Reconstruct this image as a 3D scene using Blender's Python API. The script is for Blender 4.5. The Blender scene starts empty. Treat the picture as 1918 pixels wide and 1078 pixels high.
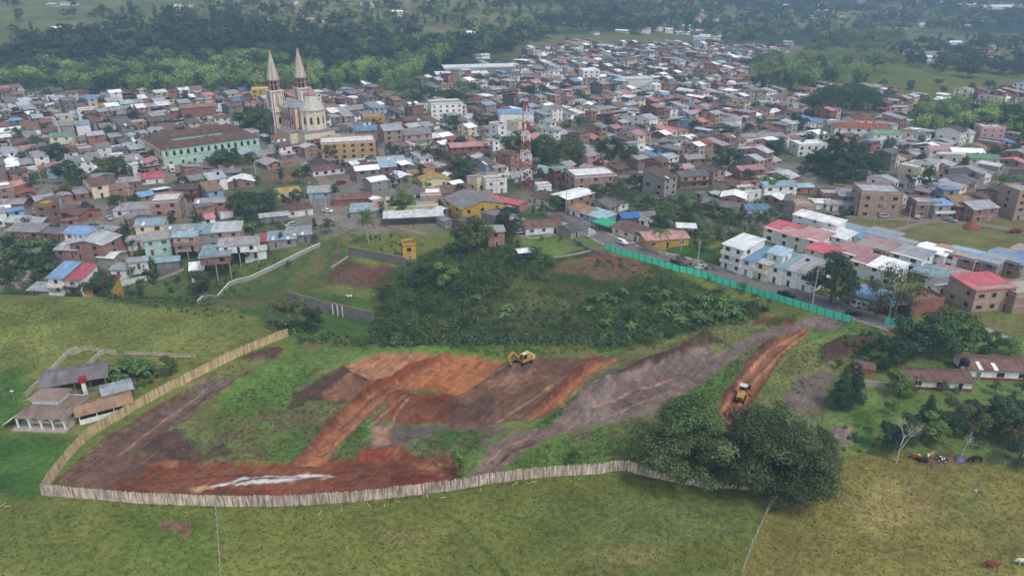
import bpy, math, random
import numpy as np
from mathutils import Vector, Matrix

random.seed(7); rng = np.random.default_rng(11)
scene = bpy.context.scene
COL = scene.collection

# ------------------------------------------------------------------ camera, sky, sun, exposure
CAM_H, FPX, IW, IH = 86.0, 1400.0, 1918.0, 1078.0
PITCH = math.atan(599.0 / FPX)
cam_d = bpy.data.cameras.new('camera'); cam = bpy.data.objects.new('camera', cam_d); COL.objects.link(cam)
cam_d.sensor_width = 36.0; cam_d.lens = 36.0 * FPX / IW; cam_d.clip_start = 0.5; cam_d.clip_end = 20000
cam.location = (0, 0, CAM_H); cam.rotation_euler = (math.pi / 2 - PITCH, 0, 0)
scene.camera = cam
HAZE_D = 0.00046

SUN_EL, SUN_AZ = math.radians(56), math.radians(138)       # azimuth clockwise from +Y: the light comes from the right, a little behind the viewer
world = bpy.data.worlds.new('World'); scene.world = world; world.use_nodes = True
wn = world.node_tree.nodes; wl = world.node_tree.links
sky = wn.new('ShaderNodeTexSky'); sky.sky_type = 'NISHITA'; sky.sun_disc = False
sky.sun_elevation = SUN_EL; sky.sun_rotation = SUN_AZ; sky.altitude = 1500; sky.dust_density = 4.0; sky.air_density = 1.0; sky.ozone_density = 0.6
hs = wn.new('ShaderNodeHueSaturation'); hs.inputs['Saturation'].default_value = 0.3        # thin even cloud: the sky's light is nearly neutral
wl.new(sky.outputs[0], hs.inputs['Color']); wl.new(hs.outputs[0], wn['Background'].inputs[0]); wn['Background'].inputs[1].default_value = 0.15
sun_d = bpy.data.lights.new('sun', 'SUN'); sun = bpy.data.objects.new('sun', sun_d); COL.objects.link(sun)
sun_d.energy = 1.5; sun_d.angle = math.radians(10); sun_d.color = (1.0, 0.95, 0.87)
sdir = Vector((math.sin(SUN_AZ) * math.cos(SUN_EL), math.cos(SUN_AZ) * math.cos(SUN_EL), math.sin(SUN_EL)))
sun.rotation_euler = sdir.to_track_quat('Z', 'Y').to_euler(); sun.location = (200, 0, 300)
scene.view_settings.view_transform = 'Standard'; scene.view_settings.look = 'None'
scene.view_settings.exposure = 0.86; scene.view_settings.gamma = 1.0; scene.view_settings.use_curve_mapping = False
try:
    scene.cycles.volume_max_steps = 64; scene.cycles.max_bounces = 6; scene.cycles.diffuse_bounces = 3; scene.cycles.volume_bounces = 0
    scene.cycles.use_denoising = True
except Exception: pass

# ------------------------------------------------------------------ noise, terrain, projection
_perm = rng.random((256, 256))
def vnoise(x, y):
    x = np.asarray(x, float); y = np.asarray(y, float)
    xi = np.floor(x).astype(int); yi = np.floor(y).astype(int)
    fx = x - xi; fy = y - yi; fx = fx * fx * (3 - 2 * fx); fy = fy * fy * (3 - 2 * fy)
    a = _perm[xi % 256, yi % 256]; b = _perm[(xi + 1) % 256, yi % 256]
    c = _perm[xi % 256, (yi + 1) % 256]; d = _perm[(xi + 1) % 256, (yi + 1) % 256]
    return (a * (1 - fx) + b * fx) * (1 - fy) + (c * (1 - fx) + d * fx) * fy
def fbm(x, y, s, o=4):
    t = 0; a = 0.5; n = 0
    for i in range(o):
        t = t + a * vnoise(np.asarray(x) / s + 17.3 * i, np.asarray(y) / s + 9.1 * i); n += a; a *= 0.5; s *= 0.5
    return t / n - 0.5
def sst(a, b, x):
    t = np.clip((x - a) / (b - a), 0, 1); return t * t * (3 - 2 * t)
def ga(x, y, cx, cy, sx, sy): return np.exp(-((x - cx) / sx) ** 2 - ((y - cy) / sy) ** 2)
def T0(x, y):
    x = np.asarray(x, float); y = np.asarray(y, float)
    z = 1.2 * fbm(x, y, 60, 3) * sst(60, 120, y)
    z = z + 5.5 * ga(x, y, -140, 174, 72, 22)                   # rounded pasture knoll
    z = z + 2.0 * ga(x, y, -20, 160, 80, 14)                    # far edge of the building site
    z = z - 9.0 * ga(x, y, -22, 202, 34, 18) - 5.0 * ga(x, y, 30, 199, 34, 12)   # overgrown gully
    z = z - 11.0 * ga(x, y, -115, 217, 55, 18)                   # hollow behind the knoll
    z = z + 2.0 * ga(x, y, 110, 130, 60, 40)
    d0 = y - (650 + np.clip(x + 60, 0, 500) * 1.0 - np.clip(-x - 150, 0, 400) * 0.25)
    r = np.clip(d0, 0, None)
    side = sst(-150, 350, x - 0.15 * (y - 700))
    z = z + r * (0.125 * (1 - side) + 0.052 * side) * sst(0, 160, r)
    z = z + 26 * fbm(x, y, 330, 4) * sst(0, 300, d0)
    return z
FWD = np.array([0, math.cos(PITCH), -math.sin(PITCH)]); DWN = np.array([0, -math.sin(PITCH), -math.cos(PITCH)])
def ray(px, py):
    u = (np.asarray(px, float) - IW / 2) / FPX; v = (np.asarray(py, float) - IH / 2) / FPX
    return np.stack([u, FWD[1] + v * DWN[1], FWD[2] + v * DWN[2]], -1)
_ts = np.geomspace(70, 5200, 700)
def P(px, py):
    """ground points under photo pixels: walk each sight line down to the terrain"""
    px = np.atleast_1d(np.asarray(px, float)); py = np.atleast_1d(np.asarray(py, float))
    d = ray(px, py); n = len(px); out = np.zeros((n, 3))
    for s in range(0, n, 4000):
        dd = d[s:s + 4000]
        X = dd[:, 0:1] * _ts; Y = dd[:, 1:2] * _ts; Z = CAM_H + dd[:, 2:3] * _ts
        hit = Z <= T0(X, Y); i = np.argmax(hit, 1); i[~hit.any(1)] = len(_ts) - 1; i = np.maximum(i, 1)
        lo = _ts[i - 1]; hi = _ts[i]
        for _ in range(12):
            m = (lo + hi) / 2; b = CAM_H + dd[:, 2] * m <= T0(dd[:, 0] * m, dd[:, 1] * m)
            hi = np.where(b, m, hi); lo = np.where(b, lo, m)
        out[s:s + 4000] = np.stack([dd[:, 0] * hi, dd[:, 1] * hi, T0(dd[:, 0] * hi, dd[:, 1] * hi)], -1)
    return out
def P1(px, py): return P([px], [py])[0]
def PL(pts): return P([p[0] for p in pts], [p[1] for p in pts])
def proj(x, y, z):
    x = np.asarray(x, float); y = np.asarray(y, float); z = np.asarray(z, float) - CAM_H
    dep = y * FWD[1] + z * FWD[2]; vv = y * DWN[1] + z * DWN[2]
    return IW / 2 + FPX * x / dep, IH / 2 + FPX * vv / dep, dep
def in_poly(x, y, poly):
    x = np.asarray(x, float); y = np.asarray(y, float); r = np.zeros(x.shape, bool); n = len(poly)
    for i in range(n):
        x1, y1 = poly[i][:2]; x2, y2 = poly[(i + 1) % n][:2]
        c = ((y1 > y) != (y2 > y)) & (x < (x2 - x1) * (y - y1) / (y2 - y1 + 1e-12) + x1); r ^= c
    return r
def seg_dist(x, y, pts, closed=False):
    x = np.asarray(x, float); y = np.asarray(y, float); best = np.full(x.shape, 1e9); n = len(pts)
    for i in range(n if closed else n - 1):
        ax, ay = pts[i][:2]; bx, by = pts[(i + 1) % n][:2]; dx, dy = bx - ax, by - ay
        t = np.clip(((x - ax) * dx + (y - ay) * dy) / (dx * dx + dy * dy + 1e-9), 0, 1)
        best = np.minimum(best, np.hypot(x - ax - t * dx, y - ay - t * dy))
    return best
def sdist(x, y, poly):
    d = seg_dist(x, y, poly, True); return np.where(in_poly(x, y, poly), -d, d)

# ------------------------------------------------------------------ materials
def c255(r, g, b):
    f = lambda c: (c / 255 / 12.92) if c / 255 <= 0.04045 else ((c / 255 + 0.055) / 1.055) ** 2.4
    return (f(r), f(g), f(b), 1.0)
MATS = {}
class NT:
    def __init__(self, name):
        self.m = bpy.data.materials.new(name); self.m.use_nodes = True; self.t = self.m.node_tree
        self.b = self.t.nodes['Principled BSDF']
    def n(self, typ, **kw):
        x = self.t.nodes.new(typ)
        for k, v in kw.items():
            if k.startswith('_'): setattr(x, k[1:], v)
            else: x.inputs[k.replace('_', ' ')].default_value = v
        return x
    def l(self, a, b): self.t.links.new(a, b)
    def noise(self, vec, scale, detail=4, rough=0.6):
        x = self.n('ShaderNodeTexNoise', Scale=scale, Detail=detail, Roughness=rough)
        if vec is not None: self.l(vec, x.inputs['Vector'])
        return x.outputs['Fac']
    def ramp(self, fac, a, b, va, vb):
        x = self.n('ShaderNodeMapRange'); self.l(fac, x.inputs[0])
        for i, v in zip((1, 2, 3, 4), (a, b, va, vb)): x.inputs[i].default_value = v
        return x.outputs[0]
    def mul(self, a, b):
        x = self.n('ShaderNodeMath', _operation='MULTIPLY')
        for i, s in enumerate((a, b)):
            if isinstance(s, (int, float)): x.inputs[i].default_value = s
            else: self.l(s, x.inputs[i])
        return x.outputs[0]
    def scale(self, col, fac):
        x = self.n('ShaderNodeVectorMath', _operation='SCALE')
        if isinstance(col, tuple): x.inputs[0].default_value = col[:3]
        else: self.l(col, x.inputs[0])
        self.l(fac, x.inputs['Scale']); return x.outputs[0]
    def mix(self, fac, a, b):
        x = self.n('ShaderNodeMix', _data_type='RGBA')
        if isinstance(fac, (int, float)): x.inputs[0].default_value = fac
        else: self.l(fac, x.inputs[0])
        for i, s in ((6, a), (7, b)):
            if isinstance(s, tuple): x.inputs[i].default_value = s if len(s) == 4 else (*s, 1)
            else: self.l(s, x.inputs[i])
        return x.outputs[2]
    def bump(self, h, strength, dist):
        x = self.n('ShaderNodeBump', Strength=strength, Distance=dist); self.l(h, x.inputs['Height'])
        self.l(x.outputs[0], self.b.inputs['Normal'])
def spec(m, rough, s=0.25):
    m.b.inputs['Roughness'].default_value = rough; m.b.inputs['Specular IOR Level'].default_value = s
def m_plain(name, col, rough=0.7, var=0.25, dirt=0.35, metal=0.0, s=0.25):
    """painted plaster, concrete, timber: uneven tone and grime with a shape of its own"""
    m = NT(name); spec(m, rough, s); m.b.inputs['Metallic'].default_value = metal
    tc = m.n('ShaderNodeTexCoord').outputs['Object']; oi = m.n('ShaderNodeObjectInfo').outputs['Random']
    f = m.mul(m.ramp(m.noise(tc, 0.9, 5), 0.3, 0.7, 1 - var, 1 + var * 0.5), m.ramp(oi, 0, 1, 1 - var * 0.6, 1 + var * 0.35))
    mp = m.n('ShaderNodeMapping'); m.l(tc, mp.inputs[0]); mp.inputs['Scale'].default_value = (3.0, 3.0, 0.35)
    st = m.ramp(m.noise(mp.outputs[0], 1.0, 3), 0.5, 0.72, 0, dirt)
    c = m.mix(st, m.scale(col, f), (col[0] * 0.35, col[1] * 0.33, col[2] * 0.3, 1))
    m.l(c, m.b.inputs['Base Color']); MATS[name] = m.m; return m.m
def m_roof(name, col, wave=5.0, rough=0.6, rust=0.3, rustcol=(0.09, 0.05, 0.035, 1), tile=False):
    m = NT(name); spec(m, rough, 0.2)
    tc = m.n('ShaderNodeTexCoord').outputs['Object']; oi = m.n('ShaderNodeObjectInfo').outputs['Random']
    w = m.n('ShaderNodeTexWave', _bands_direction='X', Scale=wave, Distortion=0.3 if tile else 0.0); m.l(tc, w.inputs[0])
    mp = m.n('ShaderNodeMapping'); m.l(tc, mp.inputs[0]); mp.inputs['Scale'].default_value = (1.3, 0.22, 0.22)
    streak = m.ramp(m.noise(mp.outputs[0], 1.2, 5), 0.46, 0.7, 0, rust)
    big = m.ramp(m.noise(tc, 0.35, 5), 0.3, 0.7, 0.72, 1.22)
    mp2 = m.n('ShaderNodeMapping'); m.l(tc, mp2.inputs[0]); mp2.inputs['Scale'].default_value = (1.1, 0.4, 0.4)
    vo = m.n('ShaderNodeTexVoronoi', Scale=0.9); vo.distance = 'CHEBYCHEV'; m.l(mp2.outputs[0], vo.inputs['Vector'])
    sheet = m.ramp(vo.outputs['Color'], 0, 1, 0.82, 1.18)
    f = m.mul(m.mul(big, m.ramp(oi, 0, 1, 0.7, 1.25)), m.mul(sheet, m.ramp(w.outputs['Fac'], 0, 1, 0.88, 1.06)))
    m.l(m.mix(streak, m.scale(col, f), rustcol), m.b.inputs['Base Color'])
    m.bump(w.outputs['Fac'], 0.6, 0.06 if tile else 0.035); MATS[name] = m.m; return m.m
def m_brick(name, a, b, mortar):
    m = NT(name); spec(m, 0.85, 0.15)
    tc = m.n('ShaderNodeTexCoord').outputs['Object']; oi = m.n('ShaderNodeObjectInfo').outputs['Random']
    sp = m.n('ShaderNodeSeparateXYZ'); m.l(tc, sp.inputs[0])
    ad = m.n('ShaderNodeMath', _operation='ADD'); m.l(sp.outputs[0], ad.inputs[0]); m.l(sp.outputs[1], ad.inputs[1])
    cb = m.n('ShaderNodeCombineXYZ'); m.l(ad.outputs[0], cb.inputs[0]); m.l(sp.outputs[2], cb.inputs[1])
    br = m.n('ShaderNodeTexBrick', Scale=1.0, Mortar_Size=0.02, Brick_Width=0.4, Row_Height=0.22); m.l(cb.outputs[0], br.inputs['Vector'])
    br.inputs['Color1'].default_value = a; br.inputs['Color2'].default_value = b; br.inputs['Mortar'].default_value = mortar
    f = m.mul(m.ramp(m.noise(tc, 0.6, 5), 0.3, 0.7, 0.72, 1.2), m.ramp(oi, 0, 1, 0.75, 1.2))
    m.l(m.scale(br.outputs['Color'], f), m.b.inputs['Base Color']); m.bump(br.outputs['Fac'], -0.4, 0.02)
    MATS[name] = m.m; return m.m
def m_attr(name, rough=0.7, trans=0.0, noise=0.0, rnd=0.0):
    """colour from the mesh's own 'tint' attribute (a leaf's, a wall's)"""
    m = NT(name); spec(m, rough, 0.2)
    c = m.n('ShaderNodeAttribute', _attribute_name='tint').outputs['Color']
    if rnd:
        oi = m.n('ShaderNodeObjectInfo').outputs['Random']; c = m.scale(c, m.ramp(oi, 0, 1, 1 - rnd, 1 + rnd))
    if noise:
        tc = m.n('ShaderNodeNewGeometry').outputs['Position']; c = m.scale(c, m.ramp(m.noise(tc, noise, 4), 0.3, 0.7, 0.7, 1.3))
    m.l(c, m.b.inputs['Base Color'])
    if trans:
        tr = m.n('ShaderNodeBsdfTranslucent'); m.l(c, tr.inputs[0]); mx = m.n('ShaderNodeMixShader'); mx.inputs[0].default_value = trans
        m.l(m.b.outputs[0], mx.inputs[1]); m.l(tr.outputs[0], mx.inputs[2])
        m.l(mx.outputs[0], m.t.nodes['Material Output'].inputs['Surface'])
    MATS[name] = m.m; return m.m
def m_glass(name, col):
    m = NT(name); spec(m, 0.12, 0.6); m.b.inputs['Base Color'].default_value = col; MATS[name] = m.m

def m_ground():
    m = NT('ground'); spec(m, 0.95, 0.08)
    pos = m.n('ShaderNodeNewGeometry').outputs['Position']
    col = m.n('ShaderNodeAttribute', _attribute_name='tint').outputs['Color']
    gr = m.n('ShaderNodeAttribute', _attribute_name='grassy').outputs['Fac']
    mp = m.n('ShaderNodeMapping'); m.l(pos, mp.inputs[0]); mp.inputs['Scale'].default_value = (1, 1, 0.3); mp.inputs['Rotation'].default_value = (0, 0, 0.5)
    n1 = m.noise(mp.outputs[0], 0.9, 6, 0.68); n2 = m.noise(mp.outputs[0], 0.11, 5, 0.6); n3 = m.noise(mp.outputs[0], 3.2, 3, 0.6); n4 = m.noise(mp.outputs[0], 0.38, 6, 0.7)
    f_soil = m.mul(m.mul(m.ramp(n1, 0.3, 0.7, 0.68, 1.3), m.ramp(n2, 0.3, 0.7, 0.8, 1.2)), m.mul(m.ramp(n4, 0.32, 0.68, 0.68, 1.3), m.ramp(n3, 0.3, 0.7, 0.85, 1.15)))
    f_grass = m.mul(m.mul(m.ramp(n1, 0.3, 0.7, 0.56, 1.38), m.ramp(n2, 0.3, 0.7, 0.72, 1.24)), m.ramp(n3, 0.3, 0.7, 0.8, 1.2))
    mp2 = m.n('ShaderNodeMapping'); m.l(pos, mp2.inputs[0]); mp2.inputs['Rotation'].default_value = (0, 0, -math.radians(57)); mp3 = m.n('ShaderNodeMapping'); m.l(mp2.outputs[0], mp3.inputs[0]); mp3.inputs['Scale'].default_value = (0.14, 1.3, 0.3)
    stq = m.noise(mp3.outputs[0], 1.0, 5, 0.7); f_soil = m.mul(f_soil, m.ramp(stq, 0.34, 0.66, 0.76, 1.22))
    mixf = m.n('ShaderNodeMix'); m.l(gr, mixf.inputs[0]); m.l(f_soil, mixf.inputs[2]); m.l(f_grass, mixf.inputs[3])
    c = m.scale(col, mixf.outputs[0])
    dry = m.mul(m.mul(m.ramp(n1, 0.55, 0.75, 0, 0.45), m.ramp(n2, 0.4, 0.62, 0, 1)), gr)
    c = m.mix(dry, c, (0.20, 0.17, 0.062, 1))
    m.l(c, m.b.inputs['Base Color'])
    hq = m.n('ShaderNodeMath', _operation='ADD'); m.l(n1, hq.inputs[0]); m.l(m.mul(stq, .6), hq.inputs[1]); h = m.n('ShaderNodeMath', _operation='ADD'); m.l(hq.outputs[0], h.inputs[0]); m.l(m.mul(n3, 0.4), h.inputs[1])
    m.bump(h.outputs[0], 0.8, 0.28); MATS['ground'] = m.m
m_ground()
def m_asphalt(name, col):
    m = NT(name); spec(m, 0.9, 0.15); pos = m.n('ShaderNodeNewGeometry').outputs['Position']
    f = m.mul(m.ramp(m.noise(pos, 0.5, 6), 0.3, 0.7, 0.75, 1.2), m.ramp(m.noise(pos, 6, 3), 0.3, 0.7, 0.85, 1.12))
    m.l(m.scale(col, f), m.b.inputs['Base Color']); MATS[name] = m.m
m_asphalt('asphalt', c255(118, 112, 108)); m_asphalt('dirt_road', c255(136, 120, 104)); m_asphalt('footway', c255(150, 142, 134))
# walls
m_brick('brick', c255(160, 120, 103), c255(146, 106, 92), c255(152, 130, 118))
m_brick('brick_pale', c255(176, 144, 126), c255(164, 130, 114), c255(165, 145, 130))
m_brick('brick_red', c255(146, 94, 80), c255(128, 80, 70), c255(140, 112, 102))
m_brick('block_grey', c255(138, 132, 126), c255(124, 118, 114), c255(110, 106, 102))
for nm, c in dict(white=(236, 234, 229), cream=(226, 212, 180), grey_wall=(158, 152, 146), pink_wall=(202, 160, 152), mint=(176, 208, 192), yellow=(196, 156, 66),
                  blue_wall=(146, 174, 192), maroon=(128, 62, 62), tan=(178, 146, 106), green_wall=(168, 186, 140), concrete=(170, 162, 152), red=(168, 40, 48), orange_wall=(188, 124, 84)).items():
    m_plain(nm, c255(*c))
# roofs
for nm, c, ru in (('zinc', (172, 174, 178), .3), ('fibre', (154, 149, 149), .32), ('fibre_dark', (112, 107, 106), .3), ('white_roof', (240, 240, 239), .1), ('pink_roof', (186, 96, 104), .25),
                  ('blue_roof', (120, 150, 182), .2), ('pale_blue', (158, 182, 192), .2), ('green_roof', (120, 156, 128), .2), ('rust_roof', (150, 120, 94), .4), ('yellow_roof', (176, 150, 78), .25), ('rose_roof', (186, 140, 138), .25)):
    m_roof(nm, c255(*c), rust=ru)
m_roof('tile', c255(128, 98, 88), wave=3.2, rust=0.5, rustcol=(0.03, 0.02, 0.017, 1), tile=True, rough=0.85)
m_roof('tile_orange', c255(150, 88, 64), wave=3.2, rust=0.45, rustcol=(0.06, 0.03, 0.02, 1), tile=True, rough=0.85)
m_roof('old_tile', c255(134, 116, 104), wave=3.2, rust=0.5, rustcol=(0.09, 0.06, 0.045, 1), tile=True, rough=0.9)
m_roof('tile_dark', c255(106, 88, 82), wave=3.2, rust=0.5, rustcol=(0.03, 0.022, 0.02, 1), tile=True, rough=0.85)
# joinery, metal, timber
m_glass('glass', (0.022, 0.028, 0.034, 1)); m_glass('car_glass', (0.012, 0.014, 0.016, 1))
m_plain('frame_white', c255(205, 205, 200), 0.5, 0.15, 0.2); m_plain('frame_brown', c255(92, 62, 46), 0.6, 0.2, 0.2)
m_plain('door_wood', c255(96, 62, 44), 0.6); m_plain('shutter_grey', c255(128, 128, 128), 0.5)
m_plain('metal_grey', c255(140, 142, 144), 0.45, 0.15, 0.2, 0.3); m_plain('metal_dark', c255(48, 48, 50), 0.5); m_plain('pole_concrete', c255(186, 180, 170), 0.8)
m_plain('timber', c255(150, 130, 108), 0.9, 0.45, 0.4); m_plain('timber_tan', c255(206, 176, 124), 0.85, 0.3, 0.25); m_plain('timber_grey', c255(164, 146, 132), 0.9, 0.5, 0.45)
m_plain('post_wood', c255(128, 112, 98), 0.9, 0.4); m_plain('green_sheet', c255(92, 228, 188), 0.55, 0.08, 0.08); m_plain('green_net', c255(62, 168, 124), 0.7)
m_plain('machine_yellow', c255(190, 146, 64), 0.55, 0.3, 0.6, s=0.3); m_plain('rubber', c255(34, 33, 33), 0.9); m_plain('machine_cream', c255(220, 206, 170), 0.5)
m_plain('mast_red', c255(158, 88, 84), 0.5); m_plain('mast_white', c255(220, 218, 214), 0.5); m_plain('tarp_blue', c255(70, 120, 184), 0.6); m_plain('sack_pale', c255(150, 166, 196), 0.7); m_plain('tarp_dull', c255(86, 108, 150), 0.7); m_plain('rail_pale', c255(186, 174, 156), 0.9, 0.4, 0.3); m_plain('red_paint', c255(170, 40, 40), 0.5)
m_plain('bark', c255(104, 92, 78), 0.95, 0.4); m_plain('bark_pale', c255(176, 168, 156), 0.95, 0.3, 0.2); m_plain('rubble_red', c255(150, 84, 62), 0.95)
m_plain('spire', c255(200, 192, 178), 0.6, 0.25, 0.4); m_plain('church_pink', c255(164, 92, 98), 0.7); m_plain('lantern_pink', c255(176, 132, 126), 0.7); m_plain('tank_black', c255(28, 28, 30), 0.5)
m_plain('stone', c255(150, 142, 132), 0.95, 0.4)
def m_board(name, col, sc=5.5, lo=.5, hi=1.35):
    m = NT(name); spec(m, .9, .1); pos = m.n('ShaderNodeNewGeometry').outputs['Position']; oi = m.n('ShaderNodeObjectInfo').outputs['Random']
    mp = m.n('ShaderNodeMapping'); m.l(pos, mp.inputs[0]); mp.inputs['Scale'].default_value = (1, 1, .12)
    f = m.mul(m.ramp(m.noise(mp.outputs[0], sc, 3), .35, .65, lo, hi), m.mul(m.ramp(oi, 0, 1, .72, 1.2), m.ramp(m.noise(pos, .5, 3), .3, .7, .8, 1.15)))
    m.l(m.scale(col, f), m.b.inputs['Base Color']); MATS[name] = m.m
m_board('board_grey', c255(182, 164, 150), 3.4, .42, 1.4); m_board('board_tan', c255(192, 168, 128), 2.6, .75, 1.2)
m_attr('leaf', 0.65, 0.3, 0.0, 0.2); m_attr('leaf_mass', 0.7, 0.25); m_attr('far_house', 0.8, 0, 0.5)
def m_car(n, c): m_plain(n, c255(*c), 0.25, 0.05, 0.1, 0.0, 0.5)
for n, c in (('car_white', (220, 220, 220)), ('car_black', (26, 27, 30)), ('car_silver', (168, 172, 174)), ('car_red', (130, 26, 34)), ('car_grey', (90, 94, 98))): m_car(n, c)

# ------------------------------------------------------------------ mesh helpers
class MB:
    def __init__(s): s.v = []; s.f = []; s.m = []
    def face(s, pts, mi=0):
        b = len(s.v); s.v += [tuple(p) for p in pts]; s.f.append(tuple(range(b, b + len(pts)))); s.m.append(mi); return s
    def box(s, x0, y0, z0, x1, y1, z1, mi=0):
        b = len(s.v)
        s.v += [(x0, y0, z0), (x1, y0, z0), (x1, y1, z0), (x0, y1, z0), (x0, y0, z1), (x1, y0, z1), (x1, y1, z1), (x0, y1, z1)]
        for q in ((0, 3, 2, 1), (4, 5, 6, 7), (0, 1, 5, 4), (1, 2, 6, 5), (2, 3, 7, 6), (3, 0, 4, 7)): s.f.append(tuple(b + i for i in q)); s.m.append(mi)
        return s
    def slab(s, pts, th, mi=0):
        """a flat piece with thickness below its top outline"""
        b = len(s.v); n = len(pts); s.v += [tuple(p) for p in pts] + [(p[0], p[1], p[2] - th) for p in pts]
        s.f.append(tuple(range(b, b + n))); s.m.append(mi); s.f.append(tuple(range(b + 2 * n - 1, b + n - 1, -1))); s.m.append(mi)
        for i in range(n):
            j = (i + 1) % n; s.f.append((b + i, b + n + i, b + n + j, b + j)); s.m.append(mi)
        return s
    def prism(s, prof, y0, y1, mi=0, axis='y'):
        b = len(s.v); n = len(prof)
        for yy in (y0, y1): s.v += [(p[0], yy, p[1]) if axis == 'y' else (yy, p[0], p[1]) for p in prof]
        s.f.append(tuple(range(b, b + n))); s.m.append(mi); s.f.append(tuple(range(b + 2 * n - 1, b + n - 1, -1))); s.m.append(mi)
        for i in range(n):
            j = (i + 1) % n; s.f.append((b + j, b + i, b + n + i, b + n + j)); s.m.append(mi)
        return s
    def tube(s, p0, p1, r0, r1=None, n=6, mi=0, cap=True):
        r1 = r0 if r1 is None else r1; p0 = Vector(p0); p1 = Vector(p1); d = (p1 - p0)
        if d.length < 1e-6: return s
        q = d.to_track_quat('Z', 'Y'); b = len(s.v)
        for p, r in ((p0, r0), (p1, r1)):
            for i in range(n):
                a = 2 * math.pi * i / n; s.v.append(tuple(p + q @ Vector((r * math.cos(a), r * math.sin(a), 0))))
        for i in range(n): s.f.append((b + i, b + (i + 1) % n, b + n + (i + 1) % n, b + n + i)); s.m.append(mi)
        if cap: s.f.append(tuple(range(b + n - 1, b - 1, -1))); s.m.append(mi); s.f.append(tuple(range(b + n, b + 2 * n))); s.m.append(mi)
        return s
    def lathe(s, prof, cx=0, cy=0, n=8, mi=0, rot=0.0):
        b = len(s.v)
        for r, z in prof:
            for i in range(n): a = rot + 2 * math.pi * i / n; s.v.append((cx + r * math.cos(a), cy + r * math.sin(a), z))
        for k in range(len(prof) - 1):
            for i in range(n): j = (i + 1) % n; s.f.append((b + k * n + i, b + k * n + j, b + (k + 1) * n + j, b + (k + 1) * n + i)); s.m.append(mi)
        return s
    def mesh(s, name, mats):
        me = bpy.data.meshes.new(name); me.from_pydata(s.v, [], s.f)
        for mm in (mats if isinstance(mats, (list, tuple)) else [mats]): me.materials.append(MATS[mm] if isinstance(mm, str) else mm)
        if any(s.m): me.polygons.foreach_set('material_index', s.m)
        me.update(); return me
    def obj(s, name, mats, parent=None, loc=None, rz=0.0): return link(name, s.mesh(name, mats), parent, loc, rz)
def link(name, me, parent=None, loc=None, rz=0.0, scale=None):
    o = bpy.data.objects.new(name, me); COL.objects.link(o)
    if loc is not None: o.location = loc
    if rz: o.rotation_euler = (0, 0, rz)
    if scale is not None: o.scale = scale
    if parent is not None: o.parent = parent
    return o
def tag(o, label, cat, group=None, kind=None):
    o['label'] = label; o['category'] = cat
    if group: o['group'] = group
    if kind: o['kind'] = kind
    return o
def thing(name, loc, rz=0.0, label=None, cat=None, group=None):
    o = bpy.data.objects.new(name, None); COL.objects.link(o); o.location = loc; o.rotation_euler = (0, 0, rz); o.empty_display_size = 0.5
    o['kind'] = 'thing'
    if label: tag(o, label, cat, group)
    return o
def np_mesh(name, V, Q, mats, tint=None):
    """V (n,3), Q (m,4 or 3) -> mesh, tint per vertex (n,3)"""
    V = np.asarray(V, np.float32); Q = np.asarray(Q, np.int32); k = Q.shape[1]
    me = bpy.data.meshes.new(name); me.vertices.add(len(V)); me.vertices.foreach_set('co', V.ravel())
    me.loops.add(Q.size); me.loops.foreach_set('vertex_index', Q.ravel()); me.polygons.add(len(Q))
    me.polygons.foreach_set('loop_start', np.arange(0, Q.size, k, dtype=np.int32))
    try: me.polygons.foreach_set('loop_total', np.full(len(Q), k, np.int32))
    except Exception: pass
    for mm in (mats if isinstance(mats, (list, tuple)) else [mats]): me.materials.append(MATS[mm])
    if tint is not None:
        a = me.attributes.new('tint', 'FLOAT_COLOR', 'POINT'); t = np.ones((len(V), 4), np.float32); t[:, :3] = tint; a.data.foreach_set('color', t.ravel())
    me.update(calc_edges=True); return me
# ------------------------------------------------------------------ ground: real colours of soil and grass, laid out in plan
GRASS = c255(105, 111, 54); GRASS_Y = c255(123, 116, 62); GRASS_B = c255(70, 100, 46); GRASS_D = c255(62, 92, 48); LAWN = c255(100, 118, 62); ROUGH = c255(90, 116, 56)
RED = c255(118, 68, 48); ORANGE = c255(152, 98, 66); ORANGE_L = c255(164, 116, 86); BROWN = c255(104, 80, 67); DARKB = c255(84, 63, 55); GREYB = c255(120, 104, 96)
PURP = c255(106, 90, 85); PALE = c255(205, 200, 198); DRED = c255(112, 52, 42); TOWN = c255(134, 124, 116); FOREST = c255(48, 66, 40); MEADOW = c255(112, 110, 66)
Z = []
def zone(pts, col, gr=0.0, soft=1.0, warp=1.5, dz=0.0, line=None): Z.append((PL(pts), col, gr, soft, warp, dz, line))
# pastures
zone([(-200, 560), (100, 540), (300, 560), (480, 600), (540, 640), (300, 730), (130, 850), (0, 830), (-200, 830)], c255(113, 118, 62), 1, 6, 4)
zone([(-200, 812), (130, 818), (150, 850), (80, 930), (20, 935), (-200, 920)], GRASS_B, 1, 3, 3)
zone([(10, 690), (60, 690), (40, 790), (0, 800), (-60, 760)], GRASS_B, 1, 4, 3)
zone([(1450, 935), (1560, 845), (1700, 850), (1960, 900), (2100, 900), (2100, 1150), (1330, 1150), (1390, 1060)], GRASS_Y, 1, 2.5, 2)
zone([(400, 945), (410, 1090), (300, 1090), (200, 1000), (260, 950)], c255(98, 114, 52), 1, 5, 4)
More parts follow.
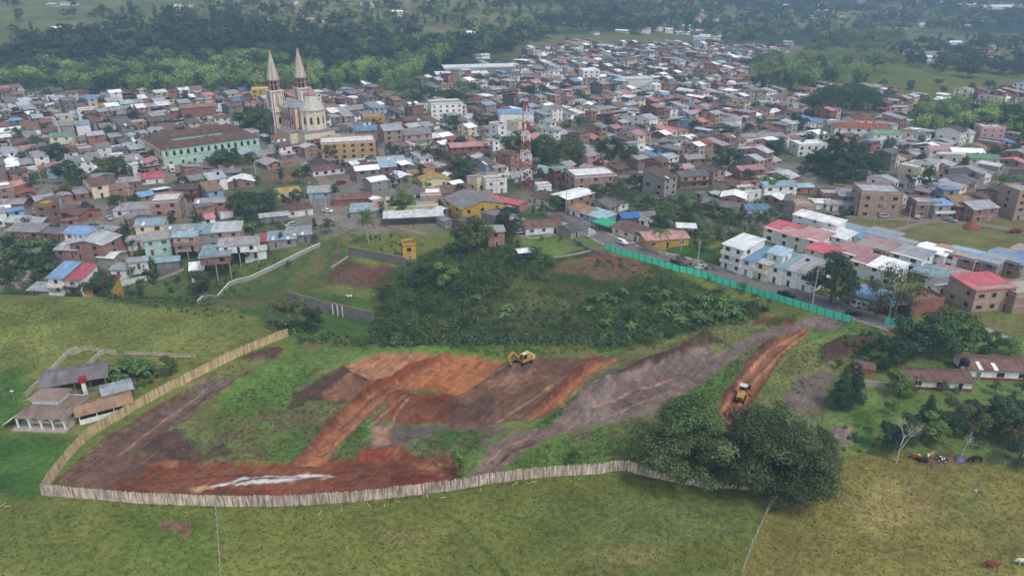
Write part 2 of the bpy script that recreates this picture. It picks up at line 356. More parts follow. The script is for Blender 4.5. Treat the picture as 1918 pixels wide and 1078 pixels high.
# the building site: rough green grass, then the worked soil
zone([(84, 922), (140, 848), (320, 731), (540, 628), (640, 640), (900, 655), (1180, 650), (1440, 590), (1690, 605), (1640, 690), (1545, 770), (1500, 860), (1380, 905), (1200, 885), (1040, 888), (850, 913), (640, 937), (400, 943)], ROUGH, 1, 1.5, 1.5)
zone([(150, 850), (320, 735), (520, 640), (540, 660), (470, 690), (330, 770), (200, 850)], c255(110, 112, 62), 0.8, 2, 2)
zone([(1180, 650), (1440, 595), (1540, 600), (1400, 650), (1330, 690), (1280, 650)], c255(112, 118, 68), 0.8, 2, 2)
zone([(1420, 740), (1500, 640), (1600, 620), (1620, 650), (1540, 690), (1540, 760), (1450, 780)], c255(112, 122, 66), 0.9, 2, 2)
zone([(330, 800), (420, 790), (430, 830), (350, 850)], c255(94, 112, 56), 0.8, 2, 2)
zone([(100, 912), (150, 852), (240, 792), (330, 737), (400, 706), (462, 694), (430, 722), (372, 758), (318, 802), (280, 832), (240, 852), (380, 860), (420, 872), (300, 892), (250, 918), (180, 920)], BROWN, 0.1, 1.2, 2, -0.25)
zone([(300, 770), (390, 712), (450, 698), (380, 750), (320, 795)], PURP, 0.05, 1, 1.5, 0)
zone([(330, 880), (250, 850), (330, 800), (420, 852), (380, 870)], DARKB, 0.1, 1.5, 3, 0.1)
zone([(452, 672), (500, 652), (528, 655), (520, 672), (470, 680)], DARKB, 0.1, 0.8, 1.2, 0.5)
zone([(530, 628), (545, 622), (480, 652), (420, 680)], BROWN, 0, 1, 1, 0)
zone([(200, 922), (262, 880), (340, 866), (520, 868), (560, 862), (640, 850), (700, 832), (760, 840), (850, 858), (862, 880), (850, 908), (760, 920), (600, 930), (400, 932)], RED, 0.0, 1.0, 1.8, -0.3)
zone([(265, 905), (300, 885), (430, 872), (550, 880), (620, 905), (500, 918), (330, 918)], c255(126, 76, 52), 0, 1.5, 3)
zone([(275, 868), (335, 864), (330, 872), (280, 874)], ORANGE, 0, 0.6, 1)
zone([(720, 893), (770, 884), (832, 893), (800, 908), (745, 913)], DRED, 0, 0.8, 1, 0.2)
zone([(640, 850), (690, 838), (760, 842), (700, 862)], c255(128, 64, 42), 0, 0.8, 1.5, 0.25)
zone([(780, 862), (840, 865), (840, 880), (790, 876)], ORANGE, 0, 0.8, 1)
zone([(390, 910), (420, 899), (500, 890), (615, 886), (625, 890), (560, 899), (470, 906)], PALE, 0, 0.6, 1.4)
zone([(350, 912), (380, 906), (400, 912), (370, 918)], c255(180, 140, 110), 0, 0.5, 1)
zone([(535, 768), (550, 735), (600, 705), (645, 682), (700, 716), (655, 742), (640, 760), (600, 748)], DARKB, 0.05, 1, 1.5, -0.2)
zone([(600, 735), (650, 700), (700, 718), (650, 750), (610, 752)], c255(128, 92, 72), 0, 1, 1.5)
zone([(645, 684), (690, 662), (790, 660), (838, 664), (765, 702), (708, 716), (665, 702)], ORANGE_L, 0, 0.6, 0.8, -0.7)
zone([(550, 870), (598, 812), (640, 770), (690, 722), (765, 690), (842, 664), (905, 664), (850, 690), (785, 715), (725, 745), (665, 800), (625, 840), (604, 870)], ORANGE, 0, 0.6, 0.8, -0.9)
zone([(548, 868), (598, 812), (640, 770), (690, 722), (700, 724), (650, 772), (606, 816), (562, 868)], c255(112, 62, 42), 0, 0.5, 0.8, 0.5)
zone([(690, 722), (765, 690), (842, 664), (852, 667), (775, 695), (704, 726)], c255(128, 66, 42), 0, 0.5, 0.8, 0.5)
zone([(722, 736), (765, 706), (842, 668), (958, 672), (905, 714), (852, 740), (790, 726)], c255(158, 100, 66), 0, 0.7, 1, -0.8)
zone([(700, 785), (722, 752), (745, 728), (850, 740), (872, 762), (832, 796), (760, 790)], c255(118, 70, 50), 0, 0.8, 1.5, 0.1)
zone([(800, 745), (850, 742), (850, 752), (800, 756)], DRED, 0, 1, 1.5)
zone([(848, 748), (905, 714), (955, 680), (1000, 668), (1150, 664), (1085, 700), (1005, 772), (905, 802), (832, 796), (872, 762)], c255(108, 78, 62), 0, 0.8, 1.5, -0.3)
zone([(838, 790), (850, 752), (930, 738), (920, 770), (880, 790)], DARKB, 0, 1.2, 2)
zone([(900, 715), (950, 685), (1010, 690), (960, 730)], c255(132, 98, 76), 0, 1, 2)
zone([(918, 712), (955, 686), (1000, 682), (1005, 690), (960, 700)], DARKB, 0.1, 0.8, 1.5, 0.4)
zone([(985, 788), (1008, 760), (1075, 702), (1115, 672), (1165, 666), (1130, 690), (1072, 730), (1030, 772)], ORANGE, 0, 0.6, 0.9, -0.8)
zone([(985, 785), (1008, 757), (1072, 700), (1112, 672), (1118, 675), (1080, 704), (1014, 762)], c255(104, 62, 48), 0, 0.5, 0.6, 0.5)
zone([(1008, 806), (1055, 760), (1115, 716), (1230, 668), (1330, 648), (1345, 668), (1305, 700), (1275, 742), (1215, 772), (1100, 800)], GREYB, 0, 1, 1.5, 0)
zone([(1120, 760), (1200, 710), (1300, 690), (1270, 740), (1200, 768)], PURP, 0.05, 1.5, 2)
zone([(690, 842), (695, 792), (760, 792), (840, 800), (965, 800), (940, 812), (900, 832), (850, 852), (760, 838)], PURP, 0.15, 1, 2.5, -0.1)
zone([(690, 800), (735, 795), (728, 830), (700, 840)], c255(150, 118, 96), 0, 0.8, 1)
zone([(770, 830), (850, 800), (920, 810), (880, 845), (820, 850)], GRASS_D, 0.9, 1, 3, 0.2)
zone([(630, 862), (650, 820), (682, 790), (690, 830), (670, 856)], c255(70, 112, 50), 1, 0.8, 1, 0.2)
zone([(1000, 800), (1030, 780), (1060, 765), (1050, 790), (1020, 806)], c255(70, 108, 50), 1, 0.6, 1.2, 0.3)
zone([(878, 892), (918, 832), (985, 806), (1100, 792), (1040, 818), (975, 845), (925, 890)], c255(122, 102, 92), 0, 0.9, 1, -0.2)
zone([(1210, 765), (1290, 715), (1350, 672), (1420, 632), (1530, 600)], GREYB, 0, 0.6, 1, -0.1, line=1.9)
zone([(1320, 640), (1330, 628), (1360, 640), (1290, 665), (1230, 690), (1180, 710), (1150, 700), (1230, 665)], DARKB, 0, 1, 1.5)
zone([(1325, 790), (1368, 722), (1408, 672), (1450, 632), (1500, 612), (1540, 600), (1520, 622), (1462, 674), (1418, 742), (1378, 795)], c255(140, 90, 62), 0, 0.6, 0.8, -0.6)
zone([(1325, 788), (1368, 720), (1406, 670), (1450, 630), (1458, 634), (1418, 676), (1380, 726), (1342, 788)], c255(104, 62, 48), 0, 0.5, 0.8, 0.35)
zone([(1350, 770), (1395, 705), (1440, 655), (1510, 615)], c255(166, 120, 88), 0, 0.3, 0.4, -0.12, line=0.35)
zone([(1370, 780), (1412, 715), (1458, 665), (1520, 618)], c255(168, 122, 90), 0, 0.3, 0.4, -0.12, line=0.35)
zone([(1465, 745), (1495, 700), (1530, 690), (1560, 700), (1545, 755), (1490, 772)], GREYB, 0.2, 1.2, 2)
zone([(1545, 650), (1580, 632), (1640, 630), (1650, 645), (1580, 668), (1540, 690)], DARKB, 0.1, 1, 1.5, 0.7)
zone([(1500, 612), (1540, 590), (1590, 600), (1560, 620)], GREYB, 0.1, 1, 1.5)
zone([(1430, 590), (1500, 600), (1490, 608), (1400, 605)], RED, 0, 1, 2)
for ln in ([(700, 786), (735, 760), (775, 738)], [(690, 800), (728, 765), (762, 740)], [(735, 800), (742, 770), (770, 742)], [(640, 800), (690, 752), (730, 722)], [(655, 800), (700, 755), (745, 722)], [(610, 850), (640, 815), (680, 775)], [(880, 770), (920, 742), (985, 715)], [(900, 778), (950, 745), (1010, 715)], [(930, 790), (985, 752), (1030, 720)], [(780, 760), (830, 752), (860, 760)],
           [(400, 915), (470, 895), (560, 892)], [(280, 905), (400, 890), (520, 888)], [(620, 905), (700, 890), (800, 880)], [(560, 900), (660, 880), (760, 872)], [(1110, 770), (1180, 735), (1260, 710)], [(1125, 785), (1200, 752), (1280, 722)], [(905, 870), (945, 835), (1010, 812)], [(920, 880), (962, 842), (1030, 818)], [(240, 850), (320, 790), (400, 730)], [(225, 850), (300, 790), (385, 728)], [(1030, 765), (1070, 722), (1120, 684)], [(1045, 765), (1085, 722), (1135, 684)]):
    zone(ln, c255(158, 122, 98) if len(ln[0]) and ln[0][0] % 20 else c255(86, 62, 52), 0, .35, .5, -.08, line=.22)
# garden of the farm on the right, bare spots
zone([(1545, 770), (1640, 690), (1700, 640), (1760, 580), (1960, 650), (2100, 700), (2100, 900), (1920, 885), (1700, 850), (1560, 840)], LAWN, 1, 2, 2)
zone([(1555, 795), (1600, 795), (1600, 830), (1560, 835)], GREYB, 0.1, 1, 1.5)
zone([(1590, 770), (1630, 760), (1650, 830), (1610, 840)], c255(74, 104, 50), 1, 1, 1.5)
zone([(1680, 850), (1800, 852), (1850, 870), (1720, 868)], c255(110, 92, 66), 0.5, 1.5, 2)
zone([(297, 974), (350, 971), (358, 984), (354, 1010), (330, 997), (302, 992)], c255(128, 100, 82), 0.1, 0.3, 0.6, -0.1)
zone([(1760, 920), (1840, 905), (1870, 960), (1830, 1000)], c255(112, 112, 62), 1, 4, 3)
zone([(835, 962), (870, 985), (905, 1025), (960, 1090)], c255(78, 84, 44), 1, 0.3, 0.5, -0.1, line=0.25)
zone([(690, 1000), (800, 985), (830, 1010), (720, 1030)], c255(120, 116, 66), 1, 3, 3); zone([(1000, 960), (1200, 930), (1420, 935), (1390, 1000), (1150, 1010)], c255(98, 106, 58), 1, 5, 4); zone([(1100, 1030), (1250, 1020), (1240, 1060), (1110, 1070)], c255(122, 118, 68), 1, 3, 3)
zone([(1600, 930), (1720, 900), (1760, 960), (1640, 1000)], c255(140, 126, 76), 1, 4, 4)
# beyond the site
zone([(380, 560), (480, 600), (560, 640), (700, 640), (700, 560), (640, 440), (600, 460), (430, 520), (200, 550)], c255(70, 96, 46), 1, 3, 3)
zone([(190, 565), (225, 500), (250, 450), (300, 465), (420, 480), (520, 455), (610, 450), (560, 485), (380, 580)], c255(84, 98, 54), 0.9, 2, 3)
zone([(390, 570), (600, 465), (640, 440), (600, 520), (480, 580)], c255(96, 96, 58), 0.7, 3, 3)
zone([(600, 535), (640, 485), (752, 505), (735, 545), (640, 540)], c255(96, 72, 58), 0.5, 2.5, 3)
zone([(530, 545), (560, 530), (700, 545), (690, 562)], c255(104, 106, 60), 0.8, 1, 1)
zone([(620, 500), (655, 430), (640, 480), (600, 530)], c255(112, 94, 70), 0.4, 1.5, 2)
zone([(690, 650), (700, 540), (760, 480), (1000, 450), (1240, 500), (1440, 580), (1200, 650)], c255(58, 72, 38), 1, 3, 3)
zone([(880, 560), (960, 520), (1080, 540), (1080, 600), (960, 620)], c255(84, 90, 50), 0.9, 4, 4)
zone([(945, 455), (1000, 438), (1100, 440), (1108, 466), (1040, 478), (960, 472)], LAWN, 0.7, 1.5, 1.5)
zone([(1090, 482), (1130, 472), (1190, 488), (1225, 506), (1150, 512), (1090, 498)], c255(118, 84, 66), 0.2, 2.0, 3)
zone([(1030, 505), (1060, 480), (1110, 490), (1230, 515), (1120, 525)], c255(100, 84, 60), 0.5, 2.5, 3)
zone([(1330, 470), (1440, 425), (1560, 400), (1918, 410), (2050, 420), (2050, 490), (1700, 490)], MEADOW, 0.8, 3, 3)
zone([(1525, 585), (1560, 540), (1620, 560), (1580, 590)], c255(132, 118, 92), 0.4, 1.5, 2)
zone([(1760, 590), (1918, 600), (2050, 600), (2050, 680), (1900, 640)], MEADOW, 0.8, 2, 2)
zone([(1200, 480), (1300, 455), (1360, 480), (1350, 530), (1250, 500)], GRASS_D, 1, 2, 2)
zone([(470, 330), (560, 318), (590, 335), (480, 345)], c255(120, 98, 70), 0.5, 1.5, 2)
TOWN_PX = [(-60, 168), (150, 178), (330, 168), (480, 176), (640, 170), (770, 158), (835, 140), (960, 118), (985, 95), (1060, 80), (1300, 82), (1440, 92), (1500, 90), (1420, 118), (1395, 150), (1480, 182),
           (1500, 160), (1660, 163), (1700, 188), (1918, 168), (2000, 180), (2000, 360), (1910, 412), (1600, 410), (1500, 430), (1350, 440), (1200, 470), (1090, 450), (960, 440), (800, 430), (650, 440), (560, 470), (420, 530), (330, 545), (200, 560), (-60, 560)]
TOWN_G = PL(TOWN_PX)
FIELD_PX = [[(1690, 155), (1800, 148), (1990, 160), (1990, 172), (1700, 185)], [(1050, 70), (1180, 55), (1290, 62), (1290, 80), (1060, 80)], [(-60, -40), (260, -40), (380, 10), (330, 40), (180, 60), (60, 90), (-60, 100)], [(640, 20), (720, 40), (640, 55), (560, 40)], [(300, 20), (420, 5), (560, 30), (440, 45)], [(820, 10), (1000, 18), (960, 34), (840, 26)], [(1700, 25), (1850, 20), (1850, 40), (1720, 42)], [(480, 50), (600, 56), (560, 66), (470, 60)],
            [(1690, 60), (1900, 70), (1900, 100), (1700, 95)], [(1080, 45), (1140, 42), (1140, 52), (1080, 55)], [(1390, 40), (1440, 36), (1440, 44), (1400, 46)]]
FIELD_G = [PL(p) for p in FIELD_PX]

def surface(X, Y, want_col=True):
    """height offset, colour and grassiness at plan points"""
    dzs = np.zeros(X.shape); col = np.zeros(X.shape + (3,)); gr = np.ones(X.shape)
    wx = fbm(X, Y, 5, 4) * 2; wy = fbm(X + 91, Y + 37, 5, 4) * 2
    if want_col:
        col[:] = GRASS[:3]
        n = fbm(X, Y, 40, 4); col *= (1 + 0.55 * n)[..., None]
        w = sst(6, -6, sdist(X + 6 * wx, Y + 6 * wy, TOWN_G)) * (Y > 190)
        g = sst(-0.12, 0.18, fbm(X, Y, 34, 3)) * 0.8
        tcol = np.array(TOWN[:3]) * (1 - g)[..., None] + np.array(c255(70, 88, 48)[:3]) * g[..., None]
        col = col * (1 - w)[..., None] + tcol * w[..., None]; gr = gr * (1 - w) + g * w
        far = sst(0, 60, Y - (600 + np.clip(X + 60, 0, 500) * 0.7)) * (1 - w)
        if far.max() > 0:
            n2 = fbm(X, Y, 120, 4); fc = np.array(FOREST[:3]) * (1 + n2)[..., None]
            hm = np.array(c255(128, 126, 86)[:3]) * (1 + 0.6 * n)[..., None]; k = sst(-0.04, 0.08, fbm(X + 500, Y, 260, 4)) * sst(700, 900, Y)
            fc = fc * (1 - k)[..., None] + hm * k[..., None]
            for i, fp in enumerate(FIELD_G):
                k = sst(12, -12, sdist(X + 10 * wx, Y + 10 * wy, fp))
                fcol = np.array(c255(*(112, 118, 74) if i else (142, 116, 84))[:3]) * (1 + 0.8 * n)[..., None]
                fc = fc * (1 - k)[..., None] + fcol * k[..., None]
            col = col * (1 - far)[..., None] + fc * far[..., None]; gr = np.maximum(gr, far)
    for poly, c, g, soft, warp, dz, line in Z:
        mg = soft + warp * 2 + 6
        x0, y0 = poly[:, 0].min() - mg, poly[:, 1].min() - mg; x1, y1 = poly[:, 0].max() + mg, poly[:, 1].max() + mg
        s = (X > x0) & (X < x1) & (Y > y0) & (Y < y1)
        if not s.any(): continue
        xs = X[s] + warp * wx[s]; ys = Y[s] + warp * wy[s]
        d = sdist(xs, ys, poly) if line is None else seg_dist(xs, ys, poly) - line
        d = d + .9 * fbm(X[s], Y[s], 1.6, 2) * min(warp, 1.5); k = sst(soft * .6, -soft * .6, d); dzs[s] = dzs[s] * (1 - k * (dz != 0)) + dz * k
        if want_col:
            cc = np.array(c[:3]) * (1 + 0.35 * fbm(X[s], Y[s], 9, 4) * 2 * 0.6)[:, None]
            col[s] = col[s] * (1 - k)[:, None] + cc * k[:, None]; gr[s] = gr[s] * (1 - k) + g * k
    if want_col:                                             # patchy dry and bare spots among the rough grass of the site
        k = sst(2, -2, sdist(X, Y, Z[5][0])) * sst(.5, .9, gr); b1 = k * sst(-.02, .14, fbm(X + 300, Y, 13, 5)) * .75; b2 = k * sst(.06, .2, fbm(X + 700, Y, 7, 5)) * .7
        for bb, cc in ((b1, c255(110, 106, 66)), (b2, c255(104, 84, 68))): col = col * (1 - bb)[..., None] + np.array(cc[:3]) * bb[..., None]
        k = sst(2, -2, sdist(X, Y, Z[5][0])) * sst(.35, .1, gr)  # spilled and mixed soil over the worked ground
        for sd_, sc_, lo_, am_, cc in ((900, 9, .0, .6, c255(92, 70, 60)), (1300, 6, .06, .55, c255(132, 100, 80)), (1700, 4, .08, .5, c255(76, 58, 52)), (2100, 12, .05, .5, c255(112, 98, 90)), (2500, 3, .12, .6, c255(150, 112, 86))):
            bb = k * sst(lo_, lo_ + .16, fbm(X + sd_, Y + 2 * wx, sc_, 5)) * am_ * .28 * (col[..., 0] < .4); col = col * (1 - bb)[..., None] + np.array(cc[:3]) * bb[..., None]
    for pts, wid, hgt, lump in BERMS:                        # heaps of spoil
        d = seg_dist(X, Y, pts); k = np.exp(-(d / wid) ** 2); m = k > 0.01
        if m.any(): dzs[m] += hgt * k[m] * (1 - lump + 2 * lump * np.clip(0.5 + 1.6 * fbm(X[m], Y[m], 4.2, 3), 0, 1.2))
    near = sst(330, 240, Y)
    dzs += near * (0.34 * fbm(X, Y, 4.5, 4) + 0.2 * fbm(X, Y, 1.3, 2))
    return dzs, col, gr
BERMS = [(PL([(600, 868), (624, 842), (664, 803), (724, 748), (785, 718)]), .45, .35, .9), (PL([(552, 866), (600, 812), (642, 770), (692, 722), (765, 691), (842, 665)]), .5, .55, .9), (PL([(722, 738), (790, 728), (852, 742), (905, 716), (955, 676)]), .4, .4, .9),
         (PL([(200, 915), (265, 878), (340, 864), (520, 866)]), .5, .4, .9), (PL([(850, 750), (872, 764), (834, 797)]), .5, .4, .9), (PL([(1330, 785), (1370, 720), (1410, 670), (1452, 631)]), .55, .5, .8), (PL([(1378, 795), (1418, 742), (1462, 674), (1520, 622)]), .4, .3, .9), (PL([(985, 785), (1010, 758), (1074, 700), (1114, 673)]), .45, .5, .9),
         (PL([(110, 905), (160, 850), (250, 792), (340, 738)]), .5, .35, .9), (PL([(320, 800), (375, 757), (432, 722), (462, 697)]), .4, .35, .9), (PL([(540, 762), (600, 748), (660, 742), (700, 718)]), .5, .45, .9), (PL([(878, 890), (920, 832), (985, 806)]), .35, .25, .9), (PL([(645, 684), (665, 702), (708, 716)]), .5, .4, .9), (PL([(900, 800), (960, 790), (1005, 772)]), .5, .4, .9),
         (PL([(1090, 770), (1150, 725), (1220, 690), (1290, 655), (1325, 640)]), 2.6, 2.3, 0.75), (PL([(1035, 800), (1080, 765), (1110, 745)]), 1.4, 1.0, 0.6),
         (PL([(1560, 655), (1600, 640), (1640, 640)]), 2.0, 1.2, 0.7), (PL([(470, 676), (515, 662)]), 1.5, 0.9, 0.6), (PL([(640, 845), (700, 838), (750, 842)]), 1.2, 0.7, 0.7),
         (PL([(590, 735), (612, 728), (640, 705), (700, 690)]), 0.8, 0.5, 0.9), (PL([(1560, 812), (1600, 805)]), 1.5, 0.7, 0.6), (PL([(940, 690), (985, 688)]), 1.8, 0.7, 0.8),
         (PL([(690, 652), (760, 655), (850, 655), (1000, 655), (1100, 655)]), 1.6, 0.8, 0.7)]
def TD(x, y):
    X = np.atleast_1d(np.asarray(x, float)); Y = np.atleast_1d(np.asarray(y, float))
    r = T0(X, Y) + surface(X, Y, False)[0]; return float(r[0]) if np.ndim(x) == 0 else r
def grid(name, y0, y1, step, wf, w0, wmax=1e9):
    n = int(math.log(y1 / y0) / step) + 1; ys = np.geomspace(y0, y1, n); m = int((2 * wf) / step * 0.92)
    t = np.linspace(-1, 1, m); Yg = np.repeat(ys[:, None], m, 1); Xg = t[None, :] * np.minimum(wf * ys + w0, wmax)[:, None]
    dz, col, gr = surface(Xg, Yg); Zg = T0(Xg, Yg) + dz
    V = np.stack([Xg, Yg, Zg], -1).reshape(-1, 3); i = np.arange(n * m).reshape(n, m)
    Q = np.stack([i[:-1, :-1], i[:-1, 1:], i[1:, 1:], i[1:, :-1]], -1).reshape(-1, 4)
    me = np_mesh(name, V, Q, 'ground', np.clip(col.reshape(-1, 3), 0.004, 1))
    a = me.attributes.new('grassy', 'FLOAT', 'POINT'); a.data.foreach_set('value', gr.reshape(-1).astype(np.float32))
    me.polygons.foreach_set('use_smooth', np.ones(len(Q), bool))
    o = link(name, me); o['kind'] = 'structure'; return o
grid('ground', 60, 300, 0.0029, 0.85, 25)
grid('hills', 299.5, 5200, 0.011, 0.95, 60)

# ------------------------------------------------------------------ roads and paths
def smooth(pts, n=6):
    pts = np.asarray(pts, float); out = []
    for i in range(len(pts) - 1):
        p0 = pts[max(i - 1, 0)]; p1 = pts[i]; p2 = pts[i + 1]; p3 = pts[min(i + 2, len(pts) - 1)]
        for k in range(n):
            t = k / n; out.append(0.5 * ((2 * p1) + (-p0 + p2) * t + (2 * p0 - 5 * p1 + 4 * p2 - p3) * t * t + (-p0 + 3 * p1 - 3 * p2 + p3) * t ** 3))
    out.append(pts[-1]); return np.array(out)
ROADS = []
def ribbon(name, px, width, m, lift=0.05, off=0.0, kerb=None, label=None, n=10, keep=True):
    c = smooth(PL(px)[:, :2], n); d = np.gradient(c, axis=0); d /= np.hypot(d[:, 0], d[:, 1])[:, None] + 1e-9; nrm = np.stack([-d[:, 1], d[:, 0]], -1)
    c = c + nrm * off; cols = 5; t = np.linspace(-0.5, 0.5, cols) * width
    X = c[:, 0:1] + nrm[:, 0:1] * t; Y = c[:, 1:2] + nrm[:, 1:2] * t
    zz = TD(X.ravel(), Y.ravel()).reshape(X.shape); zz = np.maximum(zz, np.repeat(zz.max(1)[:, None], cols, 1) - 0.12) + lift
    V = np.stack([X, Y, zz], -1).reshape(-1, 3); i = np.arange(len(V)).reshape(len(c), cols)
    Q = np.stack([i[:-1, :-1], i[:-1, 1:], i[1:, 1:], i[1:, :-1]], -1).reshape(-1, 4)
    if kerb:
        b = len(V); V2 = V.copy(); V2[:, 2] -= kerb; edge = []
        for col_ in (0, cols - 1):
            for r in range(len(c) - 1): edge.append([i[r, col_], i[r + 1, col_], i[r + 1, col_] + b, i[r, col_] + b])
        V = np.concatenate([V, V2]); Q = np.concatenate([Q, np.array(edge)])
    o = link(name, np_mesh(name, V, Q, m)); o['kind'] = 'structure'
    if keep: ROADS.append((c, width / 2))
    return o
MAIN = [(985, 372), (1040, 396), (1095, 428), (1130, 446), (1168, 463), (1240, 482), (1300, 498), (1340, 511), (1430, 536), (1520, 562), (1600, 588), (1680, 612)]
ribbon('road', MAIN, 6.4, 'asphalt', 0.10)
ribbon('pavement', MAIN, 1.5, 'footway', 0.24, 4.1, 0.4, keep=False)
ribbon('pavement', MAIN, 1.0, 'footway', 0.22, -3.8, 0.4, keep=False)
ribbon('dirt_road', [(560, 300), (585, 318), (610, 345), (625, 375), (622, 398), (590, 420), (555, 436), (520, 446)], 5.0, 'dirt_road', 0.12)
ribbon('dirt_road', [(640, 398), (700, 415), (760, 430), (800, 440)], 3.0, 'dirt_road', 0.12)
ribbon('dirt_road', [(150, 380), (190, 400), (215, 425), (235, 465), (255, 500)], 5.0, 'dirt_road', 0.12)
ribbon('dirt_road', [(300, 345), (330, 330), (345, 318), (330, 300)], 6.0, 'dirt_road', 0.12)
ribbon('dirt_road', [(1530, 402), (1590, 418), (1640, 432), (1650, 440)], 3.5, 'dirt_road', 0.12)
ribbon('dirt_road', [(1560, 400), (1620, 408), (1720, 412), (1830, 420), (1918, 436), (1990, 450)], 4.5, 'dirt_road', 0.12)
ribbon('dirt_road', [(1650, 440), (1720, 420), (1780, 410)], 3.0, 'dirt_road', 0.13)
ribbon('dirt_road', [(1480, 322), (1520, 345), (1570, 358), (1620, 345), (1660, 335)], 3.0, 'dirt_road', 0.12)
ribbon('dirt_road', [(1700, 575), (1760, 560), (1800, 550), (1830, 545)], 4.0, 'dirt_road', 0.12)
ribbon('path', [(1770, 575), (1810, 595), (1860, 622), (1918, 645), (1990, 680)], 1.8, 'footway', 0.12)
ribbon('path', [(975, 442), (1000, 446), (1035, 440), (1070, 436)], 1.2, 'footway', 0.10, keep=False)
# ------------------------------------------------------------------ houses
HOUSES = []      # dicts of every house built as a thing
FOOT = []        # (x, y, radius-ish w, d, rot) footprints taken
def win_mesh(name, frame, bars=True):
    b = MB()                                            # unit window: 1 wide, 1 high, faces -y, origin at its centre
    t = 0.07
    for q in ((-.5, -.5, .5, -.5 + t), (-.5, .5 - t, .5, .5), (-.5, -.5 + t, -.5 + t, .5 - t), (.5 - t, -.5 + t, .5, .5 - t)): b.box(q[0], -0.06, q[1], q[2], 0.02, q[3], 0)
    if bars: b.box(-0.03, -0.055, -.5 + t, 0.03, 0.02, .5 - t, 0)
    b.box(-.5 + t, -0.02, -.5 + t, .5 - t, 0.018, .5 - t, 1)
    b.box(-.56, -0.12, -.57, .56, 0.02, -.5, 2)
    return b.mesh(name, [frame, 'glass', 'concrete'])
WIN = [win_mesh('window', 'frame_white'), win_mesh('window', 'frame_brown'), win_mesh('window', 'metal_dark', False)]
def door_mesh(m):
    b = MB(); b.box(-.5, -.05, -.5, -.42, .02, .5, 0).box(.42, -.05, -.5, .5, .02, .5, 0).box(-.42, -.05, .45, .42, .02, .5, 0).box(-.42, -.02, -.5, .42, .018, .45, 1)
    return b.mesh('door', ['frame_white', m])
DOOR = [door_mesh('door_wood'), door_mesh('shutter_grey'), door_mesh('metal_dark'), door_mesh('maroon')]
TANK = MB().lathe([(0.01, 0), (0.55, 0), (0.62, 0.5), (0.55, 1.0), (0.25, 1.15), (0.01, 1.15)], n=10).mesh('water_tank', 'tank_black')
def placew(root, me, name, face, w, d, u, z, sw, sh, proud=0.02):
    """window or door on a face of a w x d house: face 0 -y, 1 -x, 2 +x, 3 +y"""
    loc, rz = [((u, -d / 2 - proud, z), 0), ((-w / 2 - proud, u, z), -math.pi / 2), ((w / 2 + proud, u, z), math.pi / 2), ((u, d / 2 + proud, z), math.pi)][face]
    return link(name, me, root, loc, rz, (sw, 1, sh))
def roof_geo(b, rt, w, d, H, sl, ov=0.45, th=0.1, mi=0):
    """roof sheets with thickness; returns gable rise"""
    if rt == 'gable':
        r = sl * d / 2; e = sl * ov
        b.slab([(-w / 2 - ov, -d / 2 - ov, H - e + .04), (w / 2 + ov, -d / 2 - ov, H - e + .04), (w / 2 + ov, 0, H + r + .04), (-w / 2 - ov, 0, H + r + .04)], th, mi)
        b.slab([(w / 2 + ov, d / 2 + ov, H - e + .04), (-w / 2 - ov, d / 2 + ov, H - e + .04), (-w / 2 - ov, 0.001, H + r + .04), (w / 2 + ov, 0.001, H + r + .04)], th, mi); return r
    if rt == 'cross':                                    # ridge along y
        r = sl * w / 2; e = sl * ov
        b.slab([(-w / 2 - ov, d / 2 + ov, H - e + .04), (-w / 2 - ov, -d / 2 - ov, H - e + .04), (0, -d / 2 - ov, H + r + .04), (0, d / 2 + ov, H + r + .04)], th, mi)
        b.slab([(w / 2 + ov, -d / 2 - ov, H - e + .04), (w / 2 + ov, d / 2 + ov, H - e + .04), (0.001, d / 2 + ov, H + r + .04), (0.001, -d / 2 - ov, H + r + .04)], th, mi); return r
    if rt == 'shed':                                     # high at the back
        r = sl * d * 0.6
        b.slab([(-w / 2 - ov, -d / 2 - ov, H - .05), (w / 2 + ov, -d / 2 - ov, H - .05), (w / 2 + ov, d / 2 + ov, H + r + .1), (-w / 2 - ov, d / 2 + ov, H + r + .1)], th, mi); return r
    if rt == 'hip':
        k = min(w, d) / 2; r = sl * k * 1.1; e = sl * ov; a, c = w / 2 + ov, d / 2 + ov; z0 = H - e + .04; z1 = H + r + .04
        if w >= d: p, q = (-(w / 2 - k), 0, z1), (w / 2 - k, 0, z1)
        else: p, q = (0, -(d / 2 - k), z1), (0, d / 2 - k, z1)
        A, B, C, D = (-a, -c, z0), (a, -c, z0), (a, c, z0), (-a, c, z0)
        if w >= d: fs = [(A, B, q, p), (B, C, q), (C, D, p, q), (D, A, p)]
        else: fs = [(A, B, p), (B, C, q, p), (C, D, q), (D, A, p, q)]
        for f in fs: b.face(f, mi)
        b.face([(-a, c, z0), (a, c, z0), (a, -c, z0), (-a, -c, z0)], mi); return r
    if rt == 'flat':
        b.box(-w / 2 - .12, -d / 2 - .12, H, w / 2 + .12, d / 2 + .12, H + .18, mi); return 0.2
    return 0
WALLW = dict(brick='bare brick', brick_pale='pale brick', brick_red='red brick', block_grey='grey block', white='white', cream='cream', grey_wall='grey plastered', pink_wall='pink walled', mint='mint green', yellow='yellow',
             blue_wall='pale blue', maroon='maroon', tan='tan', green_wall='light green', orange_wall='orange', concrete='concrete')
ROOFW = dict(zinc='zinc', fibre='grey sheet', fibre_dark='dark grey', white_roof='white', pink_roof='red', blue_roof='blue', pale_blue='pale blue', green_roof='green', rust_roof='rusty', yellow_roof='ochre',
             rose_roof='rose', tile='brown tiled', tile_orange='orange tiled', tile_dark='dark tiled', concrete='concrete slab', block_grey='unfinished')
STW = {1: 'single-storey', 2: 'two-storey', 3: 'three-storey', 4: 'four-storey'}
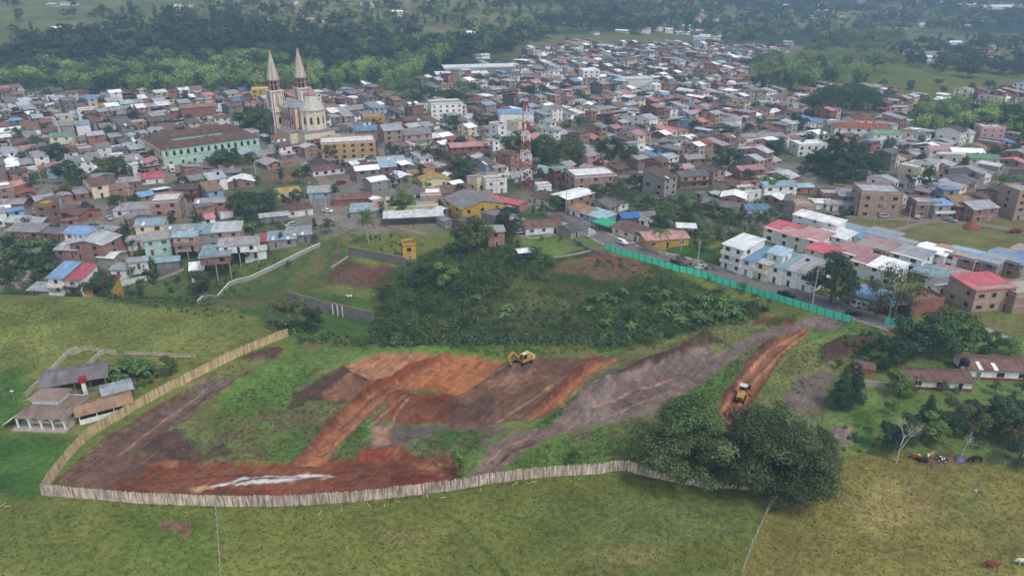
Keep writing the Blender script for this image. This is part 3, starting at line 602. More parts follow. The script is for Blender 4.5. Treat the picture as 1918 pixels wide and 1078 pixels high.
def house_at(x, y, w, d, rot, st, wall, rt, roof, label=None, wins=2, frame=None, sl=0.27, stilts=0, openf=0, balc=False, skyl=0, tank=False, name='house', cat='house', faces=(0, 1, 2), H=None, doors=1, base=None, fl=2.6):
    a = math.radians(rot); ca, sa = math.cos(a), math.sin(a)
    cs = [(x + ca * u - sa * v, y + sa * u + ca * v) for u in (-w / 2, 0, w / 2) for v in (-d / 2, 0, d / 2)]
    zs_ = T0([c[0] for c in cs], [c[1] for c in cs]); z = float(np.max(zs_) if stilts else .75 * np.mean(zs_) + .25 * np.max(zs_)) - 0.1
    if stilts: z += 0
    root = thing(name, (x, y, z), a); H = H or (st * fl + 0.2)
    z0 = -3.0 if not stilts else 0.0
    b = MB(); b.box(-w / 2, -d / 2, z0, w / 2, d / 2, H)
    if rt == 'gable':
        r = sl * d / 2
        for s in (-1, 1): b.prism([(-d / 2, H - .01), (d / 2, H - .01), (0, H + r - .03)], s * w / 2 - (0.15 if s > 0 else 0), s * w / 2 + (0.15 if s < 0 else 0), 0, 'x')
    elif rt == 'cross':
        r = sl * w / 2
        for s in (-1, 1): b.prism([(-w / 2, H - .01), (w / 2, H - .01), (0, H + r - .03)], s * d / 2 - (0.15 if s > 0 else 0), s * d / 2 + (0.15 if s < 0 else 0), 0, 'y')
    elif rt == 'shed':
        r = sl * d * 0.6; b.prism([(-d / 2, H - .01), (d / 2, H - .01), (d / 2, H + r - .02), (-d / 2, H - .005)], -w / 2 + .002, w / 2 - .002, 0, 'x')
    elif rt == 'flat':
        for q in ((-w / 2, -d / 2, w / 2, -d / 2 + .15), (-w / 2, d / 2 - .15, w / 2, d / 2), (-w / 2, -d / 2 + .15, -w / 2 + .15, d / 2 - .15), (w / 2 - .15, -d / 2 + .15, w / 2, d / 2 - .15)): b.box(q[0], q[1], H + .19, q[2], q[3], H + 0.9)
    b.obj('wall', wall, root)
    rb = MB(); roof_geo(rb, rt, w, d, H, sl); ro = rb.obj('roof', roof, root)
    if frame:
        fb = MB(); e = 0.05; n = max(1, round(w / 3.6)); m = max(1, round(d / 3.8))
        for k in range(n + 1):
            u = -w / 2 + w * k / n
            for s in (-1, 1): fb.box(u - .16, s * (d / 2) - (e if s < 0 else -0.001), -2, u + .16, s * (d / 2) + (e if s > 0 else -.001), H - .02)
        for k in range(m + 1):
            v = -d / 2 + d * k / m
            for s in (-1, 1): fb.box(s * (w / 2) - (e if s < 0 else -.001), v - .16, -2, s * (w / 2) + (e if s > 0 else -.001), v + .16, H - .021)
        for k in range(1, st + 1):
            zz = k * fl + (0 if k < st else 0.1); g = e + .012
            fb.box(-w / 2 - g, -d / 2 - g, zz - .28, w / 2 + g, d / 2 + g, zz - 0.02)
        fb.obj('concrete_frame', frame, root)
    if stilts:
        for u in (-w / 2 + .3, 0, w / 2 - .3):
            for v in (-d / 2 + .3, d / 2 - .3): MB().box(u - .14, v - .14, -stilts - 3, u + .14, v + .14, 0).obj('stilt', 'concrete', root)
        root.location.z += stilts
    if base: MB().box(-w / 2 - .04, -d / 2 - .04, -.8, w / 2 + .04, d / 2 + .04, 0.75).obj('plinth', base, root)
    wm = WIN[random.choice((0, 0, 1, 2)) if wall not in ('brick', 'brick_pale', 'brick_red', 'block_grey') else random.choice((2, 2, 1))]
    if wins:
        for fc in faces:
            L = w if fc in (0, 3) else d; n = max(1, int(L / 3.6)) if fc == 0 else max(1, min(int(L / 5), 3))
            n = min(n, wins + 1 if fc == 0 else wins)
            for s in range(st):
                for k in range(n):
                    u = -L / 2 + L * (k + 0.5) / n + random.uniform(-.15, .15)
                    if fc == 0 and s == 0 and doors and k == (st + int(w)) % n:
                        placew(root, random.choice(DOOR), 'door', 0, w, d, u, 1.05, 1.05, 2.15); continue
                    if fc != 0 and random.random() < 0.35: continue
                    placew(root, wm, 'window', fc, w, d, u, s * fl + 1.55, random.choice((1.1, 1.3, 1.6)), random.choice((1.1, 1.25)))
    if balc:
        for s in range(1, st):
            bb = MB(); zz = s * fl; bb.box(-w / 2 + .1, -d / 2 - 1.1, zz - .12, w / 2 - .1, -d / 2 - .01, zz)
            bb.box(-w / 2 + .1, -d / 2 - 1.1, zz, w / 2 - .1, -d / 2 - 1.0, zz + .9).box(-w / 2 + .1, -d / 2 - 1.0, zz, -w / 2 + .2, -d / 2 - .01, zz + .9).box(w / 2 - .2, -d / 2 - 1.0, zz, w / 2 - .1, -d / 2 - .01, zz + .9)
            bb.obj('balcony', balc, root)
    for k in range(skyl):                                # pale translucent sheets let into the roof
        if rt in ('gable', 'shed'):
            u = random.uniform(-w / 2 + .6, w / 2 - .6); k2 = sl if rt == 'gable' else (sl * 0.6 * d + 0.15) / (d + 0.9)
            v0 = -d / 2 - .2; v1 = v0 + (d / 2) * random.uniform(.4, .75)
            zf = (lambda v: H + .06 + (v + d / 2) * sl) if rt == 'gable' else (lambda v: H - .02 + (v + d / 2 + .45) * k2)
            MB().slab([(u - .45, v0, zf(v0) + .03), (u + .45, v0, zf(v0) + .03), (u + .45, v1, zf(v1) + .03), (u - .45, v1, zf(v1) + .03)], 0.05).obj('skylight_sheet', 'white_roof', ro)
    if tank: link('water_tank', TANK, root, (random.uniform(-w / 4, w / 4), d / 4, H + (0.18 if rt == 'flat' else sl * d * 0.22)))
    FOOT.append((x, y, w, d, a)); p = proj(x, y, z + H / 2)
    HOUSES.append(dict(o=root, label=label, look=f"{STW.get(st, 'tall')} {WALLW.get(wall, wall)} {cat} with {ROOFW.get(roof, roof)} roof", px=float(p[0]), py=float(p[1]), cat=cat, rad=w * FPX / p[2] / 2))
    root['category'] = cat; root['group'] = 'houses of the town'
    return root
def house(px, py, w, d, rot, *a, **k):
    """px, py: the photo's foot of the middle of the front wall"""
    p = P1(px, py); r = math.radians(rot); return house_at(p[0] - math.sin(r) * d / 2, p[1] + math.cos(r) * d / 2, w, d, rot, *a, **k)
HB = 'house'
# --- left cluster
def fixed_y(px, Y, w, d, rot, *a, **k):
    X = 0.0
    for _ in range(4):
        q = proj(X, Y, float(T0(X, Y))); X += (px - q[0]) * q[2] / FPX
    return house_at(X, Y, w, d, rot, *a, **k)
fixed_y(133, 213, 5.0, 9, -6, 3, 'white', 'shed', 'blue_roof', 'white three-storey townhouse with blue roof and balconies beside the hill pasture', balc='white', wins=2, sl=.3)
fixed_y(163, 212.6, 5.0, 9, -6, 3, 'white', 'shed', 'pink_roof', 'maroon and white three-storey townhouse with red roof between blue-roofed and yellow townhouses', wins=2, sl=.3, balc='maroon')
fixed_y(200, 212.2, 6.6, 8, -6, 2, 'yellow', 'shed', 'maroon', 'yellow two-storey townhouse with dark red roof at the end of its row', wins=2, sl=.3, balc='cream')
fixed_y(92, 211, 9, 5, -4, 1, 'grey_wall', 'shed', 'zinc', 'low zinc shed with weathered roof left of the white three-storey townhouse', wins=0, sl=.15)
house(170, 497, 12, 10, -8, 2, 'brick', 'cross', 'zinc', 'wide bare brick house with pale grey gable roof and one dark window above townhouses', wins=1, sl=.2)
house(128, 490, 8, 8, -8, 1, 'brick', 'shed', 'zinc', 'brick lean-to with grey sheet roof attached left of the wide brick house', wins=1)
house(202, 505, 6, 6, -10, 1, 'grey_wall', 'gable', 'white_roof', 'small shack with whitish sheet roof right of the wide brick house', wins=0)
house(148, 470, 9, 8, -12, 2, 'white', 'gable', 'blue_roof', 'white house with open upper floor under a bright blue roof near dirt road', wins=2, frame='brick')
house(182, 462, 7, 8, -12, 1, 'brick', 'shed', 'zinc', None, wins=1)
house(85, 425, 5.5, 6, -8, 3, 'brick', 'flat', 'yellow_roof', 'narrow brick tower house with ochre top floor beside brown tiled house', wins=1)
house(130, 412, 12, 9, -30, 1, 'brick_red', 'gable', 'tile', None, wins=1); house(45, 430, 14, 8, -8, 1, 'block_grey', 'gable', 'zinc', None, skyl=1); house(20, 395, 10, 8, 10, 1, 'brick', 'gable', 'fibre', None)
house(45, 448, 12, 6, -5, 1, 'brick', 'shed', 'fibre', None)
house(100, 452, 10, 6, -10, 1, 'brick', 'shed', 'fibre_dark', None); house(30, 360, 10, 9, 30, 1, 'brick', 'gable', 'rose_roof', None)
house(248, 405, 13, 10, 12, 1, 'white', 'hip', 'fibre', 'white bungalow with grey hip roof and one white skylight on street corner', wins=3)
house(315, 418, 9.5, 11, 14, 3, 'brick', 'flat', 'white_roof', 'tall bare brick house with stepped terraces right of white hip-roofed bungalow', wins=2, frame='concrete')
house(350, 378, 9, 8, 10, 2, 'brick_red', 'gable', 'tile_dark', 'two-storey house with dark tiled roof and veranda posts behind brick terraces', balc='frame_brown')
house(395, 392, 11, 7, 10, 1, 'grey_wall', 'gable', 'fibre', None, skyl=1); house(230, 378, 8, 7, 12, 1, 'brick', 'gable', 'tile', None)
house(285, 452, 9, 9, 15, 2, 'cream', 'gable', 'pale_blue', 'cream house with patched pale blue sheet roof beside the dirt road', skyl=1, sl=.2)
house(335, 447, 10, 7, 12, 1, 'brick', 'gable', 'zinc', None, skyl=2); house(330, 462, 8, 6, 15, 1, 'brick_red', 'shed', 'zinc', None)
house(300, 485, 8, 8, 22, 2, 'mint', 'gable', 'fibre', 'small pale green house with grey sheet roof standing on sloping ground'); house(354, 490, 7.5, 6, 8, 2, 'pink_wall', 'gable', 'pale_blue', 'small lilac two-storey house with pale blue roof on stilts', stilts=1.2, balc='timber')
house(390, 470, 8, 7, 10, 2, 'grey_wall', 'shed', 'pale_blue', None); house(428, 465, 9, 7, 10, 2, 'brick_pale', 'shed', 'zinc', 'brick house with wide zinc shed roof and blue doors', wins=2)
house(452, 503, 12, 8.5, 12, 1, 'white', 'gable', 'fibre', 'white house with grey roof and wide windows raised on stilts', stilts=2.2, wins=2, balc=False)
house(410, 532, 9, 9, 12, 1, 'brick', 'shed', 'pale_blue', 'brick room on tall concrete stilts under a pale blue zinc roof', stilts=2.6, wins=1, sl=.12)
house(372, 527, 4, 5, 20, 1, 'white', 'shed', 'white_roof', None, wins=0)
house(503, 468, 8, 6, 14, 1, 'brick', 'shed', 'pink_roof', 'low brick shack under bright pink-red roof at wall end', wins=1, sl=.15); house(530, 465, 9, 6, 14, 1, 'grey_wall', 'shed', 'pale_blue', None, skyl=2); house(562, 455, 8, 6, 14, 1, 'block_grey', 'shed', 'zinc', None, skyl=2)
house(562, 405, 10, 8, 25, 1, 'white', 'hip', 'tile', 'white house with brown hip roof beside the bend of the road'); house(515, 418, 10, 5, 20, 1, 'block_grey', 'gable', 'zinc', None, wins=0)
house(283, 345, 10, 9, 20, 1, 'white', 'gable', 'pink_roof', 'white house with bright red gable roof left of parked truck'); house(245, 352, 8, 8, 20, 1, 'brick', 'gable', 'fibre', None)
house(452, 352, 11, 8, 12, 1, 'brick', 'cross', 'white_roof', 'small brick house with white gable roof on dirt yard', wins=1)
house(370, 345, 14, 6, 12, 1, 'cream', 'gable', 'tile_dark', None); house(425, 335, 12, 8, 14, 1, 'block_grey', 'gable', 'fibre', None, skyl=1)
house(262, 512, 6, 5, 20, 1, 'white', 'gable', 'zinc', None, wins=1); house(318, 512, 7, 5, 16, 1, 'block_grey', 'gable', 'pale_blue', None, wins=1); house(480, 488, 7, 5, 14, 1, 'white', 'gable', 'zinc', None, wins=1); house(262, 468, 7, 6, 16, 1, 'white', 'gable', 'fibre', None, wins=1); house(378, 452, 8, 6, 12, 1, 'brick', 'gable', 'zinc', None, wins=1)
house(225, 525, 5, 4, 0, 1, 'white', 'shed', 'zinc', None, wins=1)
# --- centre
house(690, 408, 13, 9, 8, 1, 'grey_wall', 'shed', 'pale_blue', 'long low hall with pale grey-blue roof beside the palm', wins=0, sl=.08, H=2.6); house(722, 400, 9, 8, 8, 1, 'orange_wall', 'shed', 'rose_roof', 'small orange kiosk with rose roof between grey hall and white canopy', wins=1, sl=.1)
house(772, 402, 20, 12, 10, 1, 'cream', 'flat', 'concrete', 'long cream building with parapet behind the white restaurant canopy', wins=2)
house(760, 388, 15, 8, 8, 2, 'white', 'gable', 'fibre_dark', 'white gable-ended house with dark grey roof behind the restaurant', wins=2); house(808, 390, 8, 8, 8, 2, 'brick_pale', 'flat', 'white_roof', None, wins=0, frame='concrete')
house(905, 412, 17, 17, 28, 2, 'yellow', 'cross', 'fibre', 'big yellow hall with wide grey gable roof beside garden trees', wins=2, sl=.25)
house(872, 400, 13, 14, 28, 1, 'brick', 'gable', 'fibre', None, wins=1); house(855, 372, 14, 11, 12, 1, 'yellow', 'hip', 'tile', 'yellow bungalow with broad dark brown hip roof', wins=2)
house(935, 388, 20, 5, -38, 1, 'brick', 'gable', 'pink_roof', 'long narrow shed with faded red roof behind yellow hall', wins=0)
house(1018, 438, 13, 8, 14, 1, 'white', 'gable', 'tile', 'white garden house with brown tiled roof and veranda by lawn', wins=3); house(1052, 430, 5, 9, 14, 1, 'white', 'cross', 'tile', 'white gabled garden wing with brown tiled roof at the road', wins=1)
house(930, 462, 5.5, 7, 12, 2, 'brick', 'gable', 'fibre', 'narrow brick and white two-storey house left of garden lawn', wins=1)
house(1115, 366, 18, 13, 14, 3, 'brick_pale', 'flat', 'white_roof', 'large three-storey pale brick block with concrete frame and white roof', wins=2, frame='concrete'); house(1048, 345, 13, 10, 14, 2, 'brick', 'gable', 'green_roof', 'brick house with dull green roof left of large brick block', wins=1)
house(1016, 386, 14, 10, -50, 1, 'cream', 'gable', 'tile_dark', 'long cream house with dark tiled roof fronting the main road', wins=4, faces=(0, 2)); house(1047, 394, 9, 15, -50, 2, 'brick', 'cross', 'white_roof', 'two-storey white-fronted brick house with pale roof on main road corner', wins=3, balc='metal_dark', sl=.12)
house(1082, 408, 9, 8, -50, 1, 'white', 'gable', 'rust_roof', None); house(1110, 418, 10, 7, -50, 1, 'blue_wall', 'shed', 'pale_blue', 'pale blue shed with light sheet roof beside green netting', sl=.15, wins=1)
house(1172, 446, 13, 9, -50, 1, 'cream', 'gable', 'tile_dark', 'old cottage with brown tiled roof and cream windows beside main road', wins=3)
house(1188, 420, 9, 6, 14, 1, 'brick_red', 'gable', 'tarp_blue', 'shack covered with bright blue tarpaulin behind old cottage', wins=0); house(1215, 418, 6, 6, 14, 1, 'block_grey', 'gable', 'fibre', None, wins=0)
house(1250, 463, 15, 10, 12, 1, 'yellow', 'gable', 'rose_roof', 'yellow bar with rose sheet roof beside main road and palm', wins=2, sl=.22, H=3.0)
house(930, 362, 9, 6, 14, 2, 'white', 'flat', 'concrete', 'small white cube house with many small windows left of mast', wins=3); house(1020, 362, 6, 5, 14, 1, 'white', 'flat', 'concrete', None, wins=1)
house(540, 392 - 20, 10, 8, 25, 1, 'cream', 'gable', 'yellow_roof', None); house(600, 372, 9, 6, 14, 1, 'blue_wall', 'shed', 'zinc', None, wins=1)
house(690, 340, 10, 8, 20, 2, 'block_grey', 'gable', 'white_roof', 'grey block house with whitish patched roof beside banana grove', wins=1); house(818, 350, 12, 9, 20, 1, 'cream', 'cross', 'yellow_roof', 'house with faded ochre gable roof and cream end wall', wins=1)
house(640, 325, 26, 9, 30, 1, 'white', 'gable', 'tile', 'long white colonial house with brown tiled roof along sandy street', wins=6, faces=(0, 1))
house(590, 318, 12, 8, -45, 1, 'blue_wall', 'gable', 'tile_dark', None, wins=3); house(700, 312, 30, 7, 20, 1, 'grey_wall', 'gable', 'zinc', None, skyl=1); house(745, 322, 15, 8, 18, 1, 'brick', 'shed', 'pale_blue', None); house(790, 335, 12, 7, 18, 1, 'brick', 'gable', 'rust_roof', None)
house(660, 385, 14, 9, 10, 1, 'brick_red', 'gable', 'tile', 'old tile-roofed warehouse with mottled grey wall behind restaurant', wins=0)
# --- right: terrace row along the main road
yy = [(1368, 524, 7.5, 3, 'white', 'white_roof', 'tall white three-storey house with cream sloping roof at start of terrace row'), (1395, 533, 5.2, 2, 'white', 'blue_roof', 'white terrace house with dark blue roof second along the main road'),
      (1421, 540, 5.2, 2, 'cream', 'zinc', 'terrace house with zinc roof and green balcony third along the main road'), (1448, 547, 5.2, 2, 'white', 'pale_blue', 'white terrace house with pale blue roof fourth along the main road'),
      (1475, 554, 5.2, 2, 'white', 'zinc', 'white terrace house with grey zinc roof behind parked black pickup'), (1502, 561, 5.2, 2, 'white', 'fibre', 'white end terrace house with grey sheet roof left of round roadside tree')]
for i, (a_, b_, w_, s_, wl_, rf_, lb_) in enumerate(yy):
    house(a_, b_ - 16, w_, 11, -50, s_, wl_, 'shed', rf_, lb_, wins=2, sl=.2 if i else .12, balc='white' if i in (0, 2) else False, tank=i in (2, 4))
house(1445, 522, 5, 5, -50, 3, 'white', 'shed', 'pale_blue', 'white upper room with pale roof rising above the terrace row', wins=1)
for px_, py_, w_, d_, s_, wl_, rf_, rt_ in ((1450, 470, 9, 9, 2, 'white', 'pink_roof', 'shed'), (1478, 480, 9, 10, 2, 'white', 'pink_roof', 'gable'), (1505, 486, 9, 10, 2, 'white', 'pink_roof', 'shed'), (1520, 462, 16, 6, 3, 'white', 'white_roof', 'shed'), (1530, 512, 9, 9, 2, 'white', 'pink_roof', 'gable'),
        (1552, 480, 10, 8, 2, 'white', 'white_roof', 'shed'), (1575, 470, 9, 9, 2, 'white', 'pale_blue', 'gable'), (1605, 485, 10, 9, 2, 'white', 'blue_roof', 'gable'), (1638, 482, 10, 9, 2, 'brick_pale', 'blue_roof', 'gable'), (1625, 505, 10, 9, 2, 'brick', 'rose_roof', 'shed'),
        (1660, 500, 10, 10, 2, 'brick_pale', 'zinc', 'gable'), (1612, 535, 8, 9, 2, 'white', 'rose_roof', 'shed'), (1645, 545, 8, 9, 2, 'white', 'white_roof', 'shed'), (1690, 520, 10, 9, 2, 'white', 'zinc', 'shed'), (1735, 512, 9, 9, 2, 'white', 'white_roof', 'gable'), (1762, 515, 8, 9, 2, 'white', 'rose_roof', 'gable'),
        (1790, 522, 9, 8, 2, 'brick', 'pale_blue', 'shed'), (1820, 528, 12, 9, 2, 'brick', 'blue_roof', 'gable'), (1785, 545, 14, 8, 1, 'white', 'rose_roof', 'gable'), (1752, 548, 15, 8, 1, 'block_grey', 'pale_blue', 'shed'), (1870, 528, 10, 11, 2, 'brick', 'blue_roof', 'gable'), (1905, 535, 7, 10, 2, 'white', 'blue_roof', 'shed'), (1580, 515, 8, 9, 2, 'white', 'rose_roof', 'shed'), (1910, 515, 8, 8, 2, 'brick_pale', 'rose_roof', 'gable')):
    house(px_, py_ - 14, w_, d_, -50, s_, wl_, rt_, rf_ if rf_ != 'pink_roof' or px_ in (1450, 1530) else 'rose_roof', None, wins=2, sl=.13, H=s_ * 2.4, frame='concrete' if wl_.startswith('brick') else None)
house(1787, 549, 14, 4, 14, 1, 'white', 'shed', 'fibre', 'long low white garage building with pilasters beside the dirt lane', wins=3, sl=.05, H=3.2)
house(1855, 582, 12, 10, 10, 2, 'brick_pale', 'shed', 'pink_roof', 'brick house with red sheet roof and outside stair at dirt lane', wins=2, frame='concrete', sl=.06, fl=3.3); house(1930, 585, 12, 9, 10, 2, 'brick_pale', 'flat', 'concrete', 'unfinished brick hall with concrete frame at the right picture edge', wins=0, frame='concrete')
house(1732, 590, 10, 6, 12, 1, 'brick_red', 'flat', 'rust_roof', 'low red brick store with open top beside food stall', wins=0, H=4.2)
house(1644, 408, 14.5, 12, -8, 3, 'brick_pale', 'flat', 'zinc', 'solitary tall brick cube with concrete frame above the meadow', wins=2, frame='concrete', fl=3.1)
house(1735, 408, 9, 8, -4, 2, 'brick', 'flat', 'zinc', 'unfinished brick house between brick cube and blue-roofed house', wins=1, frame='concrete'); house(1768, 410, 9, 9, 2, 2, 'grey_wall', 'hip', 'blue_roof', 'grey house with bright blue hip roof beside the meadow road', wins=2, balc='white'); house(1775, 392, 6, 6, 2, 3, 'grey_wall', 'hip', 'blue_roof', None)
house(1808, 412, 8, 9, -4, 2, 'maroon', 'shed', 'rust_roof', None, wins=2); house(1842, 416, 11, 10, 16, 2, 'brick', 'gable', 'zinc', 'wide brick house with zinc roof and exposed frame on meadow road', wins=1, frame='concrete'); house(1915, 412, 8, 10, 6, 4, 'brick_pale', 'flat', 'concrete', 'tall brick tower house cut by the right picture edge', wins=1, frame='concrete')
house(1575, 395, 11, 6, -6, 1, 'white', 'gable', 'fibre', None, wins=3); house(1525, 392, 12, 6, -6, 1, 'white', 'gable', 'white_roof', None, wins=3); house(1502, 425, 7, 6, -4, 3, 'brick_pale', 'flat', 'concrete', 'slim three-storey brick house above the red-roofed terrace', wins=1, frame='concrete')
house(1483, 402, 7, 9, -30, 2, 'block_grey', 'gable', 'fibre_dark', None); house(1560, 388 - 10, 9, 8, -6, 1, 'brick_red', 'flat', 'zinc', None); house(1592, 392, 9, 6, -6, 2, 'brick', 'shed', 'zinc', None)
house(1408, 340, 12, 8, 14, 2, 'brick', 'gable', 'rose_roof', 'two-storey brick house with bare side wall above gully'); house(1520, 292, 15, 9, 8, 2, 'white', 'flat', 'white_roof', 'white modern villa with flat roof and dark lower floor', wins=3)
house(1405, 385, 8, 8, 12, 2, 'white', 'flat', 'concrete', None, wins=2); house(1460, 372, 14, 8, 10, 2, 'white', 'gable', 'pale_blue', None, wins=3); house(1505, 362, 8, 6, 4, 1, 'orange_wall', 'gable', 'pale_blue', None, wins=2); house(1420, 405, 9, 7, 6, 1, 'white', 'gable', 'blue_roof', None); house(1370, 395, 9, 8, -20, 2, 'brick', 'cross', 'white_roof', None)
house(1345, 398, 14, 9, -35, 1, 'brick', 'gable', 'fibre_dark', None); house(1300, 352, 13, 9, 14, 2, 'brick_pale', 'gable', 'fibre_dark', None, balc='frame_brown'); house(1305, 330 - 12, 10, 8, 14, 2, 'brick', 'gable', 'fibre', None, frame='concrete')
# --- landmarks of the middle distance
house(655, 298, 26, 14, 14, 3, 'tan', 'flat', 'white_roof', 'tan three-storey hotel with white roof edge in front of the church', wins=5); house(740, 282, 10, 14, 24, 4, 'brick_pale', 'gable', 'zinc', 'brick apartment house with open white side galleries right of tan hotel', wins=3, frame='concrete'); house(785, 280, 14, 14, 20, 3, 'brick_pale', 'gable', 'fibre', 'large brick building with concrete frame and twin grey gables', wins=2, frame='concrete')
house(705, 262, 22, 12, 14, 2, 'brick', 'gable', 'blue_roof', 'long brick hall with blue roof behind the tan hotel', wins=0, frame='concrete'); house(838, 228, 19, 14, 14, 4, 'white', 'flat', 'concrete', 'stark white four-storey block beside the park trees', wins=4); house(805, 218, 12, 12, 14, 2, 'white', 'flat', 'concrete', 'white lower wing attached left of stark white block', wins=1)
house(968, 238, 20, 15, 8, 3, 'white', 'gable', 'blue_roof', 'white windowless hall with blue roof behind the lattice mast', wins=0, sl=.12); house(975, 248, 14, 6, 8, 2, 'white', 'flat', 'concrete', None, wins=2)
house(882, 302 - 8, 20, 9, 16, 2, 'brick_red', 'gable', 'rose_roof', 'long red brick house with rose roof left of park trees', wins=4); house(700, 237, 12, 9, 14, 2, 'yellow', 'flat', 'concrete', None, wins=3, balc='yellow')
house(1615, 258, 30, 12, -8, 2, 'white', 'hip', 'tile_orange', 'large white building with orange tiled hip roofs before bamboo', wins=5); house(1618, 252, 12, 13, -8, 3, 'white', 'hip', 'tile_orange', 'raised central block of white building with orange tiled roof', wins=3)
house(1430, 265, 24, 8, 10, 1, 'white', 'gable', 'fibre', 'long white warehouse with grey roof and blank wall', wins=0); house(1660, 270, 14, 9, -6, 2, 'white', 'gable', 'green_roof', None, wins=3); house(1570, 250, 12, 9, -4, 2, 'green_wall', 'gable', 'fibre', None)
house(1840, 318, 13, 9, -10, 2, 'cream', 'gable', 'green_roof', 'cream house with green roof near right picture edge', wins=3); house(1765, 302, 13, 9, -12, 2, 'white', 'gable', 'rose_roof', 'white house with rose sheet roof beside brick rows', wins=3); house(1810, 306, 14, 9, -10, 2, 'brick', 'gable', 'white_roof', None, wins=2)
house(1855, 268, 12, 9, -6, 3, 'pink_wall', 'flat', 'white_roof', None, wins=2); house(120, 285, 10, 9, 20, 3, 'cream', 'gable', 'green_roof', 'cream three-storey house with green roof left of mint school', wins=3, balc='cream'); house(166, 232, 9, 8, 24, 3, 'white', 'flat', 'concrete', None, wins=3)
house(375, 270 - 45, 20, 10, 30, 3, 'brick_red', 'gable', 'rust_roof', 'long bare brick building behind the mint school', wins=0); house(430, 236, 16, 7, 20, 2, 'white', 'gable', 'tile', 'white arcaded house with red tiled roof on the square', wins=4); house(490, 190, 12, 10, 16, 3, 'yellow', 'flat', 'cream', None, wins=2)
house(1107, 158, 14, 11, 14, 4, 'white', 'flat', 'white_roof', 'white four-storey block among distant roofs', wins=3)
house(1195, 168, 24, 16, 10, 3, 'white', 'hip', 'white_roof', 'large white drum-like hall on yellow base among distant roofs', wins=0, base='yellow', sl=.08)
house(900, 140, 62, 22, 12, 2, 'grey_wall', 'shed', 'white_roof', 'long white-roofed market hall at the forest edge', wins=0, sl=.06); house(868, 146, 45, 18, 12, 1, 'grey_wall', 'shed', 'white_roof', 'lower white-roofed hall in front of the market hall', wins=0, sl=.06)
# two farms
NFARM = len(HOUSES)

# ------------------------------------------------------------------ the town's streets of row houses
EXCL = [PL(q)[:, :2] for q in (
    [(-60, 440), (112, 440), (120, 560), (-60, 560)], [(425, 350), (540, 350), (540, 410), (420, 430)], [(640, 440), (800, 430), (960, 440), (1110, 440), (1110, 480), (600, 540)], [(700, 350), (820, 325), (850, 350), (800, 375), (720, 378)],
    [(1130, 350), (1290, 372), (1440, 378), (1500, 410), (1440, 430), (1340, 470), (1270, 440), (1170, 395)], [(1490, 410), (2000, 415), (2000, 490), (1520, 480)], [(1440, 285), (1530, 265), (1640, 300), (1640, 335), (1560, 350), (1480, 320)],
    [(1690, 205), (1780, 190), (1990, 215), (1990, 265), (1700, 258)], [(1495, 175), (1640, 178), (1645, 225), (1500, 228)], [(1395, 105), (1690, 112), (1690, 160), (1400, 160)], [(700, 170), (900, 170), (905, 205), (720, 205)], [(940, 268), (1085, 272), (1080, 318), (960, 305)], [(1100, 268), (1180, 272), (1180, 320), (1110, 310)],
    [(1300, 290), (1390, 290), (1395, 335), (1310, 330)], [(440, 205), (512, 205), (512, 262), (450, 250)], [(60, 335), (150, 328), (200, 345), (190, 360), (80, 362)], [(60, 432), (120, 470), (330, 420), (640, 420), (600, 470), (380, 575), (60, 575)], [(430, 315), (600, 315), (600, 350), (430, 350)], [(1040, 225), (1160, 225), (1160, 255), (1050, 255)], [(1060, 176), (1140, 176), (1140, 195), (1060, 195)])]
CHURCH_C = P1(566, 252); SCHOOL_C = P1(395, 290)
BIG = [(CHURCH_C[0] - 6, CHURCH_C[1] + 10, 34, 46, math.radians(40)), (SCHOOL_C[0], SCHOOL_C[1] + 8, 52, 36, math.radians(38))]
def clear(x, y, w, d, a):
    ca, sa = math.cos(a), math.sin(a); F = np.array(FOOT + BIG); dx_, dy_ = x - F[:, 0], y - F[:, 1]; R_ = (math.hypot(w, d) + np.hypot(F[:, 2], F[:, 3])) / 2
    for (fx, fy, fw, fd, fa) in F[dx_ ** 2 + dy_ ** 2 < R_ ** 2]:
        dx, dy = x - fx, y - fy; cb, sb = math.cos(fa), math.sin(fa); ok = False
        for (c, s, hw, hd, ow, od, oa) in ((ca, sa, w / 2, d / 2, fw / 2, fd / 2, fa - a), (cb, sb, fw / 2, fd / 2, w / 2, d / 2, a - fa)):
            u = abs(dx * c + dy * s); v = abs(-dx * s + dy * c); ex = ow * abs(math.cos(oa)) + od * abs(math.sin(oa)); ey = ow * abs(math.sin(oa)) + od * abs(math.cos(oa))
            if u > hw + ex - 0.3 or v > hd + ey - 0.3: ok = True; break
        if not ok: return False
    return True
LOTS = []; YARDS = []; GA = math.radians(40); g1 = np.array([math.cos(GA), math.sin(GA)]); g2 = np.array([-math.sin(GA), math.cos(GA)]); G0 = np.array([-60.0, 330.0])
rr = random.Random(5)
BU, BV = 78.0, 37.0
for bi in range(-14, 18):
    for bj in range(-14, 22):
        for row in (0, 1):
            u = bi * BU + 3.5
            while u < (bi + 1) * BU - 8:
                w = rr.uniform(5.0, 8.6); d = rr.uniform(9, 14.5); v = bj * BV + (3.5 + d / 2 if row == 0 else BV - 3.5 - d / 2)
                c = G0 + g1 * (u + w / 2) + g2 * v; LOTS.append((c[0], c[1], w - 0.15, d, 40 if row == 0 else 220))
                if rr.random() < 0.5:
                    v2 = bj * BV + BV / 2; c2 = G0 + g1 * (u + w / 2) + g2 * v2; YARDS.append((c2[0], c2[1]))
                u += w
L_ = np.array(LOTS); okm = sdist(L_[:, 0], L_[:, 1], TOWN_G) < -3
for e in EXCL: okm &= ~in_poly(L_[:, 0], L_[:, 1], e)
for c, hw in ROADS: okm &= seg_dist(L_[:, 0], L_[:, 1], c) > hw + 7
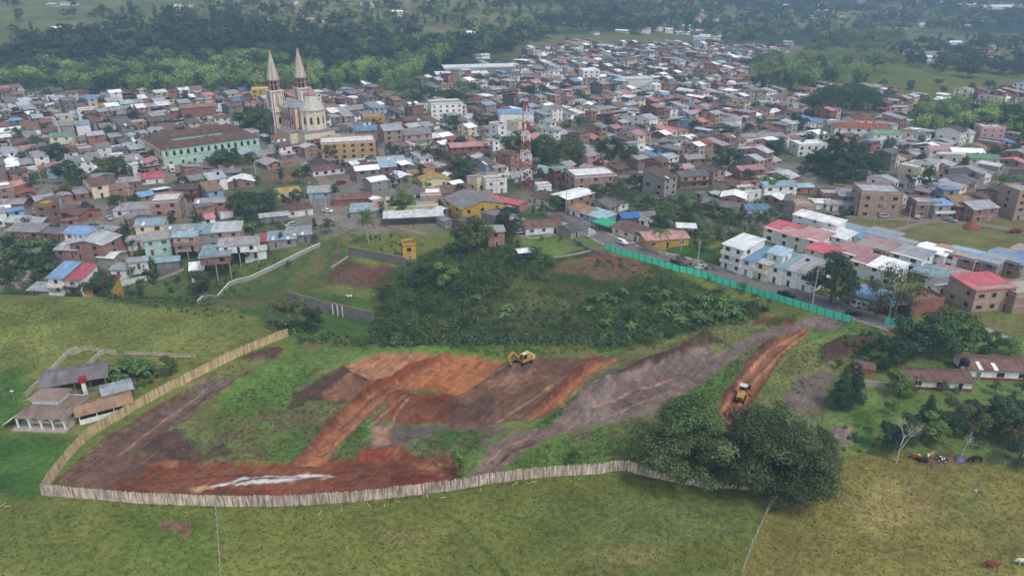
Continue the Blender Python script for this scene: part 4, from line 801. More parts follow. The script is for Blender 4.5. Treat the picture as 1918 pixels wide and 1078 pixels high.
qx, qy, qd = proj(L_[:, 0], L_[:, 1], T0(L_[:, 0], L_[:, 1])); okm &= (qx > -60) & (qx < 1980) & (qy > 60) & (qd > 0)
LOTS = [tuple(l) for l, k in zip(L_, okm) if k]
# a belt of scattered infill near the front edge of the town
order = sorted(LOTS, key=lambda l: math.hypot(l[0], l[1]))
WP = ['brick'] * 6 + ['brick_pale'] * 4 + ['white'] * 9 + ['cream'] * 3 + ['grey_wall'] * 3 + ['block_grey'] * 3 + ['brick_red'] * 2 + ['pink_wall', 'cream', 'blue_wall']
RP = ['fibre'] * 13 + ['zinc'] * 8 + ['fibre_dark'] * 7 + ['tile'] * 6 + ['tile_dark'] * 4 + ['white_roof'] * 6 + ['rust_roof'] * 3 + ['rose_roof', 'rose_roof', 'rose_roof', 'pale_blue', 'blue_roof', 'tile_orange']
MASS = []
LIMIT = 300
PEND = []
def try_lot(x, y, w, d, rot, small=False):
    if not clear(x, y, w, d, math.radians(rot)):
        w *= 0.7; d *= 0.6
        if not clear(x, y, w, d, math.radians(rot)): return
    st = rr.choices((1, 2, 3), (0.62, 0.32, 0.06))[0] if not small else rr.choices((1, 2), (.8, .2))[0]; wall = rr.choice(WP); roof = rr.choice(RP); rt = rr.choices(('gable', 'shed', 'flat', 'cross', 'hip'), (.55, .2, .1, .08, .07))[0]
    if rt == 'flat': roof = rr.choice(('concrete', 'zinc', 'fibre', 'white_roof'))
    PEND.append((x, y, w, d, rot, st, wall, rt, roof)); FOOT.append((x, y, w, d, math.radians(rot)))
for (x, y, w, d, rot) in order: try_lot(x, y, w - rr.uniform(0, .8), d * rr.uniform(.8, 1.0), rot + rr.uniform(-3, 3))
# lean-tos and back houses in what is left of the blocks
gx0, gy0 = TOWN_G[:, 0].min(), TOWN_G[:, 1].min(); gx1, gy1 = TOWN_G[:, 0].max(), TOWN_G[:, 1].max()
C_ = np.stack([rng.uniform(gx0, gx1, 9000), rng.uniform(gy0, min(gy1, 900), 9000)], -1); km = sdist(C_[:, 0], C_[:, 1], TOWN_G) < -4
for e in EXCL: km &= ~in_poly(C_[:, 0], C_[:, 1], e)
for c, hw in ROADS: km &= seg_dist(C_[:, 0], C_[:, 1], c) > hw + 4.5
gu = (C_ - G0) @ g1; gv = (C_ - G0) @ g2; km &= (np.abs((gv + 1.5) % BV - 1.5) > 4.2)
qx, qy, qd = proj(C_[:, 0], C_[:, 1], T0(C_[:, 0], C_[:, 1])); km &= (qx > -60) & (qx < 1980)
for (x, y) in C_[km]: try_lot(x, y, rr.uniform(5, 9), rr.uniform(4.5, 8), 40 + rr.choice((0, 90, 180, 270)) + rr.uniform(-5, 5), True)
PEND.sort(key=lambda l: math.hypot(l[0], l[1]) / math.sqrt(l[2] * l[5]))
for (x, y, w, d, rot, st, wall, rt, roof) in PEND:
    p = proj(x, y, T0(x, y)); vis = -20 < p[0] < 1940
    if len(HOUSES) < LIMIT - 2 and vis:
        fc = (0, 1, 2) if rot % 360 < 100 else (1, 2, 3); FOOT.pop()
        house_at(x, y, w, d, rot, st, wall, rt, roof, None, wins=2, faces=fc, frame='concrete' if wall.startswith('brick') and st > 1 and rr.random() < .6 else None, skyl=rr.choice((0, 0, 0, 1)), tank=rr.random() < .05)
    else: MASS.append((x, y, w, d, rot, st, wall, rt, roof))
# scattered farmsteads on the far slopes
fq = [(100, 12), (130, 10), (115, 62), (12, 98), (50, 112), (330, 14), (345, 16), (510, 4), (575, 36), (610, 40), (545, 6), (505, 38)] + [(rr.uniform(1280, 1900), rr.uniform(4, 62)) for _ in range(46)] + [(rr.uniform(1290, 1350), rr.uniform(55, 80)) for _ in range(9)] + [(rr.uniform(1600, 1900), rr.uniform(85, 120)) for _ in range(14)] + [(rr.uniform(1080, 1290), rr.uniform(56, 66)) for _ in range(10)] + [(880, 70), (900, 108), (740, 30), (690, 12)]
for p in P([a for a, b in fq], [b for a, b in fq]):
    MASS.append((p[0], p[1], rr.uniform(9, 20), rr.uniform(7, 10), rr.uniform(-40, 40), rr.choice((1, 1, 2)), rr.choice(('white', 'white', 'cream')), 'gable', rr.choice(('white_roof', 'zinc', 'white_roof', 'tile', 'rose_roof'))))
for (a, b, w, d) in ((1880, 16, 110, 30), (1820, 12, 60, 20)):
    p = P1(a, b); MASS.append((p[0], p[1], w, d, 5, 1, 'white', 'gable', 'white_roof'))
def base_col(n):
    t = dict(brick=(156, 116, 100), brick_pale=(172, 140, 122), brick_red=(144, 94, 82), block_grey=(132, 126, 120), white=(236, 234, 229), cream=(216, 202, 166), grey_wall=(158, 152, 146), pink_wall=(202, 160, 152), mint=(162, 204, 184), yellow=(205, 162, 72), blue_wall=(146, 174, 192), green_wall=(150, 186, 130),
             zinc=(172, 174, 178), fibre=(154, 149, 149), fibre_dark=(112, 107, 106), white_roof=(240, 240, 239), pink_roof=(190, 86, 92), blue_roof=(108, 142, 176), pale_blue=(158, 182, 192), green_roof=(120, 156, 128), rust_roof=(142, 110, 84), rose_roof=(188, 128, 124), tile=(128, 98, 88), tile_orange=(150, 96, 76), tile_dark=(106, 88, 82), concrete=(150, 144, 138))
    return np.array(c255(*t[n])[:3])
def mass_houses():
    V = []; F = []; C = []
    def addf(pts, c):
        b = len(V); V.extend(pts); C.extend([c] * len(pts)); F.append(tuple(range(b, b + len(pts))))
    for (x, y, w, d, rot, st, wall, rt, roof) in MASS:
        b = MB(); H = st * 2.6; b.box(-w / 2, -d / 2, -2, w / 2, d / 2, H, 0)
        sl = 0.27
        if rt == 'gable':
            for s in (-1, 1): b.face([(s * w / 2, -d / 2, H), (s * w / 2, d / 2, H), (s * w / 2, 0, H + sl * d / 2)], 0)
        roof_geo(b, rt, w, d, H, sl, mi=1)
        for fc in ((0, 1) if rot % 360 < 100 else (3, 2)):
            Lf = w if fc in (0, 3) else d
            for s in range(st):
                for k in range(max(1, int(Lf / 3.8))):
                    u = -Lf / 2 + Lf * (k + .5) / max(1, int(Lf / 3.8)); ww = .6; z0 = s * 2.6 + 1.0; z1 = z0 + 1.2
                    if fc == 0: b.box(u - ww, -d / 2 - .04, z0, u + ww, -d / 2 + .02, z1, 2)
                    elif fc == 3: b.box(u - ww, d / 2 - .02, z0, u + ww, d / 2 + .04, z1, 2)
                    elif fc == 1: b.box(-w / 2 - .04, u - ww, z0, -w / 2 + .02, u + ww, z1, 2)
                    else: b.box(w / 2 - .02, u - ww, z0, w / 2 + .04, u + ww, z1, 2)
        a = math.radians(rot); ca, sa = math.cos(a), math.sin(a); z = float(T0(x, y)); vv = [(x + ca * p[0] - sa * p[1], y + sa * p[0] + ca * p[1], z + p[2]) for p in b.v]
        cols = [base_col(wall) * rr.uniform(.75, 1.15), base_col(roof) * rr.uniform(.7, 1.2), np.array((.03, .033, .038))]; o = len(V)
        cc = [None] * len(vv)
        for f, m in zip(b.f, b.m):
            F.append(tuple(i + o for i in f))
            for i in f: cc[i] = cols[m]
        V.extend(vv); C.extend(cc)
    me = bpy.data.meshes.new('distant_houses'); me.from_pydata(V, [], F); me.materials.append(MATS['far_house'])
    a = me.attributes.new('tint', 'FLOAT_COLOR', 'POINT'); t = np.ones((len(V), 4), np.float32); t[:, :3] = np.array(C); a.data.foreach_set('color', t.ravel())
    o = link('distant_houses', me); tag(o, 'densely packed distant houses filling the far part of the town', 'houses', kind='stuff')
mass_houses()
print('houses', len(HOUSES), 'mass', len(MASS))
# ------------------------------------------------------------------ church
def arch_win(w, h, name, parent, loc, rz, m='glass'):
    pr = [(-w / 2, 0), (w / 2, 0), (w / 2, h * .65), (w * .28, h * .88), (0, h), (-w * .28, h * .88), (-w / 2, h * .65)]
    o = MB().prism(pr, -0.08, 0.05, 0).prism([(p[0] * .78, p[1] * .9 + h * .04) for p in pr], -0.11, -0.07, 1).obj(name, ['frame_brown', m], parent); o.location = loc; o.rotation_euler = (0, 0, rz); return o
def church():
    c = P1(597, 264); z = float(T0(c[0], c[1])); r = thing('church', (c[0], c[1], z), GA, 'cream church with twin pointed spires, polygonal apse and pink trim', 'church')
    # local: apse at y = 0 facing -y, nave runs to +y, towers at the far end
    MB().box(-10, -5, -2, 10, 6, 6.0).box(-15, 2, -2, -10.002, 18, 5.5).obj('lower_chapel', 'cream', r)
    MB().box(-10.4, -5.4, 6.0, 10.4, 6, 6.3).slab([(-15.4, 1.6, 5.6), (-10, 1.6, 6.6), (-10, 18, 6.6), (-15.4, 18, 5.6)], .2).obj('chapel_roof', 'fibre', r)
    # apse: half octagon
    R = 6.2; ang = [math.radians(180 + k * 180 / 5) for k in range(6)]; pts = [(R * math.cos(a), 4 + R * math.sin(a)) for a in ang]
    ap = MB(); full = pts + [(R, 9), (-R, 9)]; ap.slab([(p[0], p[1], 16.5) for p in full], 10.5); apo = ap.obj('apse', 'cream', r)
    for k in range(5):
        a, b = pts[k], pts[k + 1]; mx, my = (a[0] + b[0]) / 2, (a[1] + b[1]) / 2; an = math.atan2(my - 4, mx)
        arch_win(1.3, 4.2, 'arched_window', apo, (mx * 1.0, my, 9.2), an + math.pi / 2, 'glass')
    for k in range(6):
        MB().box(-.25, -.25, 6.3, .25, .25, 16.6).obj('buttress', 'white', apo).location = (pts[k][0] * 1.01, 4 + (pts[k][1] - 4) * 1.01, 0)
    ar = MB(); n = 10
    ar.lathe([(6.9, 16.4), (6.9, 16.7), (4.6, 20.5), (2.9, 23.6)], 0, 4, 10, 0, math.radians(18)); aro = ar.obj('apse_roof', 'spire', r)
    MB().lathe([(2.9, 23.4), (2.9, 24.2), (3.0, 24.3), (0.12, 28.6), (0.02, 29.6)], 0, 4, 10, 0, math.radians(18)).obj('lantern', 'lantern_pink', aro)
    # transept and nave
    tr = MB(); tr.box(-9, 7.5, -2, 9, 13.5, 17.0).box(-7.2, 9, -2, 7.2, 34, 15.5)
    for s in (-1, 1): tr.prism([(-7.2, 15.49), (7.2, 15.49), (0, 19)], 33.7, 34, 0, 'y')
    tr.obj('nave', 'cream', r)
    for s in (-1, 1):
        for v in (7.45, 13.2): MB().box(s * 9 - .35, v - .3, -1, s * 9 + .35, v + .35, 17.4).obj('corner_pilaster', 'church_pink', r)
        MB().box(s * 6.6 - .3, 7.2, 6, s * 6.6 + .3, 7.49, 17.2).obj('corner_pilaster', 'church_pink', r)
        for k in range(5): arch_win(1.2, 4.5, 'arched_window', r, (s * 7.24, 16 + k * 3.7, 9), s * math.pi / 2)
        arch_win(1.6, 6, 'arched_window', r, (s * 9.04, 10.5, 8), s * math.pi / 2)
        for k in range(5): MB().box(s * 7.2 - .25, 14.2 + k * 3.7 - .25, -1, s * 7.2 + .25, 14.2 + k * 3.7 + .25, 15.4).obj('pilaster', 'church_pink', r)
    nr = MB(); nr.slab([(-7.6, 8.5, 15.6), (0, 8.5, 19.2), (0, 34, 19.2), (-7.6, 34, 15.6)][::-1], .2).slab([(7.6, 8.5, 15.6), (0.001, 8.5, 19.2), (0.001, 34, 19.2), (7.6, 34, 15.6)], .2)
    nr.box(-9.3, 7.2, 17.0, 9.3, 13.8, 17.35); nr.obj('nave_roof', 'fibre', r)
    for s in (-1, 1):
        cx, cy = s * 8.0, 32.0; hw = 2.9
        t = MB().box(cx - hw, cy - hw, -2, cx + hw, cy + hw, 24.0); to = t.obj('tower', 'cream', r)
        for a in (-1, 1):
            for b in (-1, 1):
                MB().box(cx + a * hw - .75, cy + b * hw - .75, -1, cx + a * hw + .75, cy + b * hw + .75, 23.6).obj('tower_pilaster', 'white', to)
                MB().box(cx + a * (hw + .05) - .32, cy + b * (hw + .05) - .8, -.9, cx + a * (hw + .05) + .32, cy + b * (hw + .05) + .8, 23.7).obj('pilaster_stripe', 'church_pink', to)
        for zz in (12.5, 23.6): MB().box(cx - hw - .85, cy - hw - .95, zz, cx + hw + .85, cy + hw + .95, zz + .5).obj('cornice', 'cream', to)
        for fc in range(4):
            an = fc * math.pi / 2; ox, oy = math.sin(an) * (hw + .04), -math.cos(an) * (hw + .04)
            arch_win(1.5, 6.5, 'louvre_window', to, (cx + ox, cy + oy, 15.5), an, 'concrete'); arch_win(1.3, 4, 'arched_window', to, (cx + ox, cy + oy, 6), an)
        MB().lathe([(2.3, 24.1), (2.3, 29.2)], cx, cy, 8, 0, math.pi / 8).obj('belfry_core', 'metal_dark', to)
        for k in range(8):
            an = k * math.pi / 4 + math.pi / 8; MB().tube((cx + 2.7 * math.cos(an), cy + 2.7 * math.sin(an), 24.1), (cx + 2.7 * math.cos(an), cy + 2.7 * math.sin(an), 29.4), .42, .34, 6).obj('belfry_column', 'lantern_pink', to)
        MB().lathe([(3.3, 26.7), (3.3, 27.0), (2.5, 27.0)], cx, cy, 8, 0, math.pi / 8).lathe([(0.1, 29.2), (3.4, 29.2), (3.4, 29.8), (0.1, 29.8)], cx, cy, 8, 0, math.pi / 8).obj('belfry_cornice', 'lantern_pink', to)
        sp = MB().lathe([(3.35, 29.8), (0.2, 45.2), (0.02, 45.4)], cx, cy, 8, 0, math.pi / 8).obj('spire', 'spire', to)
        for k in range(8):
            an = k * math.pi / 4 + math.pi / 8; MB().tube((cx + 3.36 * math.cos(an), cy + 3.36 * math.sin(an), 29.8), (cx + .16 * math.cos(an), cy + .16 * math.sin(an), 45.2), .16, .08, 4).obj('spire_rib', 'tan', sp)
        MB().tube((cx, cy, 45.2), (cx, cy, 47), .07, .05, 4).tube((cx - .5, cy, 46.3), (cx + .5, cy, 46.3), .06, .06, 4).obj('cross', 'metal_dark', sp)
    FOOT.append((c[0] - 8, c[1] + 12, 32, 44, GA)); return r
church()
def school():
    c = P1(402, 300); a = math.radians(38); z = float(T0(c[0], c[1])); W, D, H = 46, 34, 8.6
    x, y = c[0] - math.sin(a) * D / 2, c[1] + math.cos(a) * D / 2
    r = thing('school', (x, y, z), a, 'long mint-green two-storey school with arched windows and brown tiled courtyard roofs', 'school')
    b = MB(); t = 9.0
    for q in ((-W / 2, -D / 2, W / 2, -D / 2 + t), (-W / 2, D / 2 - t, W / 2, D / 2), (-W / 2, -D / 2 + t, -W / 2 + t, D / 2 - t), (W / 2 - t, -D / 2 + t, W / 2, D / 2 - t)): b.box(q[0], q[1], -2, q[2], q[3], H)
    wo = b.obj('wall', 'mint', r); MB().box(-W / 2 - .1, -D / 2 - .1, 4.0, W / 2 + .1, -D / 2 - .002, 4.5).box(-W / 2 - .12, -D / 2 - .12, H - .5, W / 2 + .12, -D / 2 - .004, H - .05).obj('string_course', 'green_wall', r)
    MB().box(-W / 2 - .09, -D / 2 + .1, -2, -W / 2 - .003, D / 2, H - .1).obj('side_wall', 'cream', r)
    rb = MB(); o = .6; rz = H + 2.4; e = H - .1
    A = [(-W / 2 - o, -D / 2 - o, e), (W / 2 + o, -D / 2 - o, e), (W / 2 + o, D / 2 + o, e), (-W / 2 - o, D / 2 + o, e)]; k = t / 2
    Rr = [(-W / 2 + k, -D / 2 + k, rz), (W / 2 - k, -D / 2 + k, rz), (W / 2 - k, D / 2 - k, rz), (-W / 2 + k, D / 2 - k, rz)]; t2 = t + o; Bq = [(-W / 2 + t2, -D / 2 + t2, e), (W / 2 - t2, -D / 2 + t2, e), (W / 2 - t2, D / 2 - t2, e), (-W / 2 + t2, D / 2 - t2, e)]
    for i in range(4):
        j = (i + 1) % 4; rb.slab([A[i], A[j], Rr[j], Rr[i]], .12); rb.slab([Rr[i], Rr[j], Bq[j], Bq[i]], .12)
    rb.obj('roof', 'tile', r)
    for k in range(14): arch_win(1.3, 2.4, 'arched_window', r, (-W / 2 + 2 + k * 3.2, -D / 2 - .02, 5.0), 0)
    for k in range(6):
        for zz in (1.5, 5.2): placew(r, WIN[1], 'window', 1, W + .2, D, -D / 2 + 3 + k * 5, zz + .8, 1.2, 1.5)
    for k in range(8): placew(r, WIN[1], 'window', 0, W, D, -W / 2 + 3 + k * 5.5, 1.6, 1.2, 1.4)
    FOOT.append((x, y, W, D, a))
school()
# ------------------------------------------------------------------ lattice mast, poles
def mast():
    c = P1(984, 352); H = 36.0; r = thing('radio_mast', (c[0], c[1], float(T0(c[0], c[1]))), .3, 'tall red and white lattice telecom mast rising above the roofs', 'mast')
    n = 9
    for k in range(n):
        z0, z1 = H * k / n, H * (k + 1) / n; w0 = 2.3 * (1 - .72 * k / n); w1 = 2.3 * (1 - .72 * (k + 1) / n); b = MB()
        for i in range(4):
            s = [(-1, -1), (1, -1), (1, 1), (-1, 1)]; a, d = s[i], s[(i + 1) % 4]
            b.tube((a[0] * w0, a[1] * w0, z0), (a[0] * w1, a[1] * w1, z1), .25, .22, 4)
            m = (z0 + z1) / 2; wm = (w0 + w1) / 2
            b.tube((a[0] * w0, a[1] * w0, z0), (d[0] * wm, d[1] * wm, m), .13, .13, 4).tube((d[0] * wm, d[1] * wm, m), (a[0] * w1, a[1] * w1, z1), .13, .13, 4).tube((a[0] * w1, a[1] * w1, z1), (d[0] * w1, d[1] * w1, z1), .13, .13, 4)
        b.obj('lattice_section', 'mast_red' if k % 2 == 0 else 'mast_white', r)
    for k in range(3):
        an = k * 2.1; MB().box(-.15, -.9 - .12, H - 4, .15, -.9 + .12, H - 1.6).obj('antenna_panel', 'mast_white', r).rotation_euler = (0, 0, an)
    MB().tube((0, 0, H), (0, 0, H + 4), .06, .03, 5).obj('lightning_rod', 'mast_white', r)
    MB().tube((.5, -.75, H - 7), (.5, -1.0, H - 7), .75, .6, 10).obj('dish', 'mast_white', r)
mast()
PROTO = {}
def pole_meshes():
    PROTO['pole'] = MB().tube((0, 0, -1), (0, 0, 9.5), .17, .11, 8).mesh('post', 'pole_concrete')
    PROTO['arm'] = MB().box(-1.1, -.06, 8.7, 1.1, .06, 8.85).tube((-.9, 0, 8.85), (-.9, 0, 9.05), .06, .05, 6).tube((.9, 0, 8.85), (.9, 0, 9.05), .06, .05, 6).tube((0, 0, 9.4), (0, 0, 9.7), .06, .05, 6).mesh('crossarm', 'metal_grey')
    PROTO['lamp'] = MB().tube((0, 0, 8.0), (0, -1.4, 8.6), .05, .05, 5).box(-.14, -1.9, 8.52, .14, -1.3, 8.66).mesh('street_light', 'metal_grey')
    PROTO['trafo'] = MB().tube((0, -.45, 6.6), (0, -.45, 7.7), .35, .35, 10).mesh('transformer', 'metal_grey')
pole_meshes()
POLES = []
def pole(px, py, h=9.5, parts=('arm',), rz=.7):
    c = P1(px, py); s = h / 9.5; r = thing('utility_pole', (c[0], c[1], TD(c[0], c[1])), rz); r.scale = (1, 1, s); r['category'] = 'utility pole'; r['group'] = 'utility poles along the streets'
    link('post', PROTO['pole'], r)
    for p in parts: link(PROTO[p].name.split('.')[0], PROTO[p], r)
    q = proj(c[0], c[1], c[2]); POLES.append(dict(o=r, look='pale concrete utility pole' if 'trafo' not in parts else 'concrete pole carrying a transformer', px=float(q[0]), py=float(q[1]), cat='utility pole', label=None, rad=5))
for a in ((1305, 512, 11, ('arm',)), (1520, 578, 12, ('arm', 'lamp')), (1663, 602, 11, ('arm', 'lamp')), (1104, 425, 10, ('arm',)), (1275, 470, 8, ('arm',)), (770, 375, 9, ('trafo', 'arm')), (482, 345, 10, ('arm',)), (584, 385, 10, ('arm',)), (612, 405, 8, ('lamp',)), (530, 340, 10, ('arm',)), (931, 365, 12, ('arm',)), (246, 385, 9, ('arm',)), (232, 420, 9, ('arm',)), (1635, 428, 9, ('lamp',)), (1540, 430, 10, ('lamp',)), (1735, 538, 11, ('lamp',)), (1808, 560, 11, ('arm',)), (1700, 420, 7, ('arm',)), (1600, 405, 7, ('arm',)),
          (320, 320, 10, ('arm',)), (80, 350, 9, ('arm',)), (160, 300, 9, ('arm',)), (720, 300, 9, ('arm',)), (1060, 400, 9, ('lamp',)), (1713, 252, 10, ('arm',)), (1600, 240, 8, ('lamp',)), (247, 525, 8, ('arm',)), (1482, 392, 8, ('arm',)), (1900, 345, 9, ('lamp',)), (1218, 300, 10, ('arm',)), (1386, 270, 9, ('arm',)), (640, 250, 9, ('arm',))):
    pole(*a)
def small_post(px, py, h, label, lamp=False):
    c = P1(px, py); r = thing('farm_post', (c[0], c[1], TD(c[0], c[1])), 0, label, 'post'); MB().tube((0, 0, -.5), (0, 0, h), .09, .07, 6).obj('post', 'post_wood', r)
    if lamp: MB().box(-.3, -.15, h - .05, .3, .15, h + .15).obj('lamp_head', 'mast_white', r)
small_post(66, 690, 4.5, 'thin grey pole standing in the knoll pasture above barn'); small_post(35, 775, 5.5, 'slim yard lamp post left of the white farmhouse', True)
# ------------------------------------------------------------------ fences
def walkline(px, step, base=None):
    g = PL(px)[:, :2]; c = smooth(g, 14); L = np.concatenate([[0], np.cumsum(np.hypot(*np.diff(c, axis=0).T))]); s = np.arange(0, L[-1], step)
    X = np.interp(s, L, c[:, 0]); Y = np.interp(s, L, c[:, 1]); d = np.gradient(np.stack([X, Y], -1), axis=0); return X, Y, np.arctan2(d[:, 1], d[:, 0])
def board_fence(name, px, m, label, group_h, step=.2):
    X, Y, A = walkline(px, step); Zg = TD(X, Y); r = thing(name, (X[0], Y[0], Zg[0]), 0, label, 'fence'); inv = np.array([X[0], Y[0], Zg[0]])
    prot = []
    for k in range(4):
        b = MB(); w = .085 + .008 * k; h = group_h + (-.1, .05, .16, -.02)[k]; b.prism([(-w, -.4), (w, -.4), (w, h - .04 * (k % 2)), (0.01, h + .03), (-w, h)], -.02 - .008 * k, .03); prot.append(b.mesh('board', m))
    near = np.argsort(np.hypot(X, Y)); keep = set(near[:300].tolist()); V = []; F = []
    fr = random.Random(3)
    for i in range(len(X)):
        k = fr.randrange(4); t = fr.uniform(-.035, .035); dz = fr.uniform(-.07, .07); off = fr.uniform(-.03, .03); an = A[i] + fr.uniform(-.12, .12)
        x, y = X[i] - math.sin(A[i]) * off - inv[0], Y[i] + math.cos(A[i]) * off - inv[1]
        M = Matrix.Translation((x, y, Zg[i] - inv[2] + dz)) @ Matrix.Rotation(an, 4, 'Z') @ Matrix.Rotation(t, 4, 'Y')
        if i in keep:
            o = bpy.data.objects.new('board', prot[k]); COL.objects.link(o); o.parent = r; o.matrix_local = M
        else:
            b0 = len(V); V += [tuple(M @ v.co) for v in prot[k].vertices]; F += [tuple(b0 + j for j in p.vertices) for p in prot[k].polygons]
    if V:
        me = bpy.data.meshes.new('boards'); me.from_pydata(V, [], F); me.materials.append(MATS[m]); o = link('boards', me, r); o['kind'] = 'stuff'
    for hz in (.5, group_h - .5):
        rb = MB()
        for i in range(0, len(X) - 8, 8):
            j = min(i + 8, len(X) - 1); nx, ny = -math.sin(A[i]) * .09, math.cos(A[i]) * .09
            rb.tube((X[i] - inv[0] + nx, Y[i] - inv[1] + ny, Zg[i] - inv[2] + hz), (X[j] - inv[0] + nx, Y[j] - inv[1] + ny, Zg[j] - inv[2] + hz), .04, .04, 4)
        rb.obj('rail', 'timber', r)
    for i in range(0, len(X), 14):
        nx, ny = -math.sin(A[i]) * .17, math.cos(A[i]) * .17; MB().tube((X[i] - inv[0] + nx, Y[i] - inv[1] + ny, Zg[i] - inv[2] - .5), (X[i] - inv[0] + nx, Y[i] - inv[1] + ny, Zg[i] - inv[2] + group_h - .1), .07, .06, 5).obj('post', 'timber', r)
board_fence('board_fence', [(80, 927), (160, 933), (260, 941), (400, 947), (520, 947), (640, 941), (740, 931), (850, 917), (940, 902), (1040, 892), (1120, 886), (1165, 880), (1200, 888), (1250, 900), (1330, 912), (1425, 917)], 'board_grey', 'weathered grey board fence curving along the front of the building site', 2.25)
board_fence('slat_fence', [(80, 926), (108, 888), (140, 848), (175, 815), (235, 778), (320, 731), (420, 681), (500, 645), (540, 630)], 'board_tan', 'new tan slat fence running up the left side of the building site', 2.2)
def green_fence():
    px = [(1132, 467), (1150, 473), (1200, 488), (1249, 503), (1300, 516), (1330, 525), (1400, 547), (1480, 572), (1560, 596), (1605, 608)]
    X, Y, A = walkline(px, 2.35); Zg = TD(X, Y); r = thing('hoarding_fence', (X[0], Y[0], Zg[0]), 0, 'bright turquoise-green hoarding of sheets along the main road', 'fence')
    def run(X, Y, Zg, root):
        for i in range(len(X) - 1):
            L = math.hypot(X[i + 1] - X[i], Y[i + 1] - Y[i]); a = math.atan2(Y[i + 1] - Y[i], X[i + 1] - X[i]); dz = Zg[i + 1] - Zg[i]; b = MB(); n = 6
            for k in range(n):
                u0, u1 = .04 + (L - .08) * k / n, .04 + (L - .08) * (k + 1) / n; o0 = .035 * (k % 2); o1 = .035 * ((k + 1) % 2)
                b.face([(u0, -o0, .1 + dz * u0 / L), (u1, -o1, .1 + dz * u1 / L), (u1, -o1, 2.15 + dz * u1 / L), (u0, -o0, 2.15 + dz * u0 / L)]); b.face([(u1, -o1 + .02, .1 + dz * u1 / L), (u0, -o0 + .02, .1 + dz * u0 / L), (u0, -o0 + .02, 2.15 + dz * u0 / L), (u1, -o1 + .02, 2.15 + dz * u1 / L)])
            b.obj('sheet_panel', 'green_sheet', root, (X[i] - X[0], Y[i] - Y[0], Zg[i] - Zg[0] + random.uniform(-.05, .05)), a)
        for i in range(len(X)): MB().box(-.05, -.09, -.6, .05, .0, 2.2).obj('post', 'metal_dark', root, (X[i] - X[0], Y[i] - Y[0], Zg[i] - Zg[0]), 0)
    run(X, Y, Zg, r)
    X, Y, A = walkline([(1655, 606), (1668, 609), (1680, 612)], 1.6); Zg = TD(X, Y); r2 = thing('hoarding_fence', (X[0], Y[0], Zg[0]), 0, 'short separate piece of turquoise-green hoarding beside the dark conifer', 'fence'); run(X, Y, Zg, r2)
green_fence()
def post_fence(px, step, h, label, m='post_wood', wire=True, rails=0, name='wire_fence'):
    X, Y, A = walkline(px, step); Zg = TD(X, Y); r = thing(name, (X[0], Y[0], Zg[0]), 0, label, 'fence')
    me = MB().tube((0, 0, -.4), (0, 0, h), .1, .085, 6).mesh('post', m)
    for i in range(len(X)): o = link('post', me, r, (X[i] - X[0], Y[i] - Y[0], Zg[i] - Zg[0])); o.rotation_euler = (random.uniform(-.06, .06), random.uniform(-.06, .06), 0)
    if wire or rails:
        hs = [h * k for k in (.35, .65, .92)] if not rails else [h * (k + 1) / (rails + .3) for k in range(rails)]
        for hz in hs:
            b = MB()
            for i in range(len(X) - 1): b.tube((X[i] - X[0], Y[i] - Y[0], Zg[i] - Zg[0] + hz), (X[i + 1] - X[0], Y[i + 1] - Y[0], Zg[i + 1] - Zg[0] + hz), .09 if rails else .015, None, 4)
            b.obj('rail' if rails else 'wire', m if rails else 'metal_grey', r)
post_fence([(404, 948), (407, 980), (410, 1030), (415, 1090)], 1.6, 1.3, 'thin wire fence running toward the viewer from the board fence', 'rail_pale')
post_fence([(1447, 940), (1430, 975), (1410, 1020), (1388, 1080)], 1.3, 1.6, 'post and wire fence dividing green and yellow pastures below the big trees', 'rail_pale')
post_fence([(1540, 790), (1548, 765), (1560, 735)], 2.0, 1.3, 'short row of fence posts beside the round conifers'); post_fence([(1850, 862), (1870, 868), (1890, 872), (1930, 878)], 2.4, 1.2, 'wire fence at the right end of the farm garden')
post_fence([(50, 745), (75, 720), (105, 690), (130, 665), (150, 658)], 1.6, 1.6, 'pale timber corral rails left of the grey barn', 'rail_pale', rails=4, name='corral_fence'); post_fence([(135, 668), (160, 658), (190, 662), (230, 668)], 1.6, 1.5, 'timber corral rails crossing behind the grey barn', 'rail_pale', rails=4, name='corral_fence')
post_fence([(235, 666), (290, 668), (340, 672), (385, 670)], 2.4, 1.3, 'grey rail fence behind the banana grove', 'rail_pale', rails=3, name='corral_fence'); post_fence([(165, 690), (180, 676), (195, 664)], 1.3, 1.5, 'short timber corral side rails above the barn', 'rail_pale', rails=4, name='corral_fence')
